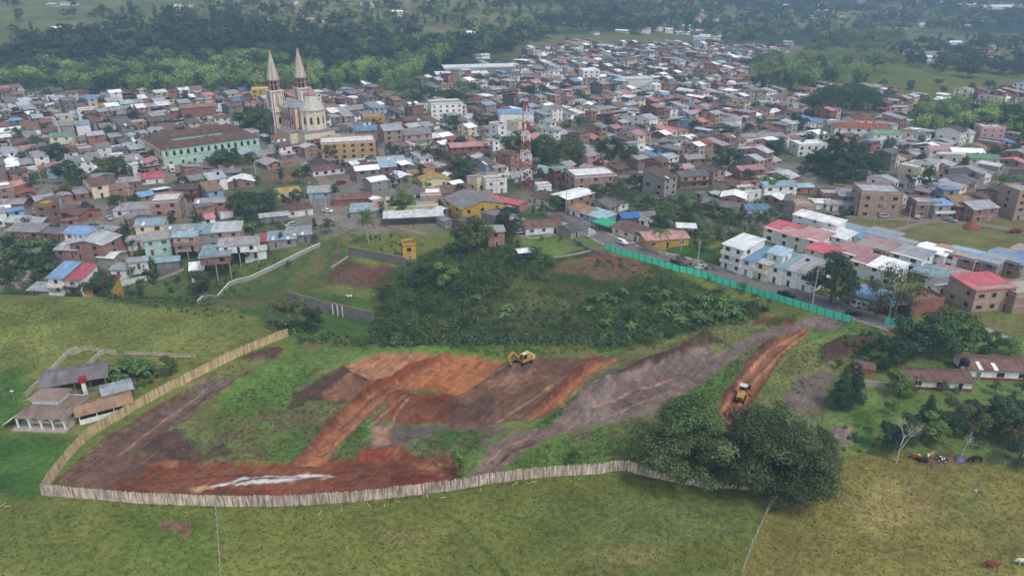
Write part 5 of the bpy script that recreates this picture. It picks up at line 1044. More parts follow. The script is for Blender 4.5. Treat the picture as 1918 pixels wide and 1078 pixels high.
# low walls
def wall_line(px, h, t, m, label, name='garden_wall', cap=None, segs=None):
    g = smooth(PL(px)[:, :2], 4); zz = T0(g[:, 0], g[:, 1]); r = thing(name, (g[0, 0], g[0, 1], zz[0]), 0, label, 'wall')
    d = np.gradient(g, axis=0); d /= np.hypot(d[:, 0], d[:, 1])[:, None]; n = np.stack([-d[:, 1], d[:, 0]], -1) * t / 2; b = MB(); c = MB(); o = g[0]
    for i in range(len(g) - 1):
        j = i + 1; q = [(g[i] - n[i] - o), (g[j] - n[j] - o), (g[j] + n[j] - o), (g[i] + n[i] - o)]; zs = [zz[i], zz[j], zz[j], zz[i]]
        B = [(p[0], p[1], z - zz[0] - 1.5) for p, z in zip(q, zs)]; Tt = [(p[0], p[1], z - zz[0] + h) for p, z in zip(q, zs)]
        b.face(Tt); b.face([B[0], B[1], Tt[1], Tt[0]]); b.face([B[2], B[3], Tt[3], Tt[2]])
        if i == 0: b.face([B[3], B[0], Tt[0], Tt[3]])
        if j == len(g) - 1: b.face([B[1], B[2], Tt[2], Tt[1]])
        if cap: c.slab([(p[0] * 1, p[1], p[2] + .1) for p in Tt], .09)
    b.obj('masonry', m, r)
    if cap: c.obj('coping', cap, r)
wall_line([(600, 462), (560, 480), (520, 500), (470, 524), (420, 547), (372, 570)], 1.3, .3, 'concrete', 'long whitish retaining wall descending the grassy slope', cap='white')
wall_line([(180, 551), (215, 540), (250, 529), (285, 523)], 1.5, .25, 'white', 'white garden wall right of the townhouses', cap='white'); wall_line([(290, 527), (330, 512), (345, 505)], .8, .25, 'concrete', 'low concrete wall along the bottom of the slope')
wall_line([(565, 437), (600, 420), (635, 405)], .7, .3, 'concrete', 'low concrete parapet beside the dirt road bend'); wall_line([(1075, 452), (1090, 462), (1105, 470), (1135, 480)], 1.2, .3, 'stone', 'grey stone wall beside main road before the hoarding')
wall_line([(960, 478), (1010, 484), (1060, 480), (1110, 470)], .5, .5, 'stone', 'rough stone edging below garden lawn'); wall_line([(655, 478), (690, 484), (730, 492), (760, 498)], 3.0, .4, 'block_grey', 'old grey block retaining wall left of the yellow ruin', cap='rust_roof')
wall_line([(540, 566), (590, 580), (640, 592), (700, 606)], 3.4, .5, 'block_grey', 'mottled grey and white ruined wall below the reddish field', cap='rust_roof'); wall_line([(620, 503), (640, 490), (652, 482)], .6, .4, 'concrete', 'short pale concrete ramp wall above the reddish field')
wall_line([(1618, 722), (1640, 724), (1690, 728)], 1.3, .3, 'concrete', 'grey garden wall with dark base joining the farm cottage')
for k, (a, b) in enumerate(((617, 585), (626, 588), (635, 590), (644, 592))):
    c = P1(a, b); MB().box(-.15, -.15, -1, .15, .15, 3.2).obj('ruin_column', 'white', None, (c[0], c[1] - 1.0, float(T0(c[0], c[1] - 1)))); tag(bpy.data.objects['ruin_column' + ('' if k == 0 else '.%03d' % k)], ('leftmost', 'second from left', 'third from left', 'rightmost')[k] + ' of four slim white columns before the ruined wall', 'column', 'white columns at the ruin')
yr = house(768, 492, 4.2, 4.5, 14, 2, 'yellow', 'flat', 'rust_roof', 'small yellow two-storey ruin with one framed window and four openings', wins=1, base='block_grey')
# ------------------------------------------------------------------ farms
def farmhouse():
    c = P1(80, 806); r = thing('farmhouse', (c[0], c[1] + 4.6, TD(c[0], c[1] + 4.6)), math.radians(-4), 'white farmhouse with two-tier tiled hip roofs and arched veranda posts', 'farmhouse')
    W, D = 10.0, 8.5; MB().box(-W / 2 + 1.2, -D / 2 + 1.8, -1, W / 2 - .6, D / 2, 3.2).obj('wall', 'cream', r); MB().box(-3, -1.4, 3.0, 2.6, 2.4, 5.6).obj('upper_wall', 'white', r)
    b = MB(); o = [(-W / 2 - .4, -D / 2 - .4, 2.7), (W / 2 + .6, -D / 2 - .4, 2.7), (W / 2 + .6, D / 2 + .6, 2.7), (-W / 2 - .4, D / 2 + .6, 2.7)]; i = [(-2.9, -1.35, 4.1), (2.5, -1.35, 4.1), (2.5, 2.35, 4.1), (-2.9, 2.35, 4.1)]
    for k in range(4): b.slab([o[k], o[(k + 1) % 4], i[(k + 1) % 4], i[k]], .1)
    b.obj('veranda_roof', 'old_tile', r)
    rb = MB(); roof_geo(rb, 'hip', 5.8, 4.0, 5.6, .45, .6); ro = rb.obj('roof', 'old_tile', r); ro.location = (-.2, .5, 0)
    for k in range(5):
        u = -W / 2 + .1 + k * (W / 4.05); MB().box(u - .14, -D / 2 - .1, -1, u + .14, -D / 2 + .18, 2.72).obj('veranda_post', 'white', r)
        if k < 4:
            for s in (0, 1):
                x0 = u + (.14 if s == 0 else W / 4.05 - .14); x1 = x0 + (.6 if s == 0 else -.6); MB().prism([(x0, 1.9), (x1, 2.6), (x0, 2.6)] if s == 0 else [(x0, 1.9), (x0, 2.6), (x1, 2.6)], -D / 2 - .04, -D / 2 + .1).obj('bracket', 'white', r)
    MB().box(-W / 2 - .8, -D / 2 - .9, -1.2, W / 2 + .5, D / 2, .15).obj('veranda_floor', 'concrete', r)
    for u in (-2.4, 0, 2.2): placew(r, WIN[1], 'window', 0, 4, D - 3.6, u, 1.6, 1.2, 1.3)
    placew(r, DOOR[0], 'door', 0, 4, D - 3.6, 1.1, 1.1, 1.0, 2.1)
    MB().slab([(-W / 2 - 3.4, -D / 2, .5), (-W / 2 - .4, -D / 2, 2.6), (-W / 2 - .4, -D / 2 + 3, 2.6), (-W / 2 - 3.4, -D / 2 + 3, .5)], .12).obj('ramp_roof', 'white_roof', r)
    placew(r, WIN[0], 'window', 2, W - 1.2, 8.5, -.5, 1.6, 1.2, 1.2)
farmhouse()
def open_barn(px, py, w, d, rot, h, roof, label, name='barn', wallm='timber', half=0.0, sl=.3):
    c = P1(px, py); r = thing(name, (c[0], c[1], TD(c[0], c[1])), math.radians(rot), label, name.replace('_', ' '))
    rb = MB(); roof_geo(rb, 'gable', w, d, h, sl, .7); rb.obj('roof', roof, r)
    n = max(2, int(w / 3))
    for k in range(n + 1):
        for s in (-1, 1): u = -w / 2 + w * k / n; MB().box(u - .12, s * d / 2 - .12, -1, u + .12, s * d / 2 + .12, h).obj('post', 'white' if wallm == 'white' else 'timber', r)
    MB().box(-w / 2 + .1, d / 2 - .3, -1, w / 2 - .1, d / 2 - .15, h - .2).obj('back_wall', wallm, r)
    for s in (-1, 1): MB().prism([(-d / 2, h), (d / 2, h), (0, h + sl * d / 2 - .05)], s * w / 2 - .05, s * w / 2 + .05, 0, 'x').obj('gable_board', wallm, r)
    if half: MB().box(-w / 2, -d / 2 - .08, -.5, w / 2, -d / 2 + .05, half).obj('half_wall', wallm, r); MB().box(-w / 2 - .06, -d / 2, -.5, -w / 2 + .06, d / 2, half).obj('half_wall', wallm, r)
    return r
open_barn(147, 722, 12, 7, 22, 3.2, 'fibre_dark', 'open barn with big grey sheet roof above the farmhouse', 'barn', 'block_grey', .9); open_barn(198, 772, 9.5, 4.6, 32, 2.4, 'rust_roof', 'low rusty-roofed stable beside the tan slat fence', 'stable', 'white', 1.0); open_barn(222, 742, 5, 4, 32, 2.4, 'zinc', 'small zinc lean-to behind the rusty-roofed stable', 'lean_to', 'timber', .5, .15)
def tank_post(px, py, h, m, label, tank_m, col='white', square=False):
    c = P1(px, py); r = thing('water_tower', (c[0], c[1], TD(c[0], c[1])), .3, label, 'water tower'); MB().box(-.35, -.35, -1, .35, .35, h).obj('column', col, r)
    if square: MB().box(-.65, -.65, h, .65, .65, h + 1.1).box(-.7, -.7, h + 1.1, .7, .7, h + 1.2).obj('tank', tank_m, r)
    else: MB().lathe([(.01, h), (.9, h), (1.0, h + .5), (.95, h + 1.2), (.75, h + 1.35), (.75, h + 1.5), (.01, h + 1.55)], n=14).obj('tank', tank_m, r)
tank_post(163, 745, 4.0, 'white', 'white column topped by a red water box beside barn', 'red_paint', square=True); tank_post(1800, 704, 2.9, 'white', 'black water tank on white column behind the farm cottage', 'tank_black')
h1 = house(1757, 730, 13.5, 5.5, -5, 1, 'white', 'gable', 'tile', 'long low white farm cottage with brown tiled roof in the garden', wins=3, base='maroon', name='farm_cottage', cat='cottage', H=2.5)
h2 = house(1872, 712, 14, 7, -5, 1, 'white', 'gable', 'tile', 'second farm cottage with brown roof and two white skylights', wins=3, base='maroon', name='farm_cottage', cat='cottage', skyl=2, H=2.7)
h3 = house(1618, 704, 3.6, 3.5, -20, 1, 'orange_wall', 'gable', 'tile', 'tiny orange-walled hut with tiled roof beside garden wall', wins=0, name='garden_hut', cat='hut', H=2.2)
HOUSES[:] = [h for h in HOUSES if h['o'] not in (h1, h2, h3)]; FARM_L = ((h1, 'long low white farm cottage with brown tiled roof in the garden', 'cottage'), (h2, 'second farm cottage with brown roof and white skylights at right edge', 'cottage'), (h3, 'tiny orange-walled hut with tiled roof beside garden wall', 'hut'))
for o, l, c in FARM_L: tag(o, l, c, 'farm buildings in the garden')
# ------------------------------------------------------------------ canopies, stall, signs
def canopy(px, py, w, d, rot, h, m, label, sl=.04, name='canopy'):
    c = P1(px, py); r = thing(name, (c[0], c[1], TD(c[0], c[1])), math.radians(rot), label, 'canopy'); MB().slab([(-w / 2, -d / 2, h), (w / 2, -d / 2, h), (w / 2, d / 2, h + sl * d), (-w / 2, d / 2, h + sl * d)], .15).obj('roof', m, r)
    for u in (-w / 2 + .3, 0, w / 2 - .3):
        for v in (-d / 2 + .3, d / 2 - .3): MB().box(u - .09, v - .09, -1, u + .09, v + .09, h - .14 + sl * (v + d / 2)).obj('post', 'metal_dark', r)
canopy(775, 416, 22, 8, 9, 3.2, 'white_roof', 'wide white restaurant canopy over a dark open front'); canopy(1283, 448, 7, 5, -8, 5.0, 'white_roof', 'raised white canopy roof behind the yellow bar'); canopy(1640, 575, 13, 9, -48, 3.6, 'blue_roof', 'pale blue canopy of roadside garage with trucks')
canopy(985, 482, 6, 4, 14, 2.4, 'white_roof', 'small whitish canopy in bushes at edge of lawn'); canopy(1132, 430, 8, 6, -50, 2.8, 'green_net', 'green shade netting stretched over roadside yard')
def board_sign(px, py, w, h, z, rot, label, stripes, name='sign', posts='metal_grey'):
    c = P1(px, py); r = thing(name, (c[0], c[1], TD(c[0], c[1])), math.radians(rot), label, 'sign'); MB().box(-w / 2, -.06, z, w / 2, .06, z + h).obj('board', 'mast_white', r)
    for u in (-w / 2 + .2, w / 2 - .2): MB().box(u - .06, .07, -1, u + .06, .16, z + h - .1).obj('post', posts, r)
    for (x0, z0, x1, z1, m) in stripes: MB().box(x0 * w - w / 2, -.075, z + z0 * h, x1 * w - w / 2, -.061, z + z1 * h).obj('lettering', m, r)
board_sign(1687, 590, 4.2, 1.0, 3.0, 0, 'white roadside stall sign with red lettering beside red brick store', [(.05, .2, .12, .8, 'red_paint')] + [(.22 + .1 * k, .35, .29 + .1 * k, .68, 'red_paint') for k in range(7)])
def tri_sign():
    c = P1(1108, 447); r = thing('sign', (c[0], c[1], TD(c[0], c[1])), math.radians(8), 'white framed triangle-pattern sign on the wall beside main road', 'sign')
    MB().prism([(-1.4, .8), (1.6, 1.9), (.9, 3.0), (-1.2, 4.4)], -.05, .05).obj('board', 'mast_white', r)
    for p, q in (((-.9, 1.6), (-.6, 3.2)), ((-.6, 3.2), (.7, 2.3)), ((.7, 2.3), (-.9, 1.6))): MB().tube((p[0], -.07, p[1]), (q[0], -.07, q[1]), .07, .07, 4).obj('mark', 'metal_grey', r)
    MB().box(-.1, .06, -1, .1, .2, 3.5).obj('post', 'metal_grey', r)
tri_sign()
def y_frame():
    c = P1(1240, 480); r = thing('yellow_frame', (c[0], c[1], TD(c[0], c[1])), math.radians(-20), 'yellow goalpost-like sign frame beside the palm', 'frame'); MB().box(-1.1, -.1, -1, -.85, .1, 3.2).obj('post', 'yellow', r); MB().box(.85, -.1, -1, 1.1, .1, 3.2).obj('post', 'yellow', r); MB().box(-1.1, -.12, 2.4, 1.1, .12, 3.6).obj('panel', 'yellow', r)
y_frame()
# ------------------------------------------------------------------ vehicles
def car(px, py, rot, paint, label, kind='sedan', sc=1.0, cat='car'):
    c = P1(px, py); r = thing('pickup_truck' if kind == 'pickup' else 'parked_car', (c[0], c[1], TD(c[0], c[1]) + .12), math.radians(rot), label, cat); r.scale = (sc, sc, sc)
    if kind == 'pickup': body = [(-2.5, .45), (2.45, .45), (2.55, .8), (2.4, 1.05), (1.1, 1.15), (.4, 1.72), (-.9, 1.74), (-1.05, 1.15), (-2.5, 1.12)]; cab = [(1.0, 1.16), (.42, 1.66), (-.85, 1.68), (-.98, 1.16)]
    elif kind == 'suv': body = [(-2.1, .45), (2.1, .45), (2.2, .8), (2.0, 1.05), (1.1, 1.12), (.45, 1.68), (-1.8, 1.7), (-2.15, 1.15)]; cab = [(1.0, 1.14), (.45, 1.62), (-1.7, 1.63), (-1.98, 1.14)]
    else: body = [(-2.1, .4), (2.1, .4), (2.2, .68), (2.0, .86), (1.0, .95), (.35, 1.4), (-1.0, 1.42), (-1.65, 1.0), (-2.15, .92)]; cab = [(.92, .97), (.34, 1.36), (-.98, 1.37), (-1.5, 1.0)]
    b = MB(); b.prism(body, -.82, .82); o = b.obj('body', paint, r); bv = o.modifiers.new('bevel', 'BEVEL'); bv.width = .07; bv.segments = 2
    for s in (-1, 1): MB().prism(cab, s * .815 - .012, s * .815 + .012).obj('side_window', 'car_glass', r)
    fx = [p for p in cab]
    for a, bq in ((cab[0], cab[1]), (cab[3], cab[2])):
        nx = .012 if a is cab[0] else -.012; MB().face([(a[0] + nx * 3, -.7, a[1] + .02), (a[0] + nx * 3, .7, a[1] + .02), (bq[0] + nx * 3, .66, bq[1] + .02), (bq[0] + nx * 3, -.66, bq[1] + .02)]).obj('windscreen', 'car_glass', r)
    for u in (-1.35, 1.38):
        for s in (-1, 1):
            w = MB().tube((u, s * .68, .33), (u, s * .86, .33), .33, .33, 12).obj('wheel', 'rubber', r); MB().tube((u, s * .855, .33), (u, s * .875, .33), .19, .19, 10).obj('rim', 'metal_grey', w)
    for s in (-.6, .6): MB().box(2.08, s - .16, .62, 2.19, s + .16, .78).obj('headlight', 'frame_white', r); MB().box(-2.2 if kind != 'pickup' else -2.53, s - .14, .75, -2.09 if kind != 'pickup' else -2.45, s + .14, .9).obj('taillight', 'red_paint', r)
    return r
car(1598, 590, -20, 'car_black', 'black hatchback driving on the road in front of garage'); car(1472, 556, -48, 'car_black', 'black pickup parked before the white terrace row', 'pickup'); car(1268, 496, -46, 'car_black', 'dark car with open lid beside the green hoarding', 'sedan'); car(614, 398, -20, 'car_white', 'white car on the dirt road bend'); car(975, 438, 20, 'car_silver', 'silver car parked on the garden lawn', 'suv')
car(1655, 408, 8, 'car_silver', 'pale grey car parked by the solitary brick cube', 'suv'); car(1903, 436, 5, 'car_red', 'dark red car on meadow road at right edge'); car(336, 330, -45, 'car_black', 'dark car parked beside the cream truck'); car(302, 318, 10, 'car_white', 'white car parked before the school corner')
CARS = []
cr = random.Random(31)
for k, (a, b) in enumerate(((575, 312), (640, 345), (205, 412), (1010, 378), (1165, 458), (1590, 402), (1720, 409), (1440, 268), (880, 322), (742, 352), (120, 372), (1545, 405), (1780, 415), (1395, 288), (1250, 300), (545, 425), (160, 388), (1312, 505), (868, 268), (690, 330))):
    pt = cr.choice(('car_white', 'car_silver', 'car_grey', 'car_red', 'car_black')); kd = cr.choice(('sedan', 'suv', 'sedan', 'pickup')); o = car(a, b, cr.choice((40, -50, 130, 220)), pt, 'x', kd); q = proj(*P1(a, b)); o['group'] = 'cars on the town streets'
    CARS.append(dict(o=o, look=f"{pt[4:]} {'pickup' if kd == 'pickup' else 'estate car' if kd == 'suv' else 'saloon car'} parked on the street", px=float(q[0]), py=float(q[1]), cat='car', label=None, rad=8))
def lorry(px, py, rot, label, cabm='car_white', boxm='cream', L=6.0, tilt=False):
    c = P1(px, py); r = thing('truck', (c[0], c[1], TD(c[0], c[1]) + .1), math.radians(rot), label, 'truck'); ca = MB().prism([(1.2, .5), (2.9, .5), (2.95, 1.3), (2.6, 2.3), (1.2, 2.4)], -.95, .95).obj('cab', cabm, r)
    MB().face([(2.96, -.8, 1.35), (2.96, .8, 1.35), (2.66, .75, 2.2), (2.66, -.75, 2.2)]).obj('windscreen', 'car_glass', ca)
    for s in (-1, 1): MB().box(1.6, s * .955 - .01, 1.3, 2.4, s * .955 + .01, 2.0).obj('side_window', 'car_glass', ca)
    cg = MB()
    if tilt: cg.box(-3, -1.05, .9, 1.1, 1.05, 1.05).box(-3, -1.05, 1.05, 1.1, -.98, 1.5).box(-3, .98, 1.05, 1.1, 1.05, 1.5)
    else: cg.box(-3.0, -1.1, .8, 1.1, 1.1, 3.0)
    cg.obj('cargo_box', boxm, r); MB().box(-2.9, -.45, .5, 2.6, .45, .8).obj('chassis', 'metal_dark', r)
    for u in (-2.0, 2.0):
        for s in (-1, 1): w = MB().tube((u, s * .72, .42), (u, s * 1.0, .42), .42, .42, 12).obj('wheel', 'rubber', r); MB().tube((u, s * .99, .42), (u, s * 1.02, .42), .22, .22, 8).obj('rim', 'metal_grey', w)
lorry(323, 322, -60, 'cream box truck parked in front of the mint school'); lorry(1612, 574, 200, 'white dump truck leftmost under the blue garage canopy', tilt=True, boxm='car_white'); lorry(1630, 578, 205, 'white flatbed truck second under the blue garage canopy', tilt=True, boxm='car_white'); lorry(1655, 584, 205, 'small red truck by the roadside stall', 'car_red', 'maroon', tilt=True)
# excavator
def excavator():
    c = P1(980, 684); z = TD(c[0], c[1]); r = thing('excavator', (c[0], c[1], z), math.radians(222), 'yellow crawler excavator with bent boom on the upper red terrace', 'excavator'); r.scale = (.95, 1, 1)
    for s in (-1, 1):
        pr = [(-1.9, .35), (-1.6, 0), (1.6, 0), (1.9, .35), (1.6, .8), (-1.6, .8)]; t = MB().prism(pr, s * 1.15 - .28, s * 1.15 + .28).obj('track', 'rubber', r)
        for k in range(11): MB().box(-1.7 + k * .32, s * 1.15 - .31, .8, -1.55 + k * .32, s * 1.15 + .31, .86).obj('track_shoe', 'metal_dark', t)
        for k in range(4): MB().tube((-1.2 + k * .8, s * 1.15 - .3, .38), (-1.2 + k * .8, s * 1.15 + .3, .38), .26, .26, 10).obj('roller', 'metal_dark', t)
    MB().box(-1.2, -.9, .45, 1.2, .9, .85).tube((0, 0, .85), (0, 0, 1.05), .85, .85, 16).obj('undercarriage', 'metal_dark', r)
    MB().prism([(-2.0, 1.05), (1.3, 1.05), (1.3, 1.75), (-.4, 1.9), (-2.0, 2.0)], -1.3, 1.3).obj('upper_body', 'machine_yellow', r)
    MB().prism([(-2.7, 1.05), (-2.0, 1.0), (-2.0, 2.15), (-2.45, 2.1), (-2.75, 1.7)], -1.3, 1.3).obj('counterweight', 'machine_cream', r)
    cb = MB().prism([(-.2, 1.76), (1.35, 1.6), (1.5, 2.2), (1.1, 3.0), (-.2, 3.05)], .35, 1.28).obj('cab', 'machine_yellow', r)
    MB().box(-.3, .3, 3.05, 1.15, 1.33, 3.15).obj('cab_roof', 'machine_cream', cb)
    MB().prism([(-.05, 1.95), (1.2, 1.85), (1.32, 2.25), (1.0, 2.85), (-.05, 2.9)], 1.285, 1.3).obj('side_glass', 'car_glass', cb); MB().face([(1.45, .42, 1.75), (1.45, 1.22, 1.75), (1.56, 1.22, 2.2), (1.56, .42, 2.2)]).face([(1.54, .42, 2.24), (1.54, 1.22, 2.24), (1.15, 1.22, 2.95), (1.15, .42, 2.95)]).obj('front_glass', 'car_glass', cb)
    bm = [(0.9, 1.5), (1.2, 1.9), (2.7, 3.9), (3.3, 4.1), (4.7, 3.2), (4.55, 2.95), (3.2, 3.55), (2.85, 3.45), (1.4, 1.5)]; MB().prism(bm, -.42, -.02).obj('boom', 'machine_yellow', r)
    MB().prism([(4.3, 3.5), (4.75, 3.4), (4.6, 2.6), (3.9, .9), (3.65, 1.0), (4.25, 2.8)], -.36, -.08).obj('stick', 'machine_yellow', r)
    MB().prism([(3.95, 1.1), (3.5, 1.0), (2.9, .6), (2.8, .05), (3.2, -.1), (3.9, .1), (3.6, .45)], -.75, .3).obj('bucket', 'rust_roof', r)
    for p, q in (((1.5, 1.4), (2.6, 3.1)), ((2.9, 4.05), (4.35, 3.55))): MB().tube((p[0], -.22, p[1]), (q[0], -.22, q[1]), .09, .06, 8).obj('hydraulic_cylinder', 'metal_grey', r)
excavator()
def grader():
    c = P1(1390, 740); z = TD(c[0], c[1]); r = thing('motor_grader', (c[0], c[1], z), math.radians(62), 'yellow motor grader with white cab roof driving up the orange track', 'motor grader'); r.scale = (.88, .88, .92)
    hd = MB().prism([(-3.3, .9), (-.3, .9), (-.3, 2.05), (-2.9, 1.95), (-3.35, 1.7)], -.85, .85).obj('engine_hood', 'machine_yellow', r); bv = hd.modifiers.new('bevel', 'BEVEL'); bv.width = .08; bv.segments = 2
    MB().box(-3.4, -.5, 1.15, -3.33, .5, 1.6).obj('radiator_grille', 'metal_dark', hd)
    MB().tube((-1.2, .3, 2.0), (-1.2, .3, 2.9), .08, .08, 8).obj('exhaust', 'metal_dark', hd)
    cb = MB().prism([(-.25, 1.0), (1.1, 1.0), (1.2, 1.9), (1.0, 3.0), (-.25, 3.0)], -.75, .75).obj('cab', 'metal_dark', r); MB().box(-.45, -.9, 3.0, 1.2, .9, 3.14).obj('cab_roof', 'mast_white', cb)
    for s in (-1, 1): MB().prism([(-.15, 1.8), (1.05, 1.8), (.92, 2.9), (-.15, 2.9)], s * .757 - .01, s * .757 + .01).obj('side_glass', 'car_glass', cb)
    MB().box(-.28, -.62, 1.85, -.26, .62, 2.85).obj('rear_glass', 'car_glass', cb)
    MB().prism([(1.0, 1.1), (2.6, 2.0), (4.6, 1.5), (4.6, 1.15), (2.7, 1.6), (1.2, .8)], -.18, .18).obj('main_frame', 'machine_yellow', r)
    bl = MB().prism([(-.12, 0.02), (.05, 0), (-.02, .3), (.06, .6), (-.1, .62), (-.18, .3)], -2.0, 2.0).obj('blade', 'machine_yellow', r); bl.location = (2.4, -.5, .05); bl.rotation_euler = (0, 0, math.radians(-28)); MB().tube((2.3, 0, .8), (2.3, 0, .9), .7, .7, 16).obj('blade_circle', 'metal_dark', r)
    for u in (-2.7, -1.2, 4.4):
        for s in (-1, 1): w = MB().tube((u, s * .8, .65), (u, s * 1.2, .65), .65, .65, 16).obj('wheel', 'rubber', r); MB().tube((u, s * 1.18, .65), (u, s * 1.23, .65), .34, .34, 12).obj('rim', 'machine_yellow', w)
    MB().box(-2.9, -.7, .55, 0, .7, .9).box(4.3, -.8, .55, 4.5, .8, .75).obj('chassis', 'metal_dark', r)
grader()
# ------------------------------------------------------------------ skinned animals and people
def skin_mesh(name, verts, edges, radii, levels=1):
    me = bpy.data.meshes.new(name); me.from_pydata(verts, edges, []); o = bpy.data.objects.new('tmp', me); COL.objects.link(o)
    o.modifiers.new('s', 'SKIN'); sv = me.skin_vertices[0].data
    for i, rr_ in enumerate(radii): sv[i].radius = (rr_, rr_) if not isinstance(rr_, tuple) else rr_
    sv[0].use_root = True; sb = o.modifiers.new('u', 'SUBSURF'); sb.levels = levels; sb.render_levels = levels
    dg = bpy.context.evaluated_depsgraph_get(); m2 = bpy.data.meshes.new_from_object(o.evaluated_get(dg)); m2.name = name; bpy.data.objects.remove(o)
    for p in m2.polygons: p.use_smooth = True
    return m2
def cow_mesh(lying=False, graze=False):
    L = .75 if not lying else .05
    h = .95 if not lying else .42
    v = [(-.55, 0, h), (-.2, 0, h - .03), (.25, 0, h), (.6, 0, h + .05), (.85, 0, h + (.2 if not graze else -.1)), (1.05, 0, h + (.32 if not graze else -.5)), (1.28, 0, h + (.2 if not graze else -.72)), (-.72, 0, h + .12), (-.85, 0, h - .1), (-.88, 0, h - .45 if not lying else .1)]
    e = [(0, 1), (1, 2), (2, 3), (3, 4), (4, 5), (5, 6), (0, 7), (7, 8), (8, 9)]; r = [.3, .34, .33, .27, .17, .14, .08, .06, .03, .025]
    for s in (-1, 1):
        for (i, x, hind) in ((3, .5, 0), (0, -.55, 1)):
            b = len(v)
            if lying: v += [(x, s * .25, .25), (x + .25, s * .36, .1), (x + .5, s * .3, .06)]
            else: v += [(x, s * .17, h - .25), (x + (.05 if hind else 0), s * .17, .5), (x - (.08 if hind else 0), s * .17, .32), (x, s * .17, .03)]
            e += [(i, b)] + [(b + k, b + k + 1) for k in range((2 if lying else 3))]; r += [.15, .09, .05] if lying else [.15, .085, .055, .06]
        b = len(v); v += [(1.0, s * .16, h + (.38 if not graze else -.42)), (.98, s * .26, h + (.36 if not graze else -.44))]; e += [(5, b), (b, b + 1)]; r += [.05, .04]
    return skin_mesh('cow', v, e, r)
def m_cow(n, a, b, thr):
    m = NT(n); spec(m, .8); tc = m.n('ShaderNodeTexCoord').outputs['Object']; f = m.ramp(m.noise(tc, 1.6, 2), thr - .02, thr + .02, 0, 1); m.l(m.mix(f, a, b), m.b.inputs['Base Color']); MATS[n] = m.m
m_cow('hide_brown', c255(112, 66, 42), c255(132, 82, 54), .5); m_cow('hide_black', c255(30, 28, 28), c255(38, 36, 36), .5); m_cow('hide_pied', c255(30, 28, 28), c255(210, 205, 196), .52); m_cow('hide_white', c255(215, 210, 198), c255(190, 182, 170), .5); m_cow('hide_redpied', c255(150, 92, 60), c255(210, 195, 176), .55)
CST, CGR, CLY = cow_mesh(), cow_mesh(graze=True), cow_mesh(True)
def cow(px, py, rot, me, hide, label, sc=1.1):
    c = P1(px, py); m2 = me.copy(); m2.materials.clear(); m2.materials.append(MATS[hide]); o = link('cow', m2, None, (c[0], c[1], TD(c[0], c[1])), math.radians(rot), (sc,) * 3); tag(o, label, 'cow', 'cows grazing near the farm garden')
cow(1714, 858, 150, CGR, 'hide_redpied', 'light brown cow standing leftmost by the garden edge'); cow(1740, 858, 20, CST, 'hide_redpied', 'brown and white cow standing beside the lying black cow'); cow(1729, 863, 170, CLY, 'hide_black', 'black cow lying between two brown cows'); cow(1766, 862, 160, CLY, 'hide_pied', 'black and white cow lying right of the brown cows'); cow(1828, 866, 170, CGR, 'hide_black', 'black cow standing alone near the wire fence', 1.25)
cow(1857, 1064, 175, CGR, 'hide_brown', 'dark brown cow grazing in the lower right pasture', 1.25); cow(1916, 1058, 160, CGR, 'hide_white', 'white cow at the lower right picture edge'); cow(655, 556, 200, CLY, 'hide_white', 'white animal lying on grass above the ruined wall', 1.0)
def person_mesh():
    v = [(0, 0, .95), (0, 0, 1.2), (0, 0, 1.42), (0, 0, 1.52), (0, .01, 1.64), (0, .01, 1.74)]; e = [(i, i + 1) for i in range(5)]; r = [.15, .15, .15, .06, .095, .07]
    for s in (-1, 1):
        b = len(v); v += [(s * .1, 0, .88), (s * .11, .02, .48), (s * .11, -.02, .08), (s * .12, .12, .04)]; e += [(0, b), (b, b + 1), (b + 1, b + 2), (b + 2, b + 3)]; r += [.1, .065, .045, .04]
        b = len(v); v += [(s * .19, 0, 1.4), (s * .26, -.02, 1.13), (s * .27, .08, .9), (s * .27, .1, .8)]; e += [(2, b), (b, b + 1), (b + 1, b + 2), (b + 2, b + 3)]; r += [.07, .05, .04, .035]
    return skin_mesh('person', v, e, r)
PM = person_mesh(); m_c = NT('clothes'); spec(m_c, .9)
def m_person(n, top, legs):
    m = NT(n); spec(m, .9); tc = m.n('ShaderNodeTexCoord').outputs['Object']; sp = m.n('ShaderNodeSeparateXYZ'); m.l(tc, sp.inputs[0]); c1 = m.mix(m.ramp(sp.outputs[2], .93, .94, 0, 1), legs, top); c2 = m.mix(m.ramp(sp.outputs[2], 1.49, 1.5, 0, 1), c1, c255(150, 104, 78)); c3 = m.mix(m.ramp(sp.outputs[2], 1.69, 1.7, 0, 1), c2, c255(28, 22, 20)); m.l(c3, m.b.inputs['Base Color']); MATS[n] = m.m
m_person('clothes_a', c255(215, 215, 212), c255(60, 66, 84)); m_person('clothes_b', c255(176, 178, 186), c255(52, 50, 54)); m_person('clothes_c', c255(220, 218, 214), c255(120, 112, 100))
for px_, py_, mt, lb in ((1184, 462, 'clothes_a', 'person in white shirt and dark trousers walking on main road edge'), (1188, 462, 'clothes_b', 'person in grey shirt walking beside the white-shirted person'), (1249, 483, 'clothes_c', 'person in pale clothes standing near yellow sign frame')):
    c = P1(px_, py_); m2 = PM.copy(); m2.materials.clear(); m2.materials.append(MATS[mt]); tag(link('person', m2, None, (c[0], c[1], TD(c[0], c[1]) + .22), .5), lb, 'person')
bpy.data.materials.remove(m_c.m)
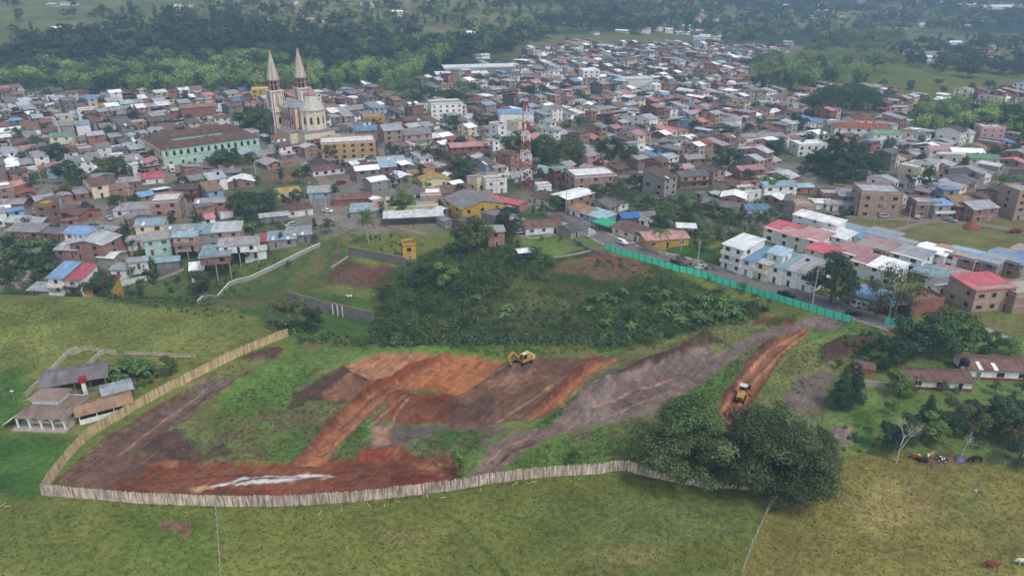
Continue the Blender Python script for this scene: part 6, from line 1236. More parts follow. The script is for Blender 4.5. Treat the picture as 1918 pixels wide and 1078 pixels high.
# litter and heaps
def heap(px, py, r_, h, m, label, name='soil_heap', cat='heap'):
    c = P1(px, py); b = MB(); n = 14; prof = [(r_, -.3), (r_ * .8, h * .3), (r_ * .5, h * .7), (r_ * .2, h * .95), (.02, h)]; b.lathe(prof, n=n); b.v = [(x * random.uniform(.85, 1.15), y * random.uniform(.85, 1.15), z * random.uniform(.9, 1.1)) for x, y, z in b.v]; tag(b.obj(name, m, None, (c[0], c[1], TD(c[0], c[1]))), label, cat)
heap(1820, 428, 3.2, 2.4, 'rubble_red', 'bright red brick rubble heap on the meadow road'); heap(1827, 918, .45, .45, 'sack_pale', 'pale blue sack lying in the yellow pasture', 'sack', 'sack'); heap(1797, 860, .9, .6, 'tarp_dull', 'blue tarpaulin bundle under the pale bare tree', 'tarpaulin', 'tarpaulin')
sr = random.Random(9); BX = sorted((640, 690, 745, 800, 830, 900, 965, 990, 1000, 1068, 1085, 350, 600, 720)); BO = ['first', 'second', 'third', 'fourth', 'fifth', 'sixth', 'seventh', 'eighth', 'ninth', 'tenth', 'eleventh', 'twelfth', 'thirteenth', 'fourteenth']
for k, (a, b) in enumerate([(6, 945), (14, 948), (640, 953), (690, 945), (745, 940), (800, 928), (830, 932), (900, 917), (965, 905), (990, 905), (1000, 902), (1068, 900), (1085, 897), (350, 960), (600, 960), (720, 946)]):
    c = P1(a, b); an = sr.uniform(0, 3.1); L = sr.uniform(.7, 1.7); o = MB().box(-L / 2, -.07, 0, L / 2, .07, .05).obj('loose_board', 'timber_tan', None, (c[0], c[1], TD(c[0], c[1]) + .06)); o.rotation_euler = (sr.uniform(-.1, .1), sr.uniform(-.1, .1), an)
    tag(o, ('leftmost of two pale boards in grass at left picture edge', 'right one of two pale boards in grass at left picture edge')[k] if k < 2 else 'pale offcut board lying in grass, %s from left below the board fence' % BO[BX.index(a)], 'board', 'loose boards in the grass')
# ------------------------------------------------------------------ vegetation
vr = np.random.default_rng(21)
def unit(n):
    u = vr.normal(size=(n, 3)); return u / np.linalg.norm(u, axis=1)[:, None]
def leaf_quads(C, N, size, asp=.62, droop=0.0):
    """one folded leaf-spray face per centre C, facing roughly N"""
    n = len(C); t = np.cross(N, unit(n)); t /= np.linalg.norm(t, axis=1)[:, None] + 1e-9; b = np.cross(N, t); s = size * vr.uniform(.6, 1.3, n)
    t = t * s[:, None] * .5; b = b * (s * asp)[:, None] * .5
    V = np.stack([C - t, C - b * .9 + N * (s * .06)[:, None], C + t, C + b * .9 + N * (s * .06)[:, None]], 1)
    return V.reshape(-1, 3), np.arange(4 * n).reshape(-1, 4)
def crown_geo(blobs, n, size, col, var=.28, shell=.45, asp=.62):
    """blobs (cx,cy,cz,rx,ry,rz): leaves through the outer shell of every blob"""
    B = np.array(blobs); w = (B[:, 3] * B[:, 4] + B[:, 4] * B[:, 5] + B[:, 3] * B[:, 5]); k = vr.choice(len(B), n, p=w / w.sum()); u = unit(n); u[:, 2] = np.where(vr.random(n) < .75, np.abs(u[:, 2]), u[:, 2])
    r = 1 - shell * vr.random(n) ** 1.6; C = B[k, :3] + u * B[k, 3:] * r[:, None] + vr.normal(size=(n, 3)) * .06 * B[k, 3:]
    N = u + .75 * unit(n) + np.array([0, 0, .35]); N /= np.linalg.norm(N, axis=1)[:, None]
    V, Q = leaf_quads(C, N, size, asp); bt = vr.uniform(1 - var, 1 + var, (len(B), 1)) * (1 + vr.normal(size=(len(B), 3)) * .07); lt = vr.uniform(1 - var, 1 + var, (n, 1))
    return V, Q, np.repeat(np.clip(np.array(col[:3]) * bt[k] * lt, .004, .8), 4, 0)
def trunk_geo(h, r, limbs, lean=.04):
    b = MB(); p = Vector((0, 0, -.6)); top = Vector((lean * h, lean * .5 * h, h * .55)); mid = Vector((lean * h * .3, 0, h * .28)); b.tube(p, mid, r * 1.25, r * .9, 8).tube(mid, top, r * .9, r * .55, 7)
    for (x, y, z) in limbs:
        st = mid.lerp(top, random.uniform(.2, 1)); e = Vector((x, y, z)); m = st.lerp(e, .5) + Vector((0, 0, .08 * h)); b.tube(st, m, r * .42, r * .25, 5).tube(m, e, r * .25, r * .08, 5)
    return b
TREES = {}
def make_tree(key, h, rad, nb, n, leaf, col, shape='round', trunk='bark', var=.28, tr=.03, shell=.45):
    bl = []; lo = h * (.3 if shape != 'cone' else .05)
    for k in range(nb):
        if shape == 'cone':
            t = (k + .5) / nb; z = lo + (h - lo) * t; rr_ = rad * (1 - t) ** .75 * .8 + .25; a = k * 2.4; bl.append((rr_ * .35 * math.cos(a), rr_ * .35 * math.sin(a), z, rr_ * .8, rr_ * .8, h / nb * 1.5))
        else:
            a = k * 2.399 + vr.uniform(-.4, .4); q = math.sqrt((k + .5) / nb) * vr.uniform(.75, 1.08); cr = q * rad * .78
            zz = -.75 + 1.7 * ((k * .7549 + .1) % 1)
            if shape == 'round': cr = rad * .74 * math.sqrt(max(.05, 1 - (zz * .92) ** 2)) * (vr.uniform(.55, 1.1) if nb < 50 else vr.uniform(.4, 1.22))
            zc = {'round': h * (.52 if nb < 50 else .46) + h * (.37 if nb < 50 else .42) * zz, 'dome': h * .55 + (1 - q * q) * h * .3, 'tall': lo + (h - lo) * ((k * .7549) % 1) * .85}[shape] + vr.uniform(-.06, .06) * h
            if shape == 'tall': cr *= 1 - .5 * ((zc - lo) / (h - lo))
            br = rad * (vr.uniform(.22, .42) if nb < 50 else vr.uniform(.13, .31)); bl.append((cr * math.cos(a), cr * math.sin(a), zc, br, br, br * (.72 if shape == 'round' else .5 if shape == 'dome' else 1.0)))
    V, Q, t = crown_geo(bl, n, leaf, col, var, shell); crown = np_mesh('crown', V, Q, 'leaf', t)
    lm = [(b[0] * .8, b[1] * .8, b[2] - b[5] * .3) for b in bl[::max(1, nb // 7)]]; tm = trunk_geo(h * (1 if shape != 'cone' else .6), h * tr, lm if shape != 'cone' else []).mesh('trunk', trunk)
    TREES.setdefault(key, []).append((h, tm, crown))
G_D = c255(70, 92, 56); G_M = c255(86, 110, 60); G_L = c255(112, 136, 68); G_O = c255(102, 108, 64); G_BL = c255(66, 88, 62); G_BAM = c255(150, 176, 98)
for k in range(4): make_tree('broad', 9, 4.6, 20 + k, 2300, .66, (G_D, G_M, G_BL, G_O)[k])
for k in range(2): make_tree('light', 7, 3.6, 16, 1700, .58, (G_L, c255(112, 126, 56))[k])
make_tree('round', 13, 6.4, 36, 6000, .64, c255(66, 86, 52), 'round'); make_tree('airy', 13, 8, 26, 1900, .6, c255(92, 98, 66), 'round', shell=.8)
make_tree('big', 14.5, 8.8, 80, 30000, .46, c255(86, 102, 60), 'round', tr=.035, var=.42, shell=.6); make_tree('big', 14.5, 11.0, 100, 38000, .46, c255(82, 98, 58), 'round', tr=.035, var=.42, shell=.6)
for k in range(2): make_tree('conifer', 9, 3.6, 12, 2200, .5, (c255(50, 72, 50), c255(56, 80, 54))[k], 'cone', var=.2, shell=.3)
for k in range(2): make_tree('tallpine', 14, 3.2, 16, 1700, .8, (c255(58, 78, 54), c255(68, 88, 58))[k], 'tall')
make_tree('dome', 12, 11, 34, 3000, .85, c255(78, 102, 64), 'dome'); make_tree('dome', 12, 10, 30, 2800, .85, c255(70, 94, 60), 'dome')
for k in range(3): make_tree('shrub', 2.6, 1.7, 8, 420, .42, (G_M, G_D, G_L)[k], tr=.02)
make_tree('slim', 7, 2.3, 12, 700, .42, c255(104, 130, 58), 'tall', shell=.8)
def banana(seed, col):
    rs = np.random.default_rng(seed); V = []; Q = []; n = 9
    for k in range(n):
        a = k * 2.4 + rs.uniform(-.3, .3); L = rs.uniform(2.0, 2.9); up = rs.uniform(.5, 1.25); w = rs.uniform(.32, .45); base = np.array([0, 0, rs.uniform(1.5, 2.1)]); d = np.array([math.cos(a), math.sin(a), 0]); sd = np.array([-d[1], d[0], 0]); prev = None; m = 6
        for i in range(m + 1):
            t = i / m; c = base + d * L * t * math.cos(up * (1 - t)) + np.array([0, 0, L * (math.sin(up) * t - .75 * t * t)]); ww = w * (math.sin(math.pi * min(1, t * .9 + .12))) ** .6; b = len(V); V += [c - sd * ww + [0, 0, .12 * ww], c, c + sd * ww + [0, 0, .12 * ww]]
            if i: Q += [[b - 3, b - 2, b + 1, b], [b - 2, b - 1, b + 2, b + 1]]
    T_ = np.repeat(np.array(col[:3])[None], len(V), 0) * rs.uniform(.75, 1.25, (len(V) // 21, 1)).repeat(21, 0)[:len(V)]
    return np_mesh('leaves', np.array(V), np.array(Q), 'leaf', T_), MB().tube((0, 0, -.3), (0, 0, 1.9), .16, .1, 6).mesh('stem', 'bark')
BAN = [banana(s, c) for s, c in ((1, c255(98, 128, 70)), (2, c255(84, 112, 62)), (3, c255(112, 138, 80)))]
def bamboo(seed, col):
    rs = np.random.default_rng(seed); C = []; N = []; st = MB()
    for k in range(46):
        a = rs.uniform(0, 6.28); r0 = rs.uniform(0, 2.6); H = rs.uniform(9, 14.5); out = rs.uniform(1.0, 4.6); p0 = np.array([r0 * math.cos(a), r0 * math.sin(a), 0])
        for i in range(42):
            t = rs.uniform(.22, 1); q = p0 + np.array([math.cos(a), math.sin(a), 0]) * out * t ** 2.2; z = H * (t - .16 * t ** 3); C.append(q + [rs.normal() * .5, rs.normal() * .5, z + rs.normal() * .3]); N.append([math.cos(a) * t + rs.normal() * .5, math.sin(a) * t + rs.normal() * .5, .8])
        if k % 4 == 0: st.tube(p0, p0 + np.array([math.cos(a) * out * .2, math.sin(a) * out * .2, H * .5]), .09, .06, 4)
    C = np.array(C); N = np.array(N); N /= np.linalg.norm(N, axis=1)[:, None]; V, Q = leaf_quads(C, N, 1.15, .42); hz = np.clip(C[:, 2] / 13, 0, 1); t = np.array(col[:3])[None] * rs.uniform(.75, 1.3, (len(C), 1))
    return 12.5, st.mesh('culms', 'bark'), np_mesh('crown', V, Q, 'leaf', np.repeat(t, 4, 0))
TREES['bamboo'] = [bamboo(s, c) for s, c in ((5, G_BAM), (6, c255(122, 150, 80)), (7, c255(146, 166, 94)))]
def palm(seed):
    rs = np.random.default_rng(seed); V = []; Q = []
    for k in range(16):
        a = k * 2.4; L = 3.2; up = rs.uniform(.1, 1.1); d = np.array([math.cos(a), math.sin(a), 0]); sd = np.array([-d[1], d[0], 0])
        for i in range(9):
            t0, t1 = (i + .2) / 9, (i + .9) / 9
            f = lambda t: np.array([0, 0, 7.5]) + d * L * t + np.array([0, 0, L * (math.sin(up) * t - .9 * t * t)])
            for s in (-1, 1): b = len(V); c0, c1 = f(t0), f(t1); w = .75 * math.sin(math.pi * (.15 + .8 * t0)); V += [c0, c1, c1 + sd * s * w + d * .25 - [0, 0, .22], c0 + sd * s * w + d * .25 - [0, 0, .22]]; Q += [[b, b + 1, b + 2, b + 3]]
    T_ = np.array(c255(96, 110, 58)[:3])[None] * rs.uniform(.7, 1.3, (len(V) // 4, 1)).repeat(4, 0); tb = MB().tube((0, 0, -.5), (.15, 0, 4), .22, .17, 7).tube((.15, 0, 4), (0, 0, 7.6), .17, .14, 7)
    return 9.0, tb.mesh('trunk', 'bark_pale'), np_mesh('fronds', np.array(V), np.array(Q), 'leaf', T_)
TREES['palm'] = [palm(4), palm(8)]
def bare_tree(seed, h, m):
    rs = random.Random(seed); b = MB()
    def br(p, d, L, r, n):
        e = p + d * L; b.tube(p, e, r, r * .68, 6 if n > 2 else 4)
        if n == 0: return
        for k in range(2 if n > 3 else 3):
            v = (d + Vector((rs.uniform(-.75, .75), rs.uniform(-.75, .75), rs.uniform(-.1, .5)))).normalized(); br(p + d * L * rs.uniform(.6, 1), v, L * rs.uniform(.6, .82), r * .6, n - 1)
    br(Vector((0, 0, -.5)), Vector((0, 0, 1)), h * .36, h * .02, 5); return b.mesh('branches', m)
TL = []                                              # every tree: x, y, z, kind, height, explicit label
def T_at(px, py, kind, h, label=None):
    c = P1(px, py); h *= 1.3 if (c[1] > 290 and kind in ('broad', 'light', 'dome')) else 1.15 if px > 1630 and 600 < py < 680 and kind in ('broad', 'light') else 1.0; TL.append((c[0], c[1], c[2], kind, h, label))
for a in ((1277, 893, 'big', 15.5, 'left of the two huge dark trees overhanging the board fence', 0), (1446, 908, 'big', 15.5, 'right and wider of the two huge dark trees at the site corner', 1)):
    c = P1(a[0], a[1]); TL.append((c[0], c[1], c[2], ('big', a[5]), a[3], a[4]))
for a in ((1372, 905, 'broad', 9.5, 'smaller dark tree filling the gap between the two huge trees'), (1530, 888, 'broad', 8.5, 'smaller dark tree joined to the right side of huge trees'), (1225, 885, 'broad', 7, 'smaller dark tree at the left end of the huge trees'), (1500, 930, 'broad', 7, 'low dark tree under the front of the wider huge tree'), (862, 893, 'slim', 7.5, 'thin light green tree beside the board fence'), (1074, 868, 'shrub', 3.4, 'dark green bush just inside the board fence'), (1572, 764, 'conifer', 9, 'large dark rounded conifer at edge of the farm garden'), (1598, 748, 'conifer', 8, 'smaller dark conifer behind the large rounded one'), (1693, 625, 'conifer', 6.5, 'pointed dark conifer beside the short green hoarding'),
          (1665, 690, 'broad', 8), (1700, 672, 'broad', 9), (1745, 672, 'broad', 9.5), (1785, 660, 'broad', 9), (1760, 640, 'broad', 8), (1640, 690, 'broad', 5), (1850, 662, 'broad', 5), (1890, 664, 'light', 4.5), (1665, 775, 'light', 4), (1683, 742, 'light', 5.5), (1735, 790, 'conifer', 6.2), (1785, 797, 'broad', 6.2), (1850, 802, 'conifer', 7.5), (1895, 832, 'broad', 8), (1820, 815, 'broad', 6), (1668, 848, 'broad', 6.5), (1740, 832, 'light', 6.5, 'light green rounded tree in the middle of farm garden'), (1862, 738, 'broad', 3.5), (1640, 668, 'broad', 5), (1722, 650, 'broad', 6), (1815, 650, 'broad', 6), (1815, 796, 'broad', 5.5), (1870, 815, 'broad', 8), (1700, 830, 'broad', 6), (1770, 820, 'broad', 6), (1830, 840, 'shrub', 3), (1885, 785, 'conifer', 6), (1918, 795, 'broad', 6), (1705, 745, 'shrub', 3), (1912, 738, 'broad', 4), (1705, 722, 'light', 3.5), (1765, 733, 'shrub', 3), (1786, 742, 'shrub', 2.6), (1600, 700, 'shrub', 3.5), (1570, 690, 'shrub', 3), (1625, 690, 'light', 4), (1905, 870, 'broad', 6),
          (320, 703, 'broad', 5, 'dark round bush tree beside the tan slat fence'), (545, 612, 'broad', 8.5, 'dark tree beside the far end of slat fence'), (585, 615, 'broad', 6), (378, 548, 'broad', 8), (290, 530, 'broad', 5), (335, 530, 'shrub', 3), (500, 478, 'shrub', 3), (245, 520, 'broad', 4.5), (215, 545, 'shrub', 3), (320, 548, 'shrub', 2.6), (440, 520, 'shrub', 2.6), (565, 645, 'shrub', 2.4), (605, 636, 'shrub', 2.2), (880, 470, 'broad', 12), (860, 475, 'broad', 9), (905, 462, 'broad', 8), (952, 442, 'round', 11), (835, 535, 'light', 8), (835, 530, 'broad', 8), (800, 545, 'broad', 6), (690, 455, 'palm', 10, 'yellowish palm left of the white restaurant canopy'), (790, 515, 'palm', 5), (1235, 476, 'palm', 10, 'tall palm in front of the yellow bar'), (1240, 440, 'broad', 8), (1555, 568, 'round', 14.5, 'large round dark tree beside the white terrace row'), (1672, 597, 'airy', 14.5, 'open airy tree in front of roadside garage'), (1640, 590, 'airy', 10),
          (1000, 490, 'broad', 6), (720, 560, 'broad', 5), (740, 600, 'broad', 6), (770, 570, 'light', 5), (800, 600, 'broad', 6), (840, 590, 'light', 5), (870, 620, 'broad', 5), (720, 625, 'broad', 5), (780, 540, 'broad', 6), (860, 555, 'broad', 6), (905, 535, 'broad', 5), (760, 630, 'shrub', 3.5), (945, 610, 'shrub', 3), (1010, 590, 'shrub', 3), (1060, 610, 'shrub', 3.4), (1120, 590, 'light', 4), (1180, 600, 'broad', 4.5), (1230, 570, 'light', 4.5), (1290, 580, 'broad', 4), (1160, 560, 'shrub', 3.5), (1400, 590, 'broad', 4), (900, 590, 'light', 4), (960, 500, 'broad', 5), (1030, 500, 'light', 5), (1120, 500, 'shrub', 3), (1015, 452, 'shrub', 2.2), (1050, 452, 'shrub', 2), (1085, 462, 'shrub', 2.4), (1350, 545, 'shrub', 1.5), (1390, 552, 'shrub', 2), (1412, 562, 'shrub', 2.4), (1440, 570, 'shrub', 2), (1390, 545, 'light', 3.5), (465, 408, 'dome', 10, 'broad spreading dark tree above the stilt houses'), (440, 402, 'broad', 8), (500, 398, 'broad', 8), (375, 425, 'broad', 6), (250, 470, 'broad', 5), (262, 495, 'broad', 5), (240, 455, 'light', 4.5), (275, 520, 'shrub', 3.5), (235, 440, 'broad', 5), (480, 425, 'broad', 5), (525, 435, 'shrub', 3.5), (590, 455, 'shrub', 3.5),
          (590, 430, 'shrub', 3), (540, 500, 'shrub', 2.5), (1275, 395, 'broad', 7), (1250, 410, 'light', 6), (1300, 410, 'broad', 7), (1330, 405, 'broad', 7.5), (1210, 395, 'broad', 7), (1170, 385, 'broad', 8), (1190, 378, 'light', 6), (1360, 420, 'broad', 7), (1390, 425, 'broad', 7), (1420, 425, 'broad', 6.5), (1440, 415, 'broad', 6), (1465, 425, 'light', 5), (1310, 440, 'light', 6), (1340, 450, 'broad', 6), (1370, 450, 'shrub', 4), (1320, 470, 'light', 5), (1470, 395, 'broad', 5), (1230, 430, 'broad', 6), (1140, 372, 'broad', 6), (1290, 425, 'broad', 6), (1410, 440, 'light', 4), (1350, 380, 'broad', 5),
          (1560, 330, 'tallpine', 17), (1575, 320, 'tallpine', 15), (1550, 312, 'tallpine', 16), (1600, 325, 'tallpine', 14), (1590, 335, 'broad', 9), (1570, 340, 'broad', 8), (1545, 328, 'broad', 8), (1620, 330, 'broad', 8), (1530, 305, 'broad', 6), (1610, 312, 'tallpine', 12), (1535, 320, 'broad', 8), (1555, 345, 'broad', 7), (1580, 350, 'shrub', 4), (1525, 332, 'broad', 6), (1635, 318, 'broad', 7), (1590, 300, 'tallpine', 13), (1565, 298, 'tallpine', 15), (1605, 345, 'broad', 6), (1645, 340, 'broad', 6), (1512, 318, 'broad', 6), (1498, 285, 'broad', 6), (1340, 325, 'broad', 7), (1365, 320, 'broad', 8), (1350, 305, 'broad', 7), (1320, 315, 'light', 6), (1385, 330, 'broad', 6),
          (960, 302, 'broad', 10), (985, 306, 'broad', 10), (1015, 308, 'broad', 11), (1045, 312, 'broad', 11), (1070, 310, 'broad', 10), (1030, 318, 'broad', 9), (1120, 305, 'tallpine', 11), (1140, 308, 'broad', 10), (1165, 310, 'tallpine', 12), (1180, 314, 'broad', 8), (870, 340, 'broad', 9), (850, 332, 'broad', 9), (880, 325, 'light', 7), (905, 290, 'broad', 6), (1575, 218, 'dome', 13), (1545, 222, 'dome', 12), (1605, 220, 'dome', 12), (1520, 218, 'dome', 10), (1625, 208, 'dome', 10), (1555, 205, 'dome', 12), (1600, 200, 'dome', 12),
          (480, 252, 'broad', 11), (462, 250, 'broad', 10), (500, 250, 'broad', 11), (495, 240, 'tallpine', 13), (445, 240, 'light', 8), (475, 240, 'broad', 10), (850, 245, 'palm', 11), (825, 305, 'palm', 10), (795, 300, 'palm', 9), (895, 240, 'broad', 8), (925, 252, 'broad', 6), (110, 308, 'broad', 8), (95, 302, 'broad', 7), (130, 345, 'broad', 8), (155, 350, 'broad', 7), (80, 345, 'light', 6), (200, 345, 'broad', 9), (225, 340, 'broad', 9), (60, 360, 'broad', 6), (290, 300, 'light', 5), (420, 320, 'broad', 8), (435, 318, 'broad', 8), (405, 318, 'broad', 7), (455, 320, 'light', 6), (5, 240, 'light', 9), (20, 470, 'broad', 6), (60, 500, 'broad', 5.5), (95, 480, 'broad', 5), (15, 530, 'broad', 6), (70, 540, 'broad', 5), (110, 440, 'broad', 5), (345, 360, 'broad', 6), (180, 440, 'broad', 5), (415, 440, 'broad', 5), (300, 405, 'light', 5), (620, 300, 'broad', 7), (560, 345, 'broad', 6), (735, 300, 'broad', 7), (1000, 345, 'broad', 7), (1230, 345, 'broad', 7), (1265, 335, 'broad', 7), (1690, 300, 'broad', 7), (1720, 320, 'broad', 7), (1450, 300, 'broad', 8), (1400, 350, 'broad', 7), (1060, 345, 'light', 6), (1200, 260, 'broad', 7), (1300, 250, 'broad', 7), (1500, 245, 'broad', 7), (700, 200, 'broad', 9), (350, 200, 'broad', 8), (300, 270, 'broad', 7), (60, 290, 'broad', 7), (185, 240, 'tallpine', 9), (218, 238, 'tallpine', 10), (255, 235, 'broad', 8), (205, 245, 'broad', 7), (38, 265, 'broad', 7), (1880, 372, 'light', 8), (1860, 380, 'broad', 6), (1090, 245, 'light', 6), (1110, 248, 'broad', 6), (1140, 245, 'broad', 7), (1015, 190, 'broad', 9), (995, 188, 'broad', 8), (1090, 195, 'broad', 7), (1100, 195, 'light', 6), (1820, 345, 'broad', 5), (1700, 350, 'broad', 5), (1740, 340, 'broad', 5)):
    T_at(*a)
def scatter(poly, n, kinds, h0, h1, keep=None):
    xs, ys = [p[0] for p in poly], [p[1] for p in poly]; q = np.stack([vr.uniform(min(xs), max(xs), n * 4), vr.uniform(min(ys), max(ys), n * 4)], -1); q = q[in_poly(q[:, 0], q[:, 1], poly)][:n]; g = P(q[:, 0], q[:, 1])
    for p in g: TL.append((p[0], p[1], p[2], kinds[vr.integers(len(kinds))], vr.uniform(h0, h1), None))
scatter([(705, 182), (760, 175), (890, 178), (905, 200), (880, 212), (740, 200)], 26, ['broad', 'broad', 'bamboo', 'dome'], 9, 13)
scatter([(1700, 225), (1760, 212), (1860, 220), (1918, 225), (1960, 250), (1918, 268), (1800, 256), (1700, 255)], 60, ['bamboo', 'bamboo', 'bamboo', 'bamboo', 'broad'], 10, 14)
scatter([(1400, 125), (1500, 118), (1690, 128), (1690, 160), (1560, 165), (1480, 170), (1405, 150)], 60, ['bamboo', 'bamboo', 'broad'], 12, 17)
scatter([(1510, 75), (1600, 62), (1700, 85), (1640, 118), (1510, 112)], 50, ['bamboo', 'bamboo', 'broad'], 14, 20); scatter([(1330, 65), (1480, 62), (1500, 85), (1340, 88)], 40, ['bamboo', 'bamboo', 'broad'], 14, 20)
scatter([(0, 150), (250, 130), (340, 120), (500, 125), (620, 150), (760, 130), (860, 120), (760, 165), (640, 178), (400, 182), (150, 185), (0, 172)], 330, ['bamboo', 'bamboo', 'bamboo', 'broad', 'tallpine'], 13, 19)
scatter([(640, 110), (800, 90), (920, 80), (1000, 60), (1040, 75), (960, 100), (880, 118), (760, 128)], 130, ['bamboo', 'broad', 'broad'], 13, 19)
scatter([(40, 95), (200, 65), (420, 50), (640, 70), (860, 85), (980, 60), (960, 90), (800, 125), (620, 145), (500, 122), (340, 115), (220, 130), (0, 148), (0, 125)], 620, ['broad', 'broad', 'tallpine', 'tallpine', 'dome'], 13, 21)
scatter([(190, 40), (330, 20), (520, 0), (640, -10), (900, -15), (1300, -15), (1300, 40), (1050, 62), (900, 70), (640, 60), (420, 45), (230, 62)], 380, ['broad', 'broad', 'tallpine', 'bamboo'], 11, 18)
scatter([(1000, 45), (1300, -15), (1960, -15), (1960, 55), (1700, 62), (1500, 70), (1330, 70), (1060, 60)], 900, ['broad', 'broad', 'tallpine', 'dome', 'bamboo'], 11, 19)
scatter([(1640, 90), (1960, 70), (1960, 150), (1800, 150), (1700, 130)], 190, ['broad', 'broad', 'tallpine', 'dome'], 9, 15); scatter([(-20, -10), (260, -10), (200, 50), (-20, 80)], 26, ['broad', 'tallpine'], 8, 15); scatter([(0, 120), (60, 95), (60, 160), (0, 165)], 30, ['broad', 'bamboo'], 9, 14)
scatter([(1400, 150), (1480, 160), (1480, 182), (1420, 180)], 16, ['broad', 'tallpine'], 9, 14); scatter([(1660, 165), (1700, 160), (1900, 165), (1900, 175), (1700, 180)], 8, ['dome', 'broad'], 6, 9)
for (x, y) in YARDS:                                 # trees in the back yards of the town
    if not in_poly(np.array([x]), np.array([y]), TOWN_G)[0]: continue
    if vr.random() < .62: TL.append((x + vr.normal() * 2, y + vr.normal() * 2, float(T0(x, y)), ['broad', 'broad', 'light', 'tallpine', 'broad', 'palm'][vr.integers(6)], vr.uniform(4.5, 9), None))
NM = dict(broad='broadleaf_tree', light='light_green_tree', round='round_tree', airy='airy_tree', big='large_tree', conifer='conifer', tallpine='slender_tree', dome='spreading_tree', shrub='shrub', slim='young_tree', bamboo='bamboo_clump', palm='palm_tree')
LK = dict(broad=['dark green broadleaf tree', 'mid green broadleaf tree', 'bluish green broadleaf tree', 'olive green broadleaf tree'], light=['light green rounded tree', 'yellowish green rounded tree'], round=['dense round dark tree'], airy=['open airy tree'], big=['huge dark tree'] * 2, conifer=['dark conifer'] * 2, tallpine=['slender dark tree', 'slender green tree'], dome=['wide spreading dome tree', 'spreading dark dome tree'], shrub=['green shrub', 'dark shrub', 'light green shrub'], slim=['slim tree'], bamboo=['feathery bamboo clump', 'mid green bamboo clump', 'pale feathery bamboo clump'], palm=['feathery palm', 'small palm'])
A_ = np.array([[t[0], t[1], t[2]] for t in TL]); q_ = proj(A_[:, 0], A_[:, 1], A_[:, 2]); hh = np.array([t[4] for t in TL]) * FPX / q_[2]; hh = np.where((q_[0] < -30) | (q_[0] > 1950), 0, hh)
KW = dict(dome=1.7, round=1.2, tallpine=.7, palm=.8, bamboo=1.1); hh = hh * np.array([(KW.get(t[3], 1.0) if t[3] != 'dome' or t[1] < 520 else .8) if isinstance(t[3], str) else 2 for t in TL]); rank = np.argsort(-hh); thing_set = set(rank[:290].tolist()); TREE_L = []; rest = []
for i, t in enumerate(TL):
    kind, fixed = (t[3], None) if isinstance(t[3], str) else t[3]
    v = fixed if fixed is not None else (int(t[0] * 7 + t[1] * 3) % len(TREES[kind]))
    if i not in thing_set: rest.append((t, kind, v)); continue
    H0, tm, cm = TREES[kind][v]; s = t[4] / H0; z = TD(t[0], t[1]) if t[1] < 300 else t[2]
    r = thing(NM[kind], (t[0], t[1], z), random.uniform(0, 6.28)); r.scale = (s * random.uniform(.9, 1.12), s * random.uniform(.9, 1.12), s) if kind != 'big' else (s * 1.02, s * 1.02, s * (.9 if v else 1)); link(tm.name.split('.')[0], tm, r); link(cm.name.split('.')[0], cm, r)
    r['category'] = 'tree' if kind not in ('shrub', 'bamboo', 'palm') else {'shrub': 'shrub', 'bamboo': 'bamboo', 'palm': 'palm'}[kind]; r['group'] = 'trees and shrubs of the town and site'
    TREE_L.append(dict(o=r, look=LK[kind][v], px=float(q_[0][i]), py=float(q_[1][i]), cat=r['category'], label=t[5], rad=hh[i] / 3))
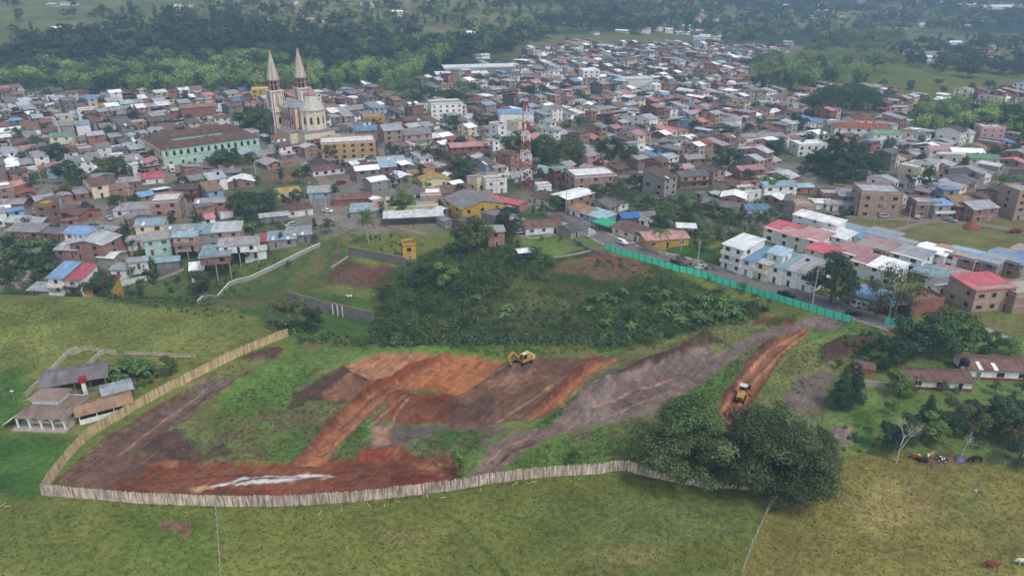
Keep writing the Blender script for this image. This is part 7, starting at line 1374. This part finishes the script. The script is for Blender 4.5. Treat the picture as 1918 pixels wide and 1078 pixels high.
# the woods on the hills and the small far trees: one mass
def mass_trees():
    P_ = {}
    for kind in TREES:
        col = dict(broad=c255(84, 106, 68), light=G_L, round=G_D, airy=G_O, big=G_D, conifer=G_D, tallpine=c255(80, 100, 70), dome=c255(92, 112, 72), shrub=G_M, slim=G_L, bamboo=G_BAM, palm=G_M)[kind]; P_[kind] = []
        for k in range(3):
            bl = []
            for j in range(9):
                a = j * 2.4; qq = math.sqrt((j + .5) / 9) * vr.uniform(.7, 1.1)
                if kind == 'tallpine': bl.append((.12 * math.cos(a) * qq, .12 * math.sin(a) * qq, .3 + .07 * j, .13, .13, .11))
                elif kind == 'bamboo': bl.append((.33 * math.cos(a) * qq, .33 * math.sin(a) * qq, .62 + .22 * (1 - qq) + vr.uniform(-.1, .1), .17, .17, .24))
                else: bl.append((.34 * math.cos(a) * qq, .34 * math.sin(a) * qq, .32 + .5 * (((j * .7549) % 1)) * (1 - .3 * qq) + .06, .19, .19, .17))
            V, Q, t = crown_geo(bl, 120 if kind != 'bamboo' else 150, .16 if kind != 'tallpine' else .12, (1, 1, 1), .3, .6, .7 if kind != 'bamboo' else .45)
            V2, Q2, t2 = crown_geo(bl, 380 if kind != 'bamboo' else 420, .095 if kind != 'tallpine' else .075, (1, 1, 1), .35, .6, .7 if kind != 'bamboo' else .4)
            P_[kind].append(((V, Q, t), (V2, Q2, t2), np.array(col[:3])))
    VV, QQ, CC = [], [], []; o = 0
    for (t, kind, v) in rest:
        lo_, hi_, col = P_[kind][int(vr.integers(3))]; V, Q, c = hi_ if t[1] < 640 else lo_; h = t[4]; a = vr.uniform(0, 6.28); ca, sa = math.cos(a), math.sin(a); wz = 1.0 if kind not in ('dome', 'round') else 1.5
        X = (V[:, 0] * ca - V[:, 1] * sa) * h * wz + t[0]; Y = (V[:, 0] * sa + V[:, 1] * ca) * h * wz + t[1]; VV.append(np.stack([X, Y, V[:, 2] * h + t[2]], -1)); QQ.append(Q + o); o += len(V)
        CC.append(np.clip(c * .8 * col * vr.uniform(.72, 1.28) * (1 + vr.normal(size=3) * .05), .004, .7))
    ob = link('distant_wood', np_mesh('distant_wood', np.concatenate(VV), np.concatenate(QQ), 'leaf_mass', np.concatenate(CC))); tag(ob, 'hazy wooded hillsides and small far trees behind the town', 'woods', kind='stuff')
    tb = MB()
    for (t, kind, v) in rest:
        if t[1] < 800: tb.tube((t[0], t[1], t[2] - .5), (t[0], t[1], t[2] + t[4] * .6), t[4] * .016, t[4] * .01, 3, cap=False)
    ob2 = tb.obj('distant_trunks', 'bark'); tag(ob2, 'thin trunks of the far trees behind the town', 'trunks', kind='stuff')
mass_trees(); print('trees', len(TREE_L), 'rest', len(rest))
# bare trees
for px_, py_, h, m, lb, sd in ((1678, 868, 10.5, 'bark_pale', 'pale leafless tree at the front of the farm garden', 3), (1800, 858, 7.5, 'bark_pale', 'small pale leafless tree above the blue tarpaulin', 6), (513, 622, 8, 'bark', 'dark leafless trunk at the top end of slat fence', 9), (500, 594, 6, 'bark', 'small bare tree on slope left of ruined wall', 12), (1490, 915, 15.5, 'bark_pale', 'pale dead branches rising out of the wider huge tree', 15)):
    c = P1(px_, py_); r = thing('bare_tree', (c[0], c[1], TD(c[0], c[1])), sd, lb, 'tree'); link('trunk', bare_tree(sd, h, m), r)
# banana plants
BL = []
def ban(px, py, s=1.0):
    c = P1(px, py); k = int(px) % 3; r = thing('banana_plant', (c[0], c[1], TD(c[0], c[1])), px * .7); r.scale = (s, s, s * 1.05); link('leaves', BAN[k][0], r); link('stem', BAN[k][1], r); r['category'] = 'banana plant'; r['group'] = 'banana plants'
    q = proj(c[0], c[1], c[2]); BL.append(dict(o=r, look=('yellow-green', 'dark green', 'pale green')[k] + ' banana plant', px=float(q[0]), py=float(q[1]), cat='banana plant', label=None, rad=6))
def ban_poly(poly, n, s0, s1):
    xs, ys = [p[0] for p in poly], [p[1] for p in poly]; k = 0
    while k < n:
        x, y = vr.uniform(min(xs), max(xs)), vr.uniform(min(ys), max(ys))
        if in_poly(np.array([x]), np.array([y]), poly)[0]: ban(x, y, vr.uniform(s0, s1)); k += 1
ban_poly([(0, 455), (60, 448), (112, 455), (118, 540), (40, 552), (0, 552)], 44, .75, 1.15); ban_poly([(185, 706), (210, 686), (270, 684), (300, 700), (280, 718), (215, 722)], 20, .7, 1.0); ban_poly([(1270, 560), (1330, 540), (1420, 565), (1440, 590), (1380, 605), (1290, 620), (1240, 600)], 30, .65, 1.05); ban_poly([(1100, 560), (1250, 540), (1280, 600), (1200, 630), (1100, 620)], 16, .6, .9)
ban_poly([(700, 350), (790, 338), (830, 352), (760, 370), (710, 372)], 14, .8, 1.2); ban_poly([(1200, 380), (1300, 375), (1430, 385), (1440, 420), (1300, 420)], 26, .8, 1.2); ban_poly([(425, 412), (475, 405), (490, 432), (440, 440)], 8, .8, 1.1); ban_poly([(345, 400), (390, 395), (400, 415), (360, 420)], 5, .8, 1.1); ban_poly([(880, 560), (900, 545), (980, 600), (950, 615)], 4, .7, 1.0); ban_poly([(240, 445), (280, 440), (290, 500), (260, 515)], 6, .8, 1.0)
# undergrowth and rough grass
def clump_mass(name, label, specs, mat='leaf_mass', cat='undergrowth'):
    VV, QQ, CC = [], [], []; o = 0
    for (poly, n, h0, h1, cols, leaf, nl, asp) in specs:
        g = PL(poly)[:, :2]; x0, y0 = g.min(0); x1, y1 = g.max(0); q = np.stack([vr.uniform(x0, x1, n * 5), vr.uniform(y0, y1, n * 5)], -1); q = q[in_poly(q[:, 0], q[:, 1], g)][:n]
        if not len(q): continue
        zz = TD(q[:, 0], q[:, 1])
        for i in range(len(q)):
            h = vr.uniform(h0, h1); u = unit(nl); u[:, 2] = np.abs(u[:, 2]); C = np.array([q[i, 0], q[i, 1], zz[i]]) + u * np.array([h * .62, h * .62, h]) * (1 - .5 * vr.random((nl, 1)) ** 1.5); N = u + .7 * unit(nl) + [0, 0, .3]; N /= np.linalg.norm(N, axis=1)[:, None]
            V, Q = leaf_quads(C, N, leaf * vr.uniform(.8, 1.25), asp); VV.append(V); QQ.append(Q + o); o += len(V); cc = np.array(cols[vr.integers(len(cols))][:3]) * vr.uniform(.75, 1.25); CC.append(np.repeat(cc[None] * vr.uniform(.75, 1.25, (nl, 1)), 4, 0))
    ob = link(name, np_mesh(name, np.concatenate(VV), np.concatenate(QQ), mat, np.clip(np.concatenate(CC), .004, .7))); tag(ob, label, cat, kind='stuff')
UG = [G_D, G_M, c255(84, 102, 54), c255(104, 112, 60), c255(64, 86, 52)]; UGB = [c255(74, 100, 70), c255(84, 110, 80), c255(60, 84, 56)]
clump_mass('undergrowth', 'tangled dark shrubs and taro filling the gully behind the site', [
    ([(200, 560), (235, 500), (290, 520), (380, 545), (470, 500), (580, 465), (500, 500), (370, 575)], 130, .5, 1.7, UG, .5, 26, .6),
    ([(690, 648), (705, 560), (740, 520), (800, 500), (900, 490), (960, 530), (900, 600), (880, 652)], 560, 1.0, 3.6, UG, .62, 46, .55), ([(880, 652), (900, 600), (960, 540), (1100, 540), (1120, 600), (1180, 650)], 420, .5, 1.8, UG + [c255(104, 96, 60)], .5, 26, .5),
    ([(1100, 650), (1120, 560), (1240, 520), (1440, 580), (1420, 600), (1250, 632), (1180, 650)], 460, .9, 3.0, UG + [c255(110, 132, 70)], .8, 40, .3), ([(690, 655), (880, 650), (1180, 648), (1180, 632), (880, 630), (700, 632)], 420, .7, 1.6, UGB, .6, 30, .7),
    ([(780, 500), (830, 460), (960, 450), (1030, 480), (1030, 530), (900, 510)], 200, 1.0, 2.6, UG, .6, 34, .6), ([(200, 560), (300, 545), (380, 560), (480, 600), (420, 600), (300, 580)], 160, .5, 1.4, UG, .45, 22, .6),
    ([(1130, 365), (1300, 370), (1500, 410), (1500, 440), (1360, 480), (1280, 460), (1180, 400)], 330, .9, 2.6, UG, .7, 30, .5), ([(1140, 478), (1200, 498), (1300, 528), (1440, 570), (1430, 580), (1290, 540), (1130, 500)], 110, .5, 1.5, UG + [G_L], .5, 24, .5),
    ([(1560, 640), (1600, 690), (1680, 690), (1760, 640), (1760, 610), (1700, 610), (1640, 640)], 90, .8, 2.2, UG, .55, 32, .6), ([(1500, 310), (1560, 350), (1640, 335), (1600, 300), (1530, 290)], 110, 1.0, 2.6, UG, .9, 22, .6), ([(215, 430), (240, 430), (290, 520), (260, 530)], 90, .7, 1.9, UG, .6, 26, .6),
    ([(0, 450), (110, 445), (118, 545), (0, 552)], 300, .8, 2.4, UG, .7, 28, .4), ([(500, 600), (560, 610), (700, 640), (690, 655), (560, 640)], 110, .4, 1.2, UG + [G_L], .45, 24, .6), ([(1300, 470), (1350, 500), (1345, 530), (1240, 495)], 60, .6, 1.8, UG, .6, 24, .5),
    ([(180, 715), (220, 690), (300, 690), (290, 722), (220, 735)], 50, .5, 1.3, UG, .5, 24, .5), ([(1550, 830), (1600, 790), (1680, 800), (1690, 850), (1600, 850)], 30, .5, 1.2, UG, .45, 26, .6), ([(430, 410), (540, 400), (560, 440), (480, 460)], 80, .8, 2.0, UG, .6, 24, .6),
    ([(640, 440), (760, 440), (800, 460), (760, 500), (700, 490)], 60, .5, 1.3, UG, .5, 22, .6)])
RG = [c255(92, 118, 56), c255(80, 106, 50), c255(112, 126, 66), c255(122, 120, 76)]
clump_mass('rough_grass', 'rough green grass tufts growing over the unworked parts of the site', [
    ([(620, 645), (760, 650), (950, 668), (1190, 655), (1180, 640), (900, 655), (700, 640)], 420, .5, 1.3, RG, .5, 14, .25), ([(330, 850), (420, 760), (520, 690), (600, 680), (560, 740), (640, 760), (560, 860), (430, 866)], 700, .25, .6, RG, .4, 12, .25), ([(960, 870), (1020, 830), (1200, 780), (1230, 800), (1190, 870), (1040, 885)], 420, .25, .7, RG, .4, 12, .25),
    ([(1180, 650), (1440, 595), (1470, 610), (1330, 660)], 260, .25, .6, RG, .4, 12, .25), ([(1290, 740), (1360, 690), (1400, 660), (1380, 700), (1330, 770), (1280, 770)], 220, .3, .8, RG, .45, 12, .25), ([(1400, 760), (1450, 690), (1500, 640), (1540, 620), (1540, 700), (1460, 780)], 260, .2, .5, RG, .4, 12, .25), ([(630, 862), (650, 820), (685, 788), (690, 830), (670, 858)], 90, .3, .7, RG, .4, 12, .25), ([(770, 835), (850, 805), (930, 812), (880, 848), (850, 880), (880, 890), (840, 890)], 130, .3, .8, RG, .4, 12, .25),
    ([(1005, 800), (1060, 760), (1085, 735), (1075, 755), (1030, 805)], 80, .3, .6, RG, .4, 12, .25), ([(1430, 605), (1500, 585), (1490, 602), (1440, 612)], 70, .5, 1.2, RG, .5, 14, .25), ([(1560, 600), (1650, 605), (1640, 625), (1570, 622)], 90, .3, .8, RG, .4, 12, .25), ([(140, 860), (320, 740), (520, 640), (530, 650), (340, 755), (170, 870)], 260, .2, .5, RG, .35, 10, .25),
    ([(80, 930), (260, 944), (520, 950), (740, 934), (940, 905), (1120, 889), (1200, 891), (1420, 920), (1420, 926), (1200, 897), (1120, 895), (940, 911), (740, 940), (520, 957), (260, 951), (80, 937)], 420, .2, .6, RG, .35, 10, .25), ([(84, 915), (110, 880), (178, 808), (320, 724), (500, 638), (500, 632), (315, 722), (170, 806), (100, 880)], 160, .2, .6, RG, .35, 10, .25)], cat='grass')
PT = [c255(92, 104, 52), c255(118, 122, 64), c255(134, 130, 76), c255(80, 96, 46)]
clump_mass('pasture_tufts', 'coarse grass tufts dotted over the grazed pastures', [([(0, 950), (400, 960), (850, 935), (1180, 900), (1420, 930), (1380, 1078), (0, 1078)], 3000, .12, .34, PT, .3, 7, .3), ([(1450, 945), (1570, 850), (1918, 890), (1918, 1078), (1400, 1078)], 2000, .12, .36, [c255(134, 128, 72), c255(120, 116, 62), c255(150, 138, 86)], .3, 7, .3), ([(0, 570), (250, 565), (470, 610), (420, 660), (200, 660), (20, 700), (0, 780)], 1200, .15, .4, PT, .35, 6, .3)], cat='grass')
# ------------------------------------------------------------------ labels that single each repeat out
LM = [('the twin-spired church', 560, 215), ('the mint-green school', 395, 285), ('the lattice mast', 984, 320), ('the tan hotel', 657, 278), ('the stark white block', 838, 205), ('the yellow hall', 905, 385), ('the restaurant canopy', 775, 405), ('the green hoarding', 1300, 530), ('the white terrace row', 1440, 540), ('the solitary brick cube', 1644, 380),
      ('the orange-roofed building', 1615, 245), ('the blue hip-roofed house', 1768, 395), ('the bamboo grove', 1800, 230), ('the hill pasture', 130, 590), ('the white bungalow', 248, 390), ('the stilt houses', 430, 500), ('the white market hall', 890, 140), ('the farm cottages', 1780, 710), ('the excavator', 980, 670), ('the motor grader', 1390, 735), ('the slat fence', 320, 720), ('the yellow bar', 1248, 450), ('the outside-stair house', 1855, 560), ('the pale brick block', 1110, 350), ('the domed rain trees', 1570, 205), ('the white-walled farmhouse', 85, 780), ('the parked cream truck', 323, 315), ('the round roadside tree', 1555, 500), ('the yellow ruin', 768, 470)]
ORD = ['nearest', 'second nearest', 'third nearest', 'fourth nearest', 'fifth nearest', 'sixth nearest', 'seventh nearest', 'eighth nearest', 'ninth nearest', 'tenth nearest', 'eleventh nearest', 'twelfth nearest', 'thirteenth nearest', 'fourteenth nearest', 'fifteenth nearest', 'sixteenth nearest', 'seventeenth nearest', 'eighteenth nearest', 'nineteenth nearest', 'twentieth nearest', 'twenty-first nearest', 'twenty-second nearest', 'twenty-third nearest', 'twenty-fourth nearest', 'twenty-fifth nearest', 'twenty-sixth nearest', 'twenty-seventh nearest', 'twenty-eighth nearest', 'twenty-ninth nearest', 'thirtieth nearest']
def assign(items):
    used = {}
    for h in items:
        if h['label']: h['o']['label'] = h['label']; continue
        best = sorted(LM, key=lambda l: (h['px'] - l[1]) ** 2 + 2.2 * (h['py'] - l[2]) ** 2)[0]; dx, dy = h['px'] - best[1], (h['py'] - best[2]) * 1.5
        rel = ('right of ' if dx > 0 else 'left of ') if abs(dx) > abs(dy) else ('behind ' if dy < 0 else 'in front of ')
        used.setdefault((h['look'], rel + best[0]), []).append((math.hypot(dx, dy), h))
    for (look, where), l in used.items():
        l.sort(key=lambda t: t[0])
        for k, (d, h) in enumerate(l): h['o']['label'] = f"{look} {where}" if len(l) == 1 else f"{look}, {ORD[k] if k < len(ORD) else 'number %d by distance' % (k + 1)} {where}"
assign(HOUSES); assign(POLES); assign(TREE_L); assign(BL); assign(CARS)
# ------------------------------------------------------------------ hazy air over the valley
hz = bpy.data.materials.new('haze'); hz.use_nodes = True; nt = hz.node_tree
for n in list(nt.nodes):
    if n.type != 'OUTPUT_MATERIAL': nt.nodes.remove(n)
pv = nt.nodes.new('ShaderNodeVolumePrincipled'); pv.inputs['Color'].default_value = (.44, .69, 1.0, 1); pv.inputs['Density'].default_value = HAZE_D; pv.inputs['Anisotropy'].default_value = 0.1
nt.links.new(pv.outputs[0], nt.nodes['Material Output'].inputs['Volume'])
MATS['haze'] = hz
hb = MB().box(-6500, -300, -25, 6500, 5900, 760).obj('haze', 'haze'); hb['kind'] = 'stuff'; hb['label'] = 'pale bluish haze hanging over the whole valley'; hb['category'] = 'haze'
